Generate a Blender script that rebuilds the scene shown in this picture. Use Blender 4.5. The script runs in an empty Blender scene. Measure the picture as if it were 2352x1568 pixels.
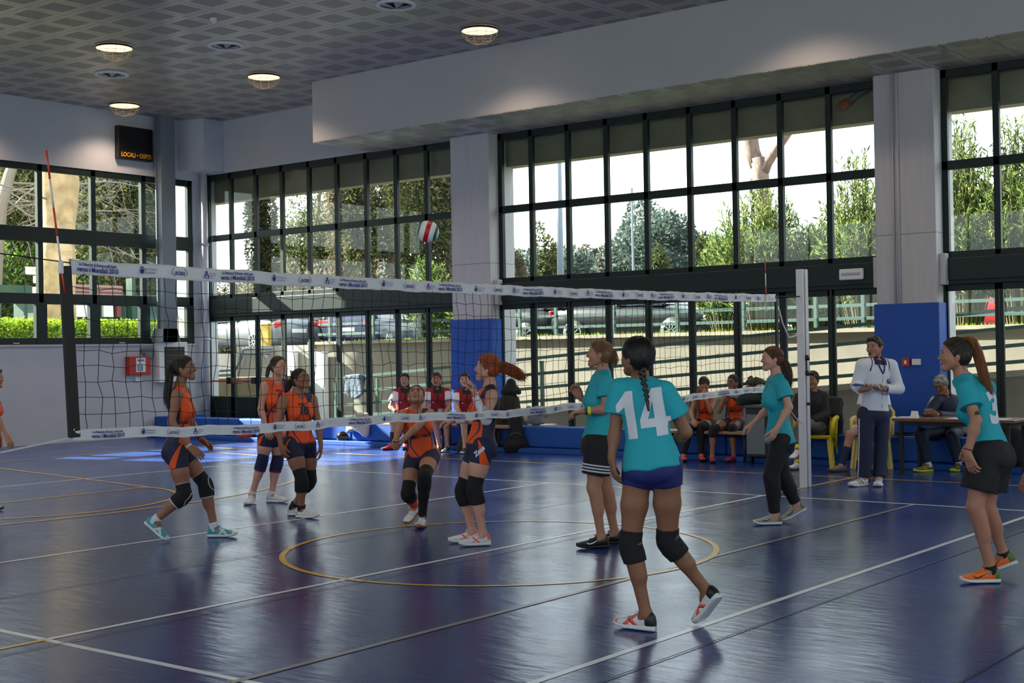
import bpy, bmesh, math, random
import numpy as np
from mathutils import Vector, Matrix
from mathutils.bvhtree import BVHTree

S = bpy.context.scene
COL = S.collection
random.seed(7)
RNG = np.random.default_rng(11)

# ---------------------------------------------------------------- camera
FPX = 3093.73
YAW, PITCH, ROLL = 0.664906, 0.0075166, -0.0167414
CAM = np.array([-4.5385, -7.0835, 1.6499])
IW, IH = 2352, 1568
_f = np.array([math.cos(YAW) * math.cos(PITCH), math.sin(YAW) * math.cos(PITCH), math.sin(PITCH)])
_r = np.array([math.sin(YAW), -math.cos(YAW), 0.0])
_u = np.cross(_r, _f)
RGT = math.cos(ROLL) * _r + math.sin(ROLL) * _u
UPV = -math.sin(ROLL) * _r + math.cos(ROLL) * _u
FWD = _f
cam_data = bpy.data.cameras.new('camera')
cam_data.sensor_width = 36.0
cam_data.lens = FPX * 36.0 / IW
cam_data.clip_start, cam_data.clip_end = 0.05, 600
cam = bpy.data.objects.new('camera', cam_data)
COL.objects.link(cam)
cam.matrix_world = Matrix(((RGT[0], UPV[0], -FWD[0], CAM[0]), (RGT[1], UPV[1], -FWD[1], CAM[1]),
                           (RGT[2], UPV[2], -FWD[2], CAM[2]), (0, 0, 0, 1)))
S.camera = cam

# ---------------------------------------------------------------- exposure, sky, sun
S.view_settings.view_transform = 'Standard'
S.view_settings.look = 'None'
S.view_settings.gamma = 1.0
S.view_settings.use_curve_mapping = False
S.view_settings.exposure = 0.0
S.cycles.max_bounces = 7
S.cycles.diffuse_bounces = 4
S.cycles.glossy_bounces = 3
S.cycles.transparent_max_bounces = 12
S.cycles.transmission_bounces = 2
S.cycles.caustics_reflective = False
S.cycles.caustics_refractive = False
S.cycles.sample_clamp_indirect = 4.0
S.cycles.use_denoising = True

world = bpy.data.worlds.new('world')
S.world = world
world.use_nodes = True
wn = world.node_tree
wn.nodes.clear()
w_out = wn.nodes.new('ShaderNodeOutputWorld')
w_bg = wn.nodes.new('ShaderNodeBackground')
w_tc = wn.nodes.new('ShaderNodeTexCoord')
w_sep = wn.nodes.new('ShaderNodeSeparateXYZ')
w_ramp = wn.nodes.new('ShaderNodeValToRGB')
w_ramp.color_ramp.elements[0].position = 0.0
w_ramp.color_ramp.elements[0].color = (0.96, 0.96, 0.98, 1)
w_ramp.color_ramp.elements[1].position = 0.6
w_ramp.color_ramp.elements[1].color = (0.82, 0.87, 0.98, 1)
wn.links.new(w_tc.outputs['Generated'], w_sep.inputs[0])
wn.links.new(w_sep.outputs['Z'], w_ramp.inputs[0])
wn.links.new(w_ramp.outputs[0], w_bg.inputs[0])
w_bg.inputs[1].default_value = 5.0
wn.links.new(w_bg.outputs[0], w_out.inputs[0])

sun_data = bpy.data.lights.new('sun', 'SUN')
sun_data.energy = 48.0
sun_data.angle = 0.009
sun_data.color = (1.0, 0.93, 0.82)
sun = bpy.data.objects.new('sun', sun_data)
COL.objects.link(sun)
sun.rotation_euler = Vector((-0.42, 1.69, 1.0)).to_track_quat('Z', 'Y').to_euler()
sun.location = (-5, 40, 30)

# ---------------------------------------------------------------- geometry helpers
def ray(px, py):
    return RGT * ((px - IW / 2) / FPX) - UPV * ((py - IH / 2) / FPX) + FWD

def at(px, py, ax, val):
    """where the line of sight through a photo point meets the world plane axis=val"""
    d = ray(px, py)
    return CAM + d * ((val - CAM[ax]) / d[ax])

def tag(o, label=None, cat=None, group=None, kind=None):
    if label: o['label'] = label
    if cat: o['category'] = cat
    if group: o['group'] = group
    if kind: o['kind'] = kind
    return o

def empty(name, loc, label=None, cat=None, group=None, kind=None):
    o = bpy.data.objects.new(name, None)
    o.empty_display_size = 0.2
    COL.objects.link(o)
    o.location = Vector([float(c) for c in loc])
    return tag(o, label, cat, group, kind)

def raw_mesh(name, V, F, mats, mi=None, smooth=True, parent=None):
    """V (n,3), F list of equal-length faces (array) or list of lists, world coordinates"""
    me = bpy.data.meshes.new(name)
    V = np.asarray(V, dtype=np.float64)
    off = np.zeros(3)
    if parent is not None:
        p = parent
        while p is not None:
            off = off + np.array(p.location)
            p = p.parent
    V = V - off
    if isinstance(F, np.ndarray):
        n, k = F.shape
        me.vertices.add(len(V)); me.vertices.foreach_set('co', V.ravel())
        me.loops.add(n * k); me.loops.foreach_set('vertex_index', F.astype(np.int32).ravel())
        me.polygons.add(n)
        me.polygons.foreach_set('loop_start', np.arange(0, n * k, k, dtype=np.int32))
        me.polygons.foreach_set('loop_total', np.full(n, k, dtype=np.int32))
        me.update(calc_edges=True)
    else:
        me.from_pydata([tuple(v) for v in V], [], [tuple(int(i) for i in f) for f in F])
    for m in (mats if isinstance(mats, (list, tuple)) else [mats]):
        me.materials.append(m)
    if mi is not None:
        me.polygons.foreach_set('material_index', np.asarray(mi, dtype=np.int32))
    me.polygons.foreach_set('use_smooth', np.full(len(me.polygons), bool(smooth)))
    me.validate()
    me.update()
    o = bpy.data.objects.new(name, me)
    COL.objects.link(o)
    if parent is not None:
        o.parent = parent
    return o

class MB:
    """collects boxes, tubes, lathes ... and builds ONE mesh object"""
    def __init__(s):
        s.V = []; s.F = []; s.M = []; s.m = 0
    def add(s, V, F):
        b = len(s.V)
        s.V += [tuple(map(float, v)) for v in V]
        s.F += [tuple(i + b for i in f) for f in F]
        s.M += [s.m] * len(F)
        return s
    def box(s, x0, x1, y0, y1, z0, z1):
        x0, x1 = min(x0, x1), max(x0, x1); y0, y1 = min(y0, y1), max(y0, y1); z0, z1 = min(z0, z1), max(z0, z1)
        V = [(x, y, z) for x in (x0, x1) for y in (y0, y1) for z in (z0, z1)]
        return s.add(V, [(0, 1, 3, 2), (4, 6, 7, 5), (0, 4, 5, 1), (2, 3, 7, 6), (0, 2, 6, 4), (1, 5, 7, 3)])
    def obox(s, c, ax, ay, az):
        """box from centre and three half-axis vectors"""
        c, ax, ay, az = [np.asarray(v, float) for v in (c, ax, ay, az)]
        V = [c + i * ax + j * ay + k * az for i in (-1, 1) for j in (-1, 1) for k in (-1, 1)]
        return s.add(V, [(0, 1, 3, 2), (4, 6, 7, 5), (0, 4, 5, 1), (2, 3, 7, 6), (0, 2, 6, 4), (1, 5, 7, 3)])
    def bar(s, a, b, w, h, up=(0, 0, 1)):
        a, b = np.asarray(a, float), np.asarray(b, float)
        d = (b - a) / np.linalg.norm(b - a)
        u = np.asarray(up, float); u = u - d * (u @ d); u /= np.linalg.norm(u)
        l = np.cross(d, u)
        return s.obox((a + b) / 2, (b - a) / 2, l * w / 2, u * h / 2)
    def tube(s, P, R, n=8, cap=True):
        P = np.asarray(P, float)
        if np.ndim(R) == 0: R = [R] * len(P)
        T = np.gradient(P, axis=0)
        T /= np.maximum(np.linalg.norm(T, axis=1), 1e-9)[:, None]
        u = np.array([0, 0, 1.0]) if abs(T[0][2]) < 0.9 else np.array([1.0, 0, 0])
        V = []
        for i in range(len(P)):
            u = u - T[i] * (u @ T[i]); u /= max(np.linalg.norm(u), 1e-9)
            w = np.cross(T[i], u)
            for k in range(n):
                a = 2 * math.pi * k / n
                V.append(P[i] + R[i] * (math.cos(a) * u + math.sin(a) * w))
        F = [(i * n + k, i * n + (k + 1) % n, (i + 1) * n + (k + 1) % n, (i + 1) * n + k) for i in range(len(P) - 1) for k in range(n)]
        if cap:
            F += [tuple(range(n - 1, -1, -1)), tuple(range((len(P) - 1) * n, len(P) * n))]
        return s.add(V, F)
    def lathe(s, c, prof, n=24, axis=(0, 0, 1)):
        """prof: list of (radius, height)"""
        c = np.asarray(c, float); a = np.asarray(axis, float); a /= np.linalg.norm(a)
        u = np.cross(a, [0, 1, 0]) if abs(a[1]) < .9 else np.cross(a, [1, 0, 0]); u /= np.linalg.norm(u); w = np.cross(a, u)
        V = []
        for r, h in prof:
            for k in range(n):
                t = 2 * math.pi * k / n
                V.append(c + a * h + r * (math.cos(t) * u + math.sin(t) * w))
        F = [(i * n + k, i * n + (k + 1) % n, (i + 1) * n + (k + 1) % n, (i + 1) * n + k) for i in range(len(prof) - 1) for k in range(n)]
        return s.add(V, F)
    def prism(s, pts, lo, hi, ax=2):
        """extrude polygon pts (2-D in the two other axes) along axis ax"""
        n = len(pts)
        def mk(p, h):
            v = [0, 0, 0]; o = [i for i in range(3) if i != ax]; v[o[0]], v[o[1]] = p; v[ax] = h
            return v
        V = [mk(p, lo) for p in pts] + [mk(p, hi) for p in pts]
        F = [tuple(range(n)), tuple(range(2 * n - 1, n - 1, -1))] + [(i, i + n, (i + 1) % n + n, (i + 1) % n) for i in range(n)]
        return s.add(V, F)
    def build(s, name, mats, parent=None, smooth=False, bevel=0.0, seg=2):
        o = raw_mesh(name, np.array(s.V), s.F, mats, s.M, smooth, parent)
        bm = bmesh.new(); bm.from_mesh(o.data)
        bmesh.ops.recalc_face_normals(bm, faces=bm.faces)
        bm.to_mesh(o.data); bm.free()
        if bevel > 0:
            m = o.modifiers.new('bevel', 'BEVEL'); m.width = bevel; m.segments = seg; m.limit_method = 'ANGLE'
            m.harden_normals = False
        return o

def dup(root, loc=None, label=None, group=None):
    r = root.copy(); COL.objects.link(r)
    if loc is not None: r.location = loc
    if label: r['label'] = label
    if group: r['group'] = group
    for ch in list(root.children):
        c = ch.copy(); COL.objects.link(c); c.parent = r
        for g in list(ch.children):
            d = g.copy(); COL.objects.link(d); d.parent = c
    return r

# ---------------------------------------------------------------- materials
def lin(c):
    c = [x / 255.0 for x in c]
    return tuple((x / 12.92) if x <= 0.04045 else ((x + 0.055) / 1.055) ** 2.4 for x in c) + (1.0,)

def mat(name, rgb, rough=0.6, metal=0.0, bump=0.0, bscale=20.0, noise=0.0, nscale=4.0, spec=0.5, emit=None, estr=0.0, sss=0.0, stretch=None, coat=0.0):
    m = bpy.data.materials.new(name)
    m.use_nodes = True
    nt = m.node_tree
    b = nt.nodes['Principled BSDF']
    b.inputs['Base Color'].default_value = lin(rgb)
    b.inputs['Roughness'].default_value = rough
    b.inputs['Metallic'].default_value = metal
    b.inputs['Specular IOR Level'].default_value = spec
    if coat: b.inputs['Coat Weight'].default_value = coat
    if sss:
        b.inputs['Subsurface Weight'].default_value = sss
        b.inputs['Subsurface Radius'].default_value = (0.012, 0.004, 0.002)
        b.inputs['Subsurface Scale'].default_value = 1.0
    if emit:
        b.inputs['Emission Color'].default_value = lin(emit)
        b.inputs['Emission Strength'].default_value = estr
    if bump or noise:
        tc = nt.nodes.new('ShaderNodeTexCoord'); mp = nt.nodes.new('ShaderNodeMapping')
        nt.links.new(tc.outputs['Object'], mp.inputs[0])
        if stretch: mp.inputs['Scale'].default_value = stretch
    if noise:
        n = nt.nodes.new('ShaderNodeTexNoise'); n.inputs['Scale'].default_value = nscale; n.inputs['Detail'].default_value = 6
        r = nt.nodes.new('ShaderNodeValToRGB')
        c = lin(rgb)
        r.color_ramp.elements[0].position = 0.3; r.color_ramp.elements[1].position = 0.7
        r.color_ramp.elements[0].color = tuple(x * (1 - noise) for x in c[:3]) + (1,)
        r.color_ramp.elements[1].color = tuple(min(1, x * (1 + noise)) for x in c[:3]) + (1,)
        nt.links.new(mp.outputs[0], n.inputs['Vector']); nt.links.new(n.outputs['Fac'], r.inputs[0])
        nt.links.new(r.outputs[0], b.inputs['Base Color'])
    if bump:
        n2 = nt.nodes.new('ShaderNodeTexNoise'); n2.inputs['Scale'].default_value = bscale; n2.inputs['Detail'].default_value = 4
        bp = nt.nodes.new('ShaderNodeBump'); bp.inputs['Strength'].default_value = bump; bp.inputs['Distance'].default_value = 0.02
        nt.links.new(mp.outputs[0], n2.inputs['Vector']); nt.links.new(n2.outputs['Fac'], bp.inputs['Height'])
        nt.links.new(bp.outputs[0], b.inputs['Normal'])
    return m

def glass_mat(name, tint, refl=1.0):
    m = bpy.data.materials.new(name); m.use_nodes = True
    nt = m.node_tree; nt.nodes.clear()
    out = nt.nodes.new('ShaderNodeOutputMaterial'); mx = nt.nodes.new('ShaderNodeMixShader')
    tr = nt.nodes.new('ShaderNodeBsdfTransparent'); tr.inputs[0].default_value = lin(tint)
    gl = nt.nodes.new('ShaderNodeBsdfGlossy'); gl.inputs['Roughness'].default_value = 0.02
    lw = nt.nodes.new('ShaderNodeLayerWeight'); pw = nt.nodes.new('ShaderNodeMath'); pw.operation = 'POWER'; pw.inputs[1].default_value = 4.5
    ml = nt.nodes.new('ShaderNodeMath'); ml.operation = 'MULTIPLY_ADD'; ml.inputs[1].default_value = .9 * refl; ml.inputs[2].default_value = .035 * refl
    nt.links.new(lw.outputs['Facing'], pw.inputs[0]); nt.links.new(pw.outputs[0], ml.inputs[0]); nt.links.new(ml.outputs[0], mx.inputs[0])
    nt.links.new(tr.outputs[0], mx.inputs[1]); nt.links.new(gl.outputs[0], mx.inputs[2])
    nt.links.new(mx.outputs[0], out.inputs[0])
    return m

def leaf_mat(name, rgb, t=.45):
    m = bpy.data.materials.new(name); m.use_nodes = True
    nt = m.node_tree; nt.nodes.clear()
    out = nt.nodes.new('ShaderNodeOutputMaterial'); mx = nt.nodes.new('ShaderNodeMixShader'); mx.inputs[0].default_value = t
    d = nt.nodes.new('ShaderNodeBsdfDiffuse'); d.inputs[0].default_value = lin(rgb)
    tr = nt.nodes.new('ShaderNodeBsdfTranslucent'); tr.inputs[0].default_value = lin(rgb)
    nt.links.new(d.outputs[0], mx.inputs[1]); nt.links.new(tr.outputs[0], mx.inputs[2]); nt.links.new(mx.outputs[0], out.inputs[0])
    return m

def floor_mat():
    m = mat('blue_vinyl', (34, 58, 128), 0.17, spec=0.62)
    nt = m.node_tree; b = nt.nodes['Principled BSDF']
    b.inputs['Specular Tint'].default_value = (.58, .70, 1.0, 1)
    tc = nt.nodes.new('ShaderNodeTexCoord')
    n1 = nt.nodes.new('ShaderNodeTexNoise'); n1.inputs['Scale'].default_value = 0.55; n1.inputs['Detail'].default_value = 5
    r = nt.nodes.new('ShaderNodeValToRGB')
    r.color_ramp.elements[0].position = .3; r.color_ramp.elements[0].color = lin((36, 54, 110))
    r.color_ramp.elements[1].position = .75; r.color_ramp.elements[1].color = lin((48, 74, 142))
    nt.links.new(tc.outputs['Object'], n1.inputs['Vector']); nt.links.new(n1.outputs[0], r.inputs[0]); nt.links.new(r.outputs[0], b.inputs['Base Color'])
    # roughness wear
    n3 = nt.nodes.new('ShaderNodeTexNoise'); n3.inputs['Scale'].default_value = 1.3; n3.inputs['Detail'].default_value = 8
    mr = nt.nodes.new('ShaderNodeMapRange'); mr.inputs['To Min'].default_value = .14; mr.inputs['To Max'].default_value = .30
    nt.links.new(tc.outputs['Object'], n3.inputs['Vector']); nt.links.new(n3.outputs[0], mr.inputs[0]); nt.links.new(mr.outputs[0], b.inputs['Roughness'])
    # the loose vinyl ripples
    mp = nt.nodes.new('ShaderNodeMapping'); mp.inputs['Rotation'].default_value = (0, 0, math.radians(-40)); mp.inputs['Scale'].default_value = (6.0, 1.6, 1)
    n2 = nt.nodes.new('ShaderNodeTexNoise'); n2.inputs['Scale'].default_value = 2.4; n2.inputs['Detail'].default_value = 3
    n4 = nt.nodes.new('ShaderNodeTexNoise'); n4.inputs['Scale'].default_value = 1.1; n4.inputs['Detail'].default_value = 2
    ad = nt.nodes.new('ShaderNodeMath'); ad.operation = 'MULTIPLY_ADD'; ad.inputs[1].default_value = 0.35
    bp = nt.nodes.new('ShaderNodeBump'); bp.inputs['Strength'].default_value = 0.42; bp.inputs['Distance'].default_value = 0.02
    nt.links.new(tc.outputs['Object'], mp.inputs[0]); nt.links.new(mp.outputs[0], n2.inputs['Vector']); nt.links.new(tc.outputs['Object'], n4.inputs['Vector'])
    nt.links.new(n2.outputs[0], ad.inputs[0]); nt.links.new(n4.outputs[0], ad.inputs[2])
    nt.links.new(ad.outputs[0], bp.inputs['Height']); nt.links.new(bp.outputs[0], b.inputs['Normal'])
    return m

def tile_mat():
    """metal ceiling tiles 0.62 m, each with a darker perforated square and a thin seam"""
    m = mat('ceiling_tile', (120, 118, 116), 0.32, metal=0.12, spec=.6)
    nt = m.node_tree; b = nt.nodes['Principled BSDF']
    tc = nt.nodes.new('ShaderNodeTexCoord'); sp = nt.nodes.new('ShaderNodeSeparateXYZ')
    nt.links.new(tc.outputs['Object'], sp.inputs[0])
    def M(op, a, b_=None, c=None):
        n = nt.nodes.new('ShaderNodeMath'); n.operation = op
        for i, v in enumerate((a, b_, c)):
            if v is None: continue
            if isinstance(v, (int, float)): n.inputs[i].default_value = v
            else: nt.links.new(v, n.inputs[i])
        return n.outputs[0]
    P = 0.62
    def dist(o, off):
        f = M('FRACT', M('DIVIDE', M('SUBTRACT', o, off), P))
        return M('MULTIPLY', M('ABSOLUTE', M('SUBTRACT', f, 0.5)), P)      # 0 at centre .. 0.31 at the seam
    dx = dist(sp.outputs[0], 8.9 - 20 * P); dy = dist(sp.outputs[1], 7.8 - 40 * P)
    mx = M('MAXIMUM', dx, dy)
    sq = M('LESS_THAN', mx, 0.205)
    seam = M('GREATER_THAN', mx, 0.304)
    frame = M('MULTIPLY', M('GREATER_THAN', mx, 0.235), M('LESS_THAN', mx, 0.245))
    mix = nt.nodes.new('ShaderNodeMix'); mix.data_type = 'RGBA'
    mix.inputs[6].default_value = lin((180, 173, 162)); mix.inputs[7].default_value = lin((138, 132, 123))
    nt.links.new(sq, mix.inputs[0])
    mix2 = nt.nodes.new('ShaderNodeMix'); mix2.data_type = 'RGBA'; mix2.inputs[7].default_value = lin((40, 40, 42))
    nt.links.new(M('ADD', seam, M('MULTIPLY', frame, 0.25)), mix2.inputs[0]); nt.links.new(mix.outputs[2], mix2.inputs[6])
    nt.links.new(mix2.outputs[2], b.inputs['Base Color'])
    nt.links.new(M('MULTIPLY_ADD', sq, 0.14, 0.30), b.inputs['Roughness'])
    return m

M = dict(
    floor=floor_mat(), tile=tile_mat(),
    wall=mat('white_plaster', (186, 188, 194), 0.85, bump=0.08, bscale=8, noise=0.04, nscale=1.5),
    wallback=mat('far_side_plaster', (150, 150, 152), 0.9),
    bulk=mat('cream_plaster', (186, 186, 188), 0.8, noise=0.03, nscale=1.0),
    pillar=mat('board_marked_concrete', (186, 184, 186), 0.85, bump=0.25, bscale=9, noise=0.05, nscale=3, stretch=(6, 6, .4)),
    pad=mat('blue_padding', (16, 76, 160), 0.7, bump=0.15, bscale=3),
    padw=mat('blue_wall_paint', (8, 72, 160), 0.6),
    frame=mat('dark_green_metal', (24, 38, 36), 0.5, spec=0.3),
    glass=glass_mat('window_glass', (234, 240, 238), .6),
    steel=mat('grey_painted_steel', (104, 114, 124), 0.5),
    pipe=mat('white_pipe', (186, 190, 200), 0.4),
    white=mat('white_plastic', (222, 222, 220), 0.45),
    whiteline=mat('white_line_paint', (234, 236, 240), 0.28),
    yellowline=mat('yellow_line_paint', (228, 176, 28), 0.28),
    greyline=mat('grey_line_paint', (146, 136, 132), 0.3),
    black=mat('black_rubber', (14, 14, 16), 0.6),
    blackgloss=mat('black_plastic', (12, 12, 14), 0.3),
    net=mat('black_net_cord', (14, 14, 18), 0.8),
    tape=mat('white_vinyl_tape', (214, 214, 220), 0.5, bump=0.6, bscale=14),
    ink=mat('navy_print', (44, 46, 128), 0.6),
    inkgrey=mat('grey_print', (120, 124, 150), 0.6),
    inkred=mat('red_print', (150, 40, 50), 0.6),
    red=mat('red_enamel', (176, 28, 34), 0.4),
    redrod=mat('red_rod', (206, 66, 40), 0.4),
    postw=mat('white_enamel', (214, 212, 218), 0.35),
    orange_led=mat('amber_lettering', (214, 150, 30), 0.6),
    scoreboard=mat('scoreboard_black', (22, 17, 15), 0.35),
    lampon=mat('lit_reflector', (255, 240, 205), 0.5, emit=(255, 232, 180), estr=1.6),
    lampbody=mat('lamp_housing', (150, 150, 152), 0.4, metal=.3),
    wire=mat('lamp_wire', (170, 150, 120), 0.35, metal=.6),
    diffuser=mat('grey_diffuser', (150, 152, 158), 0.4, metal=.3),
    concrete=mat('pale_concrete', (134, 127, 115), 0.9, noise=0.12, nscale=1.2, bump=.2, bscale=5),
    coping=mat('concrete_coping', (154, 144, 126), 0.9, noise=.15, nscale=2),
    fascia=mat('painted_soffit', (168, 156, 130), 0.9, noise=.05),
    outwall=mat('cream_render', (150, 146, 134), 0.9, noise=.05),
    rail=mat('green_grey_rail', (70, 96, 90), 0.5),
    asphalt=mat('asphalt', (108, 108, 108), 0.95, noise=.15, nscale=8),
    paving=mat('paving', (170, 166, 156), 0.9, noise=.1, nscale=3),
    grass=mat('short_grass', (98, 138, 46), 0.9, noise=.35, nscale=14),
    soil=mat('soil', (96, 84, 62), 0.95, noise=.2, nscale=5),
    bark=mat('plane_bark', (164, 138, 102), 0.9, noise=.35, nscale=3, bump=.6, bscale=9),
    barkp=mat('pine_bark', (122, 102, 92), 0.9, noise=.3, nscale=5, bump=.8, bscale=12, stretch=(3, 3, 1)),
    twig=mat('pale_twig', (116, 108, 98), 0.85),
)
# ================================================================ the room
CZ = 6.72          # ceiling
WB = 14.5          # inner face of the glazed wall
WA = 16.3          # inner face of the end wall
XL, YF = -9.0, -14.0
GZ = 1.72          # ground level behind the retaining wall

def struct(name, mb, m, parent=None, **k):
    o = mb.build(name, m, parent, **k)
    if parent is None: o['kind'] = 'structure'
    return o

fl = struct('floor', MB().box(XL, WB + .3, YF, WA + .3, -0.2, 0), M['floor'])
ce = struct('ceiling', MB().box(XL, WB, YF, WA, CZ, CZ + 0.1), M['tile'])
roof = struct('roof_slab', MB().box(XL - .3, WB + .75, YF - .3, WA + 1.1, CZ + .1, CZ + .5), M['fascia'])
# the two sides behind the viewer: plain walls, unseen clerestory openings added for fill light
mb = MB(); mb.box(XL - .3, XL, YF - .3, WA + .3, 0, 2.6).box(XL - .3, XL, YF - .3, WA + .3, 5.8, CZ + .1)
for y in (YF - .3, -8.6, -2.4, 3.8, 10.0, WA - .3): mb.box(XL - .3, XL, y, y + .6, 2.6, 5.8)
struct('wall_left', mb, M['wallback'])
mb = MB(); mb.box(XL, WB + .3, YF - .3, YF, 0, 2.6).box(XL, WB + .3, YF - .3, YF, 5.8, CZ + .1)
for x in (XL, -3.4, 2.4, 8.2, WB - .3): mb.box(x, x + .6, YF - .3, YF, 2.6, 5.8)
struct('wall_front', mb, M['wallback'])

# ---- end wall with its ribbon window
WX0, WX1, WZ0, WZ1 = 7.3, 14.16, 1.94, 5.46
mb = MB()
mb.box(XL, WX0, WA, WA + .3, 0, CZ + .1)
mb.box(WX1, WB + .3, WA, WA + .3, 0, CZ + .1)
mb.box(WX0, WX1, WA, WA + .3, 0, WZ0)
mb.box(WX0, WX1, WA, WA + .3, WZ1, CZ + .1)
struct('wall_back', mb, M['wall'])
def window(n, loc):
    return empty('window_%d' % n, loc, kind='structure')
wa = window(1, (10.7, WA, 0))
mb = MB(); y0, y1 = WA + .02, WA + .12
mb.box(WX0, WX1, y0, y1, WZ1 - .13, WZ1); mb.box(WX0, WX1, y0, y1, WZ0, WZ0 + .13)
mb.box(WX0, WX1, y0 - .02, y1, 3.94, 4.23); mb.box(WX0, WX1, y0, y1, 2.73, 2.94)
mull = [7.35, 8.05, 9.26, 10.47, 11.68, 12.90, 14.10]
for i, x in enumerate(mull):
    w = .055
    mb.box(x - w, x + w, y0, y1, WZ0, WZ1)
    mb.box(x - .12, x + .12, y0 - .01, y1, WZ0, 2.76)
mb.build('window_frame', M['frame'], wa, bevel=.006)
MB().box(WX0, WX1, WA + .06, WA + .068, WZ0, WZ1).build('window_pane', M['glass'], wa)
MB().box(WX0 - .05, WX1 + .05, WA - .05, WA + .02, WZ0 - .04, WZ0).build('window_sill', M['pillar'], wa)
h = MB()
for x in (9.9, 11.1, 12.3): h.box(x - .06, x + .06, WA - .02, WA + .02, WZ0 + .02, WZ0 + .035)
h.build('window_handle', M['white'], wa)

# ---- glazed wall
PIL = [(8.12, 9.02), (-0.04, 0.86), (-8.2, -7.3)]
mb = MB()
mb.box(WB, WB + .3, YF, WA + .3, 5.6, CZ + .1)
mb.box(WB, WB + .3, YF, -8.2, 0, 5.6)
mb.box(WB, WB + .3, -14, 16.3, 0, 0.06)
struct('wall_right', mb, M['wall'])
for i, (a, b) in enumerate(PIL):
    p = empty('pillar', (14.4, (a + b) / 2, 0), kind='structure')
    MB().box(14.25, 14.98, a, b, 0, 5.62).build('shaft', M['pillar'], p, bevel=.012)
    MB().box(14.215, 14.6, a - .035, b + .035, 0, 2.25).build('padding', M['padw'], p, bevel=.015)
    MB().box(14.2485, 14.9815, a - .0015, b + .0015, 3.245, 3.255).build('joint', M['steel'], p)
    MB().box(14.35, 14.5, a - .09, a, 2.5, 2.95).box(14.35, 14.5, b, b + .09, 2.5, 2.95).build('bracket', M['pillar'], p, bevel=.01)
    if i == 1:
        MB().tube([(14.23, .5, 2.26), (14.23, .5, 5.6)], .022).tube([(14.23, .57, 2.26), (14.23, .57, 5.6)], .014).build('conduit', M['pillar'], p, smooth=True)

bays = [(9.02, 16.3, [9.87, 10.66, 11.46, 12.28, 13.08, 13.89, 14.70, 15.50]),
        (0.86, 8.12, [1.70, 2.51, 3.31, 4.14, 4.97, 5.77, 6.58, 7.38]),
        (-7.3, -0.04, [-6.5, -5.7, -4.88, -4.07, -3.25, -2.43, -1.62, -0.82])]
w = empty('window_2', (XL, 1, 2.6), kind='structure'); MB().box(XL - .15, XL - .14, YF, WA, 2.6, 5.8).build('window_pane', M['glass'], w)  # unseen side glazing, added to let in fill light
f_ = MB()
for y in np.arange(-13, 16, 1.1): f_.box(XL - .18, XL - .10, y - .03, y + .03, 2.6, 5.8)
f_.build('window_frame', M['frame'], w)
w = empty('window_3', (3, YF, 2.6), kind='structure'); MB().box(XL, WB, YF - .15, YF - .14, 2.6, 5.8).build('window_pane', M['glass'], w)  # second unseen glazing band, also added for fill light
f_ = MB()
for x in np.arange(-8, 14, 1.1): f_.box(x - .03, x + .03, YF - .18, YF - .10, 2.6, 5.8)
f_.build('window_frame', M['frame'], w)
nw, nd = 4, 1
for bi, (a, b, mm) in enumerate(bays):
    w = window(nw, (WB, (a + b) / 2, 0)); nw += 1
    x0, x1 = WB + .02, WB + .10
    top = 5.60
    mb = MB()
    mb.box(x0, x1, a, b, top - .13, top); mb.box(x0, x1, a, b, 4.15, 4.28); mb.box(x0, x1, a, b, 2.86, 2.98)
    for y in [a + .045] + mm + [b - .045]:
        mb.box(x0, x1, y - .045, y + .045, 2.9, top)
    mb.build('window_frame', M['frame'], w, bevel=.006)
    MB().box(WB + .055, WB + .062, a, b, 2.9, top).build('window_pane', M['glass'], w)
    mb = MB(); mb.box(WB - .06, WB + .14, a, b, 2.56, 2.88); mb.box(WB - .03, WB + .12, a, b, 2.50, 2.58)
    mb.build('transom_beam', M['frame'], w, bevel=.01)
    edges = [a] + mm + [b]
    for j in range(len(edges) - 1):
        ya, yb = edges[j] + .004, edges[j + 1] - .004
        d = empty('door_%d' % nd, (WB, (ya + yb) / 2, 0), kind='structure'); nd += 1
        left_exit = bi == 0 and j >= 7
        lo = .78 if left_exit else .34
        mb = MB()
        st = .055
        dx0, dx1 = WB + .02, WB + .075
        hi = 2.50
        mb.box(dx0, dx1, ya, ya + st, .07, hi); mb.box(dx0, dx1, yb - st, yb, .07, hi)
        mb.box(dx0, dx1, ya, yb, hi - .09, hi); mb.box(dx0, dx1, ya, yb, .07, lo)
        if j % 2 == 0: mb.box(dx0 - .02, dx1, yb - .02, yb + .02, .07, hi)
        mb.build('door_frame', M['frame'], d, bevel=.005)
        MB().box(WB + .045, WB + .051, ya + .02, yb - .02, lo - .02, hi - .05).build('door_pane', M['glass'], d)
        if left_exit:
            MB().bar((WB - .06, ya + .06, 1.12), (WB - .06, yb - .06, 1.12), .03, .03).build('push_bar', M['red'], d)
            MB().box(WB - .09, WB + .02, ya + .03, ya + .08, 1.06, 1.2).box(WB - .09, WB + .02, yb - .08, yb - .03, 1.06, 1.2).build('bar_bracket', M['black'], d, bevel=.01)

# ---- dropped bulkhead
bk = empty('bulkhead', (13.7, -1, 5.6), kind='structure')
MB().box(12.89, 12.97, YF, 11.2, 5.60, CZ).box(12.97, WB, 11.12, 11.2, 5.60, CZ).build('fascia', M['bulk'], bk)
MB().box(12.89, WB, YF, 11.2, 5.585, 5.60).build('soffit', M['tile'], bk)

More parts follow.
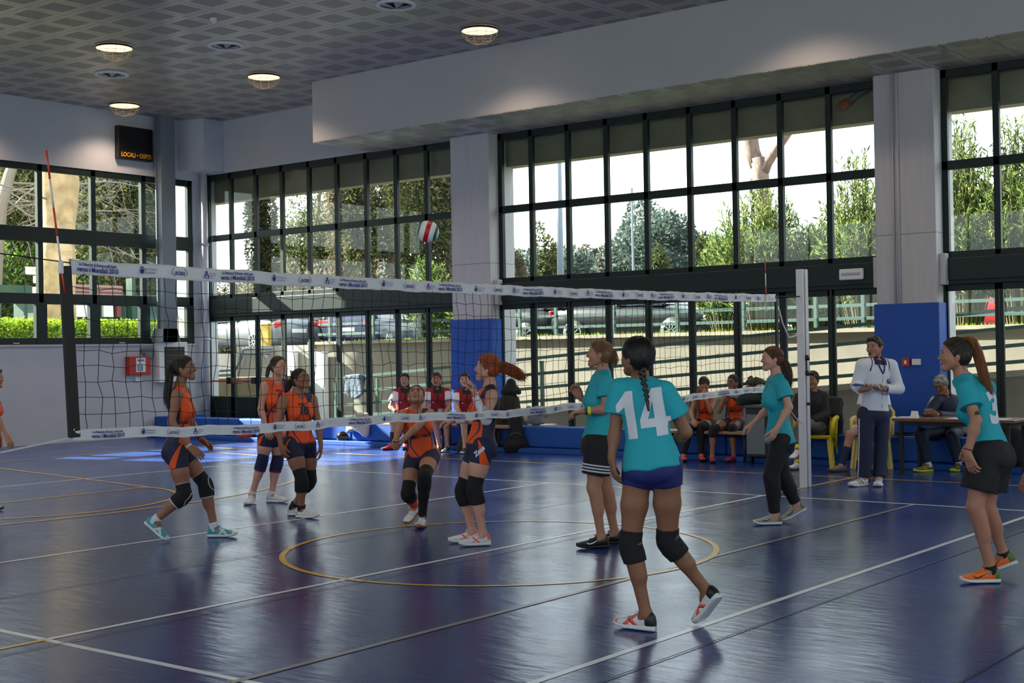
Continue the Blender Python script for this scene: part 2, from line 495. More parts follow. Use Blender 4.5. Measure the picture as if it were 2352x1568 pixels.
# corner concrete bracket, downpipe, steel column
mb = MB(); mb.prism([(14.5, 16.3), (14.5, 15.65), (13.95, 15.65), (13.78, 16.3)], 5.62, CZ, 2)
struct('trim_1', mb, M['wall'], bevel=.01)
p = empty('downpipe', (14.37, 16.15, 0), 'white round downpipe running down the far corner of the hall', 'pipe')
MB().tube([(14.36, 16.16, 0.0), (14.36, 16.16, 5.62)], .075, 14).build('pipe', M['pipe'], p, smooth=True)
MB().lathe((14.36, 16.16, 4.05), [(.0, 0), (.09, 0), (.09, .06), (0, .06)], 14).build('collar', M['pipe'], p, smooth=True)
MB().lathe((14.36, 16.16, 2.0), [(.0, 0), (.09, 0), (.09, .06), (0, .06)], 14).build('collar', M['pipe'], p, smooth=True)
c = empty('steel_column', (13.25, 16.12, 2), 'grey painted steel column standing in front of the end window', 'column')
mb = MB(); mb.box(13.06, 13.42, 15.93, 15.96, 1.97, CZ); mb.box(13.06, 13.42, 16.11, 16.14, 1.97, CZ); mb.box(13.10, 13.38, 15.96, 16.11, 1.97, CZ)
mb.build('shaft', M['steel'], c)
mb = MB(); mb.prism([(13.02, 1.97), (13.50, 1.97), (13.42, 2.25), (13.06, 2.25)], 15.93, 16.28, 1); mb.build('foot_plate', M['steel'], c)

# ---- court lines (inlaid in the floor)
_lz_ = [.0008]
def line(a, b, w, m, z=None, name='court_line'):
    _lz_[0] += .00018; z = _lz_[0]
    a, b = np.array([*a, 0.0]), np.array([*b, 0.0])
    d = (b - a) / np.linalg.norm(b - a); n = np.array([-d[1], d[0], 0]) * w / 2
    V = [a - n, b - n, b + n, a + n]; V = [(v[0], v[1], z) for v in V]
    return raw_mesh(name, V, [(0, 1, 2, 3)], m, None, False, fl)
def arc(c, r, a0, a1, w, m, z=None, n=72):
    _lz_[0] += .00018; z = _lz_[0]
    V = []
    for i in range(n + 1):
        t = math.radians(a0 + (a1 - a0) * i / n)
        for q in (r - w / 2, r + w / 2): V.append((c[0] + q * math.cos(t), c[1] + q * math.sin(t), z))
    F = [(2 * i, 2 * i + 1, 2 * i + 3, 2 * i + 2) for i in range(n)]
    return raw_mesh('court_arc', V, F, m, None, False, fl)
W5 = .05
for x in (0, 9): line((x, -9), (x, 9), W5, M['whiteline'])
for y in (-9, 9, 3, -3): line((-.025, y), (9.025, y), W5, M['whiteline'], .0014)
line((0, 0), (9, 0), W5, M['whiteline'], .0016)
line((-2.8, 0), (0, 0), W5, M['yellowline'], .0012); line((9, 0), (11.35, 0), W5, M['yellowline'], .0012)
for x in (-2.8, 11.35): line((x, -13), (x, 13), W5, M['yellowline'], .0010)
for y in (-13, 13): line((-2.8, y), (11.35, y), W5, M['yellowline'], .0010)
line((-.07, -1.735), (8.95, -1.735), W5, M['greyline'], .0018)
arc((4.28, 0), 1.8, 0, 360, W5, M['yellowline'])
for s_ in (1, -1):
    line((7.0, 13 * s_), (6.1, 7.2 * s_), W5, M['yellowline'], .0009); line((1.5, 13 * s_), (2.5, 7.2 * s_), W5, M['yellowline'], .0009)
    line((2.5, 7.2 * s_), (6.1, 7.2 * s_), W5, M['yellowline'], .0009)
    arc((4.28, 7.2 * s_), 1.8, 0 if s_ < 0 else 180, 180 if s_ < 0 else 360, W5, M['yellowline'])
    arc((4.28, 11.4 * s_), 6.25, 180 if s_ > 0 else 0, 360 if s_ > 0 else 180, W5, M['yellowline'])
# dark welded seams of the vinyl sheets
MS = mat('vinyl_seam', (20, 28, 66), .4)
for y, in ((-.16,), (-3.25,), (-4.7,), (1.5,)): line((-9, y), (12.6, y - .05), .012, MS, .0006, 'floor_seam')

# ---- ceiling fittings
def build_lamp():
    L = empty('ceiling_lamp', (0, 0, 0), 'x', 'ceiling lamp')
    MB().lathe((0, 0, 0), [(.292, 0), (.300, -.018), (.298, -.030), (.288, -.028), (.286, -.005)], 28).build('rim', M['blackgloss'], L, smooth=True)
    MB().lathe((0, 0, 0), [(.288, -.026), (.25, -.034), (.14, -.030), (.0, -.026)], 28).build('reflector', M['lampon'], L, smooth=True)
    g = MB()
    rr = [(.29, -.03), (.275, -.09), (.245, -.14), (.19, -.18)]
    for r, z in rr: g.tube([(r * math.cos(t), r * math.sin(t), z) for t in np.linspace(0, 2 * math.pi, 25)], .0028, 4, False)
    for k in range(12):
        t = k * math.pi / 6
        g.tube([(r * math.cos(t), r * math.sin(t), z) for r, z in rr], .0028, 4, False)
    random.seed(3)
    for k in range(26):
        t = random.uniform(0, 6.28); t2 = t + random.uniform(-1.6, 1.6); r1, r2 = random.uniform(.05, .19), random.uniform(.05, .22)
        g.tube([(.19 * math.cos(t), .19 * math.sin(t), -.18), (r1 * math.cos((t + t2) / 2), r1 * math.sin((t + t2) / 2), -.215), (.19 * math.cos(t2), .19 * math.sin(t2), -.20)], .0022, 4, False)
    g.build('wire_guard', M['wire'], L)
    return L
ld = bpy.data.lights.new('lamp_bulb', 'SPOT')
ld.energy = 105; ld.color = (1.0, .74, .54); ld.spot_size = math.radians(136); ld.spot_blend = .7; ld.shadow_soft_size = .12
lamp0 = None
for x, y, lab in [(8.74, 11.45, 'lit round ceiling lamp with wire basket, upper left one of the far three'), (11.9, 15.55, 'lit round ceiling lamp above the scoreboard near the end wall'),
             (11.91, 11.42, 'lit round ceiling lamp just left of the end of the white bulkhead'), (11.82, 6.28, 'lit round ceiling lamp beside the bulkhead, nearest of those in view'),
             (11.82, 1.15, ''), (8.74, 6.28, ''), (8.74, 15.55, ''), (5.6, 11.42, ''), (5.6, 6.28, ''), (5.6, 1.15, ''), (8.74, 1.15, ''), (11.82, -4.0, ''), (2.4, 11.4, ''), (2.4, 6.28, ''), (-.8, 6.28, ''), (-.8, 11.4, '')]:
    if lab or y < 7:
        if lamp0 is None: lamp0 = build_lamp(); o = lamp0; o.location = (x, y, CZ - .002)
        elif lab: o = dup(lamp0, (x, y, CZ - .002))
        else: o = None
        if o is not None: o['label'] = lab; o['group'] = 'recessed ceiling lamps'
    b = bpy.data.objects.new('lamp_bulb', ld); COL.objects.link(b); b.location = (x, y, CZ - .26)
def build_vent():
    v = empty('air_diffuser', (0, 0, 0), 'x', 'air vent')
    MB().lathe((0, 0, 0), [(.30, 0), (.30, -.02), (.25, -.035), (.235, -.01), (.235, .0)], 28).build('ring', M['white'], v, smooth=True)
    mb = MB(); mb.lathe((0, 0, 0), [(.236, -.003), (0, -.002)], 28).build('backing', M['black'], v)
    mb = MB()
    for k in range(4):
        t = k * math.pi / 2 + .6
        mb.prism([(0, -.005), (.22, -.005), (.0, -.055)], -.004, .004, 1) if False else mb.add([(0, 0, -.06), (.22 * math.cos(t), .22 * math.sin(t), -.008), (.22 * math.cos(t + .8), .22 * math.sin(t + .8), -.008)], [(0, 1, 2)])
    mb.build('vane', M['lampbody'], v)
    return v
v0 = build_vent(); v0.location = (9.89, 10.05, CZ - .002); v0['label'] = 'unlit round air vent right of the far lit lamp'; v0['group'] = 'ceiling air vents'
dup(v0, (9.99, 13.28, CZ - .002), 'unlit round air vent between the two lit lamps on the left')
dup(v0, (9.84, 6.23, CZ - .002), 'unlit round air vent at the top edge of the picture')
sd = empty('smoke_detector', (8.61, 8.81, CZ), 'small round smoke detector on the tiled ceiling', 'smoke detector')
MB().lathe((8.61, 8.81, CZ), [(.05, 0), (.055, -.03), (.035, -.05), (.03, -.075), (0, -.08)], 16).build('body', M['white'], sd, smooth=True)

# ---- scoreboard
def text_mesh(txt, size, bold=0.0, sx=1.0, align='CENTER', shear=0.0):
    cu = bpy.data.curves.new('t', 'FONT'); cu.body = txt; cu.size = size; cu.offset = bold; cu.align_x = align; cu.align_y = 'CENTER'
    cu.resolution_u = 3; cu.shear = shear
    o = bpy.data.objects.new('t', cu); COL.objects.link(o)
    dg = bpy.context.evaluated_depsgraph_get(); dg.update()
    me = bpy.data.meshes.new_from_object(o.evaluated_get(dg))
    V = np.array([v.co[:] for v in me.vertices]); F = [tuple(p.vertices) for p in me.polygons]
    bpy.data.objects.remove(o); bpy.data.meshes.remove(me); bpy.data.curves.remove(cu)
    V[:, 0] *= sx
    return V[:, :2], F
def place_text(name, V2, F, org, u, v, m, parent):
    org, u, v = [np.asarray(a, float) for a in (org, u, v)]
    return raw_mesh(name, org + V2[:, :1] * u + V2[:, 1:2] * v, F, m, None, False, parent)
sb = empty('scoreboard', (12.7, WA - .07, 5.74), 'black electronic scoreboard high on the end wall with yellow lettering', 'scoreboard')
sx0, sx1 = at(272, 330, 1, WA - .13)[0], at(351, 330, 1, WA - .13)[0]
MB().box(sx0, sx1, WA - .13, WA - .002, 5.74, 6.42).build('case', M['scoreboard'], sb, bevel=.008)
V2, F = text_mesh('LOCALI \u2022 OSPITI', .125, .004, 1.0)
V2[:, 0] *= (sx1 - sx0) * .86 / (V2[:, 0].max() - V2[:, 0].min()); V2[:, 0] -= (V2[:, 0].max() + V2[:, 0].min()) / 2
place_text('lettering', V2, F, ((sx0 + sx1) / 2 + .005, WA - .137, 5.83), (1, 0, 0), (0, 0, 1), M['orange_led'], sb)
MB().box(sx0 + .03, sx1 - .03, WA - .1335, WA - .128, 5.93, 6.38).build('display', M['blackgloss'], sb)

# ---- fittings on the end wall
def wbox(name, lab, cat, px0, py0, px1, py1, dep, m):
    a = at(px0, py0, 1, WA); b = at(px1, py1, 1, WA)
    o = empty(name, ((a[0] + b[0]) / 2, WA - dep / 2, b[2]), lab, cat)
    MB().box(a[0], b[0], WA - dep, WA - .001, b[2], a[2]).build('case', m, o, bevel=.006)
    return o, a, b
o, a, b = wbox('fire_alarm_panel', 'red wall panel with a white notice on the low white wall', 'alarm panel', 287, 819, 337, 860, .14, M['red'])
MB().box(a[0] + .17, a[0] + .40, WA - .144, WA - .139, b[2] + .06, a[2] - .03).build('notice', M['white'], o)
bl = mat('pale_blue_print', (70, 120, 176), .5)
MB().box(a[0] + .20, a[0] + .37, WA - .146, WA - .143, a[2] - .10, a[2] - .06).box(a[0] + .2, a[0] + .24, WA - .146, WA - .143, b[2] + .08, b[2] + .2).box(a[0] + .29, a[0] + .33, WA - .146, WA - .143, b[2] + .08, b[2] + .2).build('print', bl, o)
o, a, b = wbox('electrical_cabinet', 'white electrical cabinet with a dark window below the steel column', 'cabinet', 352, 786, 418, 876, .2, M['white'])
MB().box(a[0] + .13, b[0] - .08, WA - .206, WA - .199, b[2] + .12, a[2] - .1).build('door_window', M['blackgloss'], o)
g = MB()
for k in range(5): g.box(a[0] + .15, b[0] - .10, WA - .209, WA - .205, b[2] + .2 + k * .12, b[2] + .205 + k * .12)
g.build('switch_row', M['steel'], o)
o, a, b = wbox('alarm_siren', 'small round metal siren beside the electrical cabinet', 'siren', 322, 800, 352, 812, .05, M['steel'])
MB().lathe(((a[0] + b[0]) / 2, WA - .05, (a[2] + b[2]) / 2 - .1), [(.0, .10), (.06, .10), (.10, .03), (.10, 0)], 18, (0, -1, 0)).build('horn', M['steel'], o, smooth=True)
o, a, b = wbox('socket_outlet', 'small white socket box under the red alarm panel', 'socket', 309, 866, 324, 876, .04, M['white'])
el = empty('emergency_light', (14.4, 1.3, 2.63), 'white emergency light unit on the dark beam above the doors', 'emergency light')
MB().box(14.37, 14.44, 1.12, 1.50, 2.635, 2.80).build('case', M['white'], el, bevel=.02, seg=3)
MB().box(14.365, 14.372, 1.16, 1.46, 2.70, 2.74).build('tube_cover', M['diffuser'], el)
cp = empty('alarm_call_point', (14.2, .48, 1.3), 'red square alarm button box on the blue pillar padding', 'alarm button')
a = at(2073, 822, 0, 14.21); b = at(2091, 841, 0, 14.21)
MB().box(14.17, 14.214, a[1], b[1], b[2], a[2]).build('case', M['red'], cp, bevel=.005)
MB().box(14.164, 14.172, a[1] - .04, b[1] + .04, b[2] + .035, a[2] - .035).build('button', M['white'], cp)
cp = empty('wall_socket', (14.2, .28, 1.3), 'white wall socket right of the red alarm button', 'socket')
a = at(2096, 824, 0, 14.21); b = at(2116, 838, 0, 14.21)
MB().box(14.18, 14.214, a[1], b[1], b[2], a[2]).build('plate', M['white'], cp, bevel=.005)
MB().box(14.176, 14.181, a[1] - .10, a[1] - .12, b[2] + .05, a[2] - .04).build('switch', M['black'], cp)

# ---- low blue crash pads
y = 16.2; n = 0
while y > -7.5:
    L_ = 1.93
    if n == 0: labp = 'blue crash pad in the far corner beside the downpipe'
    else: labp = ['blue crash pad behind the green and red bag pile', 'sunlit blue crash pad left of the folded beige jacket', 'blue crash pad behind the black shoulder bag', 'blue crash pad behind the seated boys in red', 'blue crash pad behind the dark backpacks', 'blue crash pad behind the player in black shorts', 'blue crash pad behind the girls on the bench', 'blue crash pad behind the man in black', 'blue crash pad behind the officials table', 'blue crash pad at the right edge under the table end', 'blue crash pad', 'blue crash pad'][n - 1]
    o = empty('crash_pad', (13.1, y - L_ / 2, 0), labp, 'crash pad', 'low blue pads along the glazed wall')
    MB().box(12.99, 13.25, y - L_ + .015, y, .08, .42).build('cushion', M['pad'], o, bevel=.03, seg=3)
    MB().box(12.80, 13.3, y - L_, y, .0, .075).build('foot_board', M['pad'], o, bevel=.008)
    y -= L_; n += 1
    if n >= 11: break
o = empty('crash_pad', (13.6, 16.1, 0), 'short blue crash pad against the end wall left of the downpipe', 'crash pad', 'low blue pads along the end wall')
MB().box(13.35, 14.24, 16.06, 16.28, 0, .42).build('cushion', M['pad'], o, bevel=.03, seg=3)
# ================================================================ outside
struct('ground', MB().box(WB + .3, 18.45, -40, 60, -.3, -.02), M['paving'])
struct('ground', MB().box(18.9, 110, -60, 24, GZ - 3, GZ).box(24, 110, 24, 140, GZ - 3, GZ), M['asphalt'])
def gz(x, y): return GZ if (y < 24 and x > 18.9) or x > 24 else 1.15
struct('ground', MB().box(-60, 18.9, 17.2, 140, .2, 1.15).box(18.9, 24, 24, 140, .2, 1.15), M['soil'])
rw = MB(); rw.box(18.5, 18.9, -30, 17.3, -.3, 1.9)
struct('retaining_wall', rw, M['concrete'])
tag(MB().box(18.42, 18.98, -30, 17.3, 1.9, 1.97).build('coping', M['coping']), kind='structure')
struct('grass_verge', MB().box(18.98, 20.4, -30, 17.2, 1.6, 1.86), M['grass'])
# portico beam along the glazed wall and eaves over the end window
struct('roof_beam', MB().box(14.78, 15.06, -14, 17.0, 5.02, 6.72), M['fascia'])
struct('wall_outer', MB().box(15.0, 15.35, 17.62, 18.6, 0, 6.4).box(14.92, 15.08, 17.5, 17.62, 0, 6.4), M['outwall'])

# ramp with its handrail
rp = empty('access_ramp', (17, 5, 0), kind='structure')
def rz(y): return 0.44 + (8.97 - y) * 0.0765
mb = MB(); mb.prism([(14.7, -.02), (14.7, .02), (-6, rz(-6)), (-6, -.02)], 16.8, 18.45, 0); mb.build('ramp_body', M['concrete'], rp)
MB().bar((16.77, 14.7, .03), (16.77, -6, rz(-6) + .03), .1, .1).build('kerb', M['coping'], rp)
hr = empty('ramp_railing', (17, 14, 0), 'green metal ramp railing with four sloping rails in front of the concrete wall', 'railing')
for k, dz in enumerate((1.02, .74, .46, .20)):
    MB().bar((17, 14.9, .03 + dz + (.05 if k < 1 else 0)), (17, -6, rz(-6) + dz), .05, .06).build('rail', M['rail'], hr)
for y in (14.9, 13.6, 11.3, 9.05, 6.9, 5.6, 3.3, 1.05, -1.2):
    MB().box(16.97, 17.03, y - .03, y + .03, max(0, rz(y) - .02), rz(y) + 1.02).build('post', M['rail'], hr)
# upper railing on the retaining wall
ur = empty('parking_railing', (18.6, 5, 1.97), 'green metal railing with three rails on top of the concrete wall', 'railing')
for dz in (.66, .42, .18):
    MB().box(18.58, 18.63, -8, 17.1, 1.97 + dz - .03, 1.97 + dz + .03).build('rail', M['rail'], ur)
for y in (16.7, 15.23, 13.75, 12.25, 10.83, 9.86, 8.38, 6.87, 5.39, 3.89, 2.96, 1.4, -.1, -1.6):
    MB().box(18.57, 18.63, y - .03, y + .03, 1.97, 2.72).box(18.5, 18.72, y - .12, y + .12, 1.965, 1.985).build('post', M['rail'], ur)
# outdoor heating unit, pipework
hu = empty('outdoor_cabinet', (18.2, 15.7, 0), 'white metal utility cabinet standing against the outdoor concrete wall', 'utility cabinet')
a = at(722, 808, 0, 18.3); b = at(746, 960, 0, 18.3)
MB().box(18.3, 18.45, b[1], a[1], 0, a[2]).build('case', M['white'], hu, bevel=.01)
hu = empty('outdoor_cabinet', (18.2, 17.2, 0), 'wide white utility cabinet seen through the exit doors', 'utility cabinet')
a = at(648, 805, 0, 18.3); b = at(678, 960, 0, 18.3)
MB().box(18.3, 18.44, b[1], a[1], 0, a[2]).build('case', M['white'], hu, bevel=.01)
MB().box(18.285, 18.3, b[1] + .05, b[1] + .15, a[2] - .6, a[2] - .5).build('handle', M['black'], hu)
pp = empty('wall_pipework', (17.6, 19, 1), 'grey looping pipework on the pale outdoor wall', 'pipes')
P = [at(x, y, 0, 18.3) for x, y in ((500, 862), (535, 860), (548, 835), (552, 815), (560, 812), (620, 812))]
MB().tube(P, .03, 8).tube([q + np.array([0, -.1, .12]) for q in P], .03, 8).build('pipe', M['steel'], pp, smooth=True)
mb = MB().box(18.46, 18.5, 17.3, 20, 0, 1.9)
struct('retaining_wall', mb, M['outwall'])

# pipe bend with orange elbow above bay two
pe = empty('drain_elbow', (14.7, 1.2, 5.3), 'grey drain pipe with an orange elbow under the eaves by the pillar', 'drain pipe')
P = [at(1945, 238, 0, 14.69), at(1962, 222, 0, 14.69), at(1985, 205, 0, 14.69), at(2008, 196, 0, 14.69)]
MB().tube(P, .045, 12).build('pipe', M['steel'], pe, smooth=True)
MB().tube([P[0] + np.array([0.0, .09, -.03]), P[0] + np.array([0, .03, 0]), P[0] + (P[1] - P[0]) * .4], [.07, .07, .055], 12).build('elbow', mat('orange_pipe', (190, 98, 58), .5), pe, smooth=True)

# ---- leaves and trees
LEAF = [leaf_mat('leaf_sunlit', (108, 128, 56)), leaf_mat('leaf_mid', (74, 98, 46)), leaf_mat('leaf_deep', (48, 68, 36))]  # three natural leaf greens, mixed at random leaf by leaf
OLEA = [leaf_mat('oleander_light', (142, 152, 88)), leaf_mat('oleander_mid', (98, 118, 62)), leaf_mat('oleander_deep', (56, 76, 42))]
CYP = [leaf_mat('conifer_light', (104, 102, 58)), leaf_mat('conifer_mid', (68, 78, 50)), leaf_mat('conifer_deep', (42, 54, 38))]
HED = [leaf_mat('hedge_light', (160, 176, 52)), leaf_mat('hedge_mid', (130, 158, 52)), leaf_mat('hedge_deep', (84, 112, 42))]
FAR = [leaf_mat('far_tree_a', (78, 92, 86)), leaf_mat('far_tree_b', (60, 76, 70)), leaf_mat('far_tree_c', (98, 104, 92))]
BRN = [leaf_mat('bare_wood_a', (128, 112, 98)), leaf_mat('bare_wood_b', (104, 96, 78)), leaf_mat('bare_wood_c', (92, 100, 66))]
def leaves(name, C, D, L, W, mats, parent=None, seed=1, curl=.15):
    """one rhombic leaf at each centre C (n,3) pointing along D (n,3)"""
    rng = np.random.default_rng(seed)
    n = len(C)
    D = D / np.maximum(np.linalg.norm(D, axis=1), 1e-9)[:, None]
    S_ = np.cross(D, rng.normal(size=(n, 3))); S_ /= np.maximum(np.linalg.norm(S_, axis=1), 1e-9)[:, None]
    N = np.cross(D, S_)
    l = L * rng.uniform(.7, 1.25, n)[:, None]; w = W * rng.uniform(.7, 1.2, n)[:, None]
    a = C; b = C + D * l * .45 + S_ * w * .5 + N * l * curl * .4; c = C + D * l + N * l * curl * -.3; d = C + D * l * .45 - S_ * w * .5 + N * l * curl * .4
    V = np.stack([a, b, c, d], 1).reshape(-1, 3)
    F = np.arange(4 * n).reshape(n, 4)
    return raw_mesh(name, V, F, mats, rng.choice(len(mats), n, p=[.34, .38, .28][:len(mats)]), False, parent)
def crown_points(rng, n, c, r, shell=.35):
    """points in lumpy ellipsoid"""
    k = 14
    lc = rng.normal(size=(k, 3)); lc /= np.linalg.norm(lc, axis=1)[:, None]; lc *= rng.uniform(.25, .72, k)[:, None]
    i = rng.integers(0, k, n)
    v = rng.normal(size=(n, 3)); v /= np.linalg.norm(v, axis=1)[:, None]
    rad = (1 - shell * rng.random(n) ** 2)[:, None] * rng.uniform(.28, .46, k)[i][:, None]
    p = (lc[i] + v * rad)
    return np.asarray(c) + p * np.asarray(r), v

def oleander(px, ytop, ybase, X, w, n, seed, label):
    rng = np.random.default_rng(seed)
    b = at(px, ybase, 0, X); t = at(px, ytop, 0, X)
    h = t[2] - GZ
    o = empty('oleander_bush', (X, b[1], GZ), label, 'bush', 'oleander bushes beyond the railing')
    st = MB(); C = []; D = []
    for s_ in range(int(n / 55)):
        a = rng.uniform(0, 2 * math.pi); q = rng.uniform(0, 1) ** .6
        tip = np.array([X + math.cos(a) * q * w * .8, b[1] + math.sin(a) * q * w, GZ + h * (1 - .45 * q ** 2) * rng.uniform(.62, 1.0)])
        root = np.array([X + math.cos(a) * q * w * .25, b[1] + math.sin(a) * q * w * .25, GZ])
        mid = (root + tip) / 2 + np.array([0, 0, h * .12])
        st.tube([root, mid, tip], [.018, .012, .005], 4, False)
        T = np.linspace(.32, 1.0, 55)[:, None]
        P = (1 - T) ** 2 * root + 2 * T * (1 - T) * mid + T ** 2 * tip + rng.normal(scale=.02, size=(55, 3))
        d = (tip - mid) / np.linalg.norm(tip - mid)
        C.append(P); D.append(d * .8 + rng.normal(scale=.75, size=(55, 3)) * np.array([1, 1, .7]) + np.array([0, 0, .25]))
    st.build('stem', M['soil'], o)
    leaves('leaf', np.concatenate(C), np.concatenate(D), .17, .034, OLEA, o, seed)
    return o
oleander(1745, 405, 765, 20.3, 1.25, 9000, 1, 'tall green oleander bush below the forked pine trunk')
oleander(1665, 520, 770, 20.6, .8, 4500, 2, 'oleander bush left of the forked pine trunk')
oleander(1868, 470, 765, 20.6, 1.0, 6000, 3, 'reddish oleander bush between the tall bush and the white post')
oleander(1990, 330, 760, 20.2, 1.1, 8000, 4, 'tall oleander bush left of the second blue pillar')
oleander(2215, 255, 755, 20.0, 1.0, 9000, 5, 'oleander bush directly right of the second blue pillar')
oleander(2345, 240, 755, 20.0, 1.0, 9000, 6, 'oleander bush at the right edge of the picture')
oleander(985, 575, 785, 20.2, .75, 3800, 7, 'oleander bush left of the first blue pillar')
oleander(1055, 640, 785, 20.2, .8, 3000, 8, 'low oleander bush behind the first blue pillar')

# short weeds on the verge
rng = np.random.default_rng(5); n = 5200
C = np.stack([rng.uniform(18.95, 20.2, n), rng.uniform(-6, 16.8, n), np.full(n, 1.85)], 1)
tag(leaves('verge_grass', C, np.stack([rng.normal(scale=.3, size=n), rng.normal(scale=.3, size=n), np.ones(n)], 1), .17, .018, HED, None, 9), 'fringe of grass and weeds along the top of the concrete wall', 'grass', kind='stuff')

def tree(name, base, h, tr, cc, cr, n, mats, leaf, label, group, seed, bark, lean=(0, 0)):
    rng = np.random.default_rng(seed)
    base = np.array(base, float)
    o = empty(name, base, label, 'tree', group)
    top = base + np.array([lean[0], lean[1], h])
    P = [base + (top - base) * t + rng.normal(scale=tr * .25, size=3) * (t > 0) for t in np.linspace(0, 1, 7)]
    MB().tube(P, list(np.linspace(tr, tr * .45, 7)), 12).build('trunk', bark, o, smooth=True)
    C, D = crown_points(rng, n, base + np.array(cc), cr)
    D = D + rng.normal(scale=.7, size=D.shape) + np.array([0, 0, -.1])
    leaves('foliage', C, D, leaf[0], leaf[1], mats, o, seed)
    return o
# conifers beyond the end window and beyond the left bay
G1 = 'dark evergreens beyond the end window'
k = 0
for px, Y, h, w in ((215, 34, 15, 2.6), (262, 31, 13, 2.2), (310, 33, 14, 2.4), (350, 36, 15, 2.6), (180, 39, 12, 3.0), (60, 42, 11, 3.5), (10, 38, 11, 3.0), (120, 45, 13, 3.5)):
    b = at(px, 700, 1, Y)
    lab1 = {215: 'olive evergreen just right of the plane tree trunk', 262: 'evergreen filling the left half of the third window pane', 310: 'evergreen filling the right half of the third window pane', 350: 'evergreen behind the grey steel column', 180: 'evergreen directly behind the plane tree trunk', 60: 'evergreen behind the bare pale branches', 10: 'evergreen at the very left edge behind the bare tree', 120: 'farthest evergreen left of the plane tree trunk'}[px]
    tree('evergreen_tree', (b[0], Y, gz(b[0], Y)), h * .9, .22, (0, 0, h * .5), (w, w, h * .55), 15000, CYP, (.20, .075), lab1, G1, 20 + k, M['barkp']); k += 1
G2 = 'dark evergreens beyond the left bay of the glazed wall'
for px, X, h, w in ((610, 34, 12, .8), (800, 33, 12, 1.2), (905, 34, 13, 2.2), (965, 32, 13, 2.0), (1030, 33, 12.5, 2.2), (650, 42, 7.0, 3), (735, 42, 9.0, 2.6), (850, 42, 10.0, 2.6)):
    b = at(px, 700, 0, X)
    lab2 = {610: 'slim dark cypress in the third pane column of the left bay', 800: 'slim dark cypress in the fifth pane column of the left bay', 905: 'tall brownish evergreen left of the flying ball', 965: 'tall evergreen right behind the flying ball', 1030: 'evergreen touching the left edge of the first pillar', 650: 'low wide evergreen behind the silver car', 735: 'mid height evergreen above the dark blue hatchback', 850: 'evergreen at the back between the slim cypress and the ball'}[px]
    tree('evergreen_tree', (X, b[1], gz(X, b[1])), h * .9, .22, (0, 0, h * .5), (w, w, h * .55), 15000, CYP if k % 3 else BRN, (.20, .075), lab2, G2, 20 + k, M['barkp']); k += 1
# scrub band closing the view low down behind the left bay and the end wall
def scrub(label, pts, n, mats, r, seed, leaf=(.22, .09)):
    rng = np.random.default_rng(seed); C = []; D = []
    for q in pts:
        c, d = crown_points(rng, n, q, r); C.append(c); D.append(d)
    C = np.concatenate(C); D = np.concatenate(D)
    return tag(leaves('scrub', C, D + rng.normal(scale=.7, size=D.shape), leaf[0], leaf[1], mats, None, seed), label, 'shrubs', kind='stuff')
scrub('brown and green scrub band behind the cars, seen through the left bay', [(at(px, 700, 0, 38)[0], at(px, 700, 0, 38)[1], 3.2) for px in range(520, 1080, 45)], 6000, [BRN[0], BRN[1], CYP[1]], (2.6, 2.6, 2.6), 41)
scrub('mixed green scrub behind the green kiosk beyond the end window', [(at(px, 700, 1, 36)[0], 36, 3.4) for px in range(-40, 440, 60)], 6000, [LEAF[0], LEAF[1], CYP[1]], (2.6, 2.0, 3.0), 42, (.2, .09))

# distant wooded hill and tree line through the middle bay
hl = MB()
V = []; nx = 60
rng = np.random.default_rng(8)
for i in range(nx + 1):
    y = -70 + 190 * i / nx
    hgt = 5.5 + 2.0 * math.sin(i * .35) + 1.2 * math.sin(i * .9 + 1) + (2.5 if y > 60 else 0)
    V += [(95, y, GZ - 2), (97, y, hgt), (125, y, hgt + 3), (140, y, GZ - 2)]
F = [(4 * i + j, 4 * i + j + 1, 4 * i + j + 5, 4 * i + j + 4) for i in range(nx) for j in range(3)]
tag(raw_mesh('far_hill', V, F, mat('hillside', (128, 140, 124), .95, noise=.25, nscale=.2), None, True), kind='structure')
G3 = 'hazy trees of the distant tree line'
tl = ['hazy far tree hugging the first white pillar', 'hazy far tree left of the first slim cypress', 'hazy far tree right behind the first slim cypress', 'hazy far tree just right of the grey lamp pole',
      'hazy far tree in the third pane column from the first pillar', 'brownish bare far tree left of the thin distant pole', 'brownish bare far tree behind the thin distant pole', 'hazy far tree right of the thin distant pole',
      'tall rounded hazy tree, left half of the highest far crown', 'tall rounded hazy tree, right half of the highest far crown', 'hazy far tree sloping down right of the highest crown', 'hazy far tree left of the oleander bushes',
      'hazy far tree behind the leftmost oleander bush', 'hazy far tree low behind the forked pine trunk', 'hazy far tree right of the forked pine trunk', 'hazy far tree behind the reddish oleander bush', 'hazy far tree left of the second pillar']
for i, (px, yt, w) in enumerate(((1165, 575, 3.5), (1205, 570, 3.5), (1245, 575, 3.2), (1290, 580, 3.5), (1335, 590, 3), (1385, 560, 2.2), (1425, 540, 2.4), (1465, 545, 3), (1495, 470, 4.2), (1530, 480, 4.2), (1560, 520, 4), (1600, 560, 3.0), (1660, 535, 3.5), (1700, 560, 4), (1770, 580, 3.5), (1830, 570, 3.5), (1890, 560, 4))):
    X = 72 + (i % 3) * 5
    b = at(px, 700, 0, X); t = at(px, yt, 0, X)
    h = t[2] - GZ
    tree('distant_tree', (X, b[1], GZ), h * .8, .3, (0, 0, h * .58), (w * .9, w, h * .46), 6500, FAR if i not in (5, 6) else [BRN[0], FAR[0], FAR[1]], (.38, .2), tl[i], G3, 60 + i, M['barkp'])
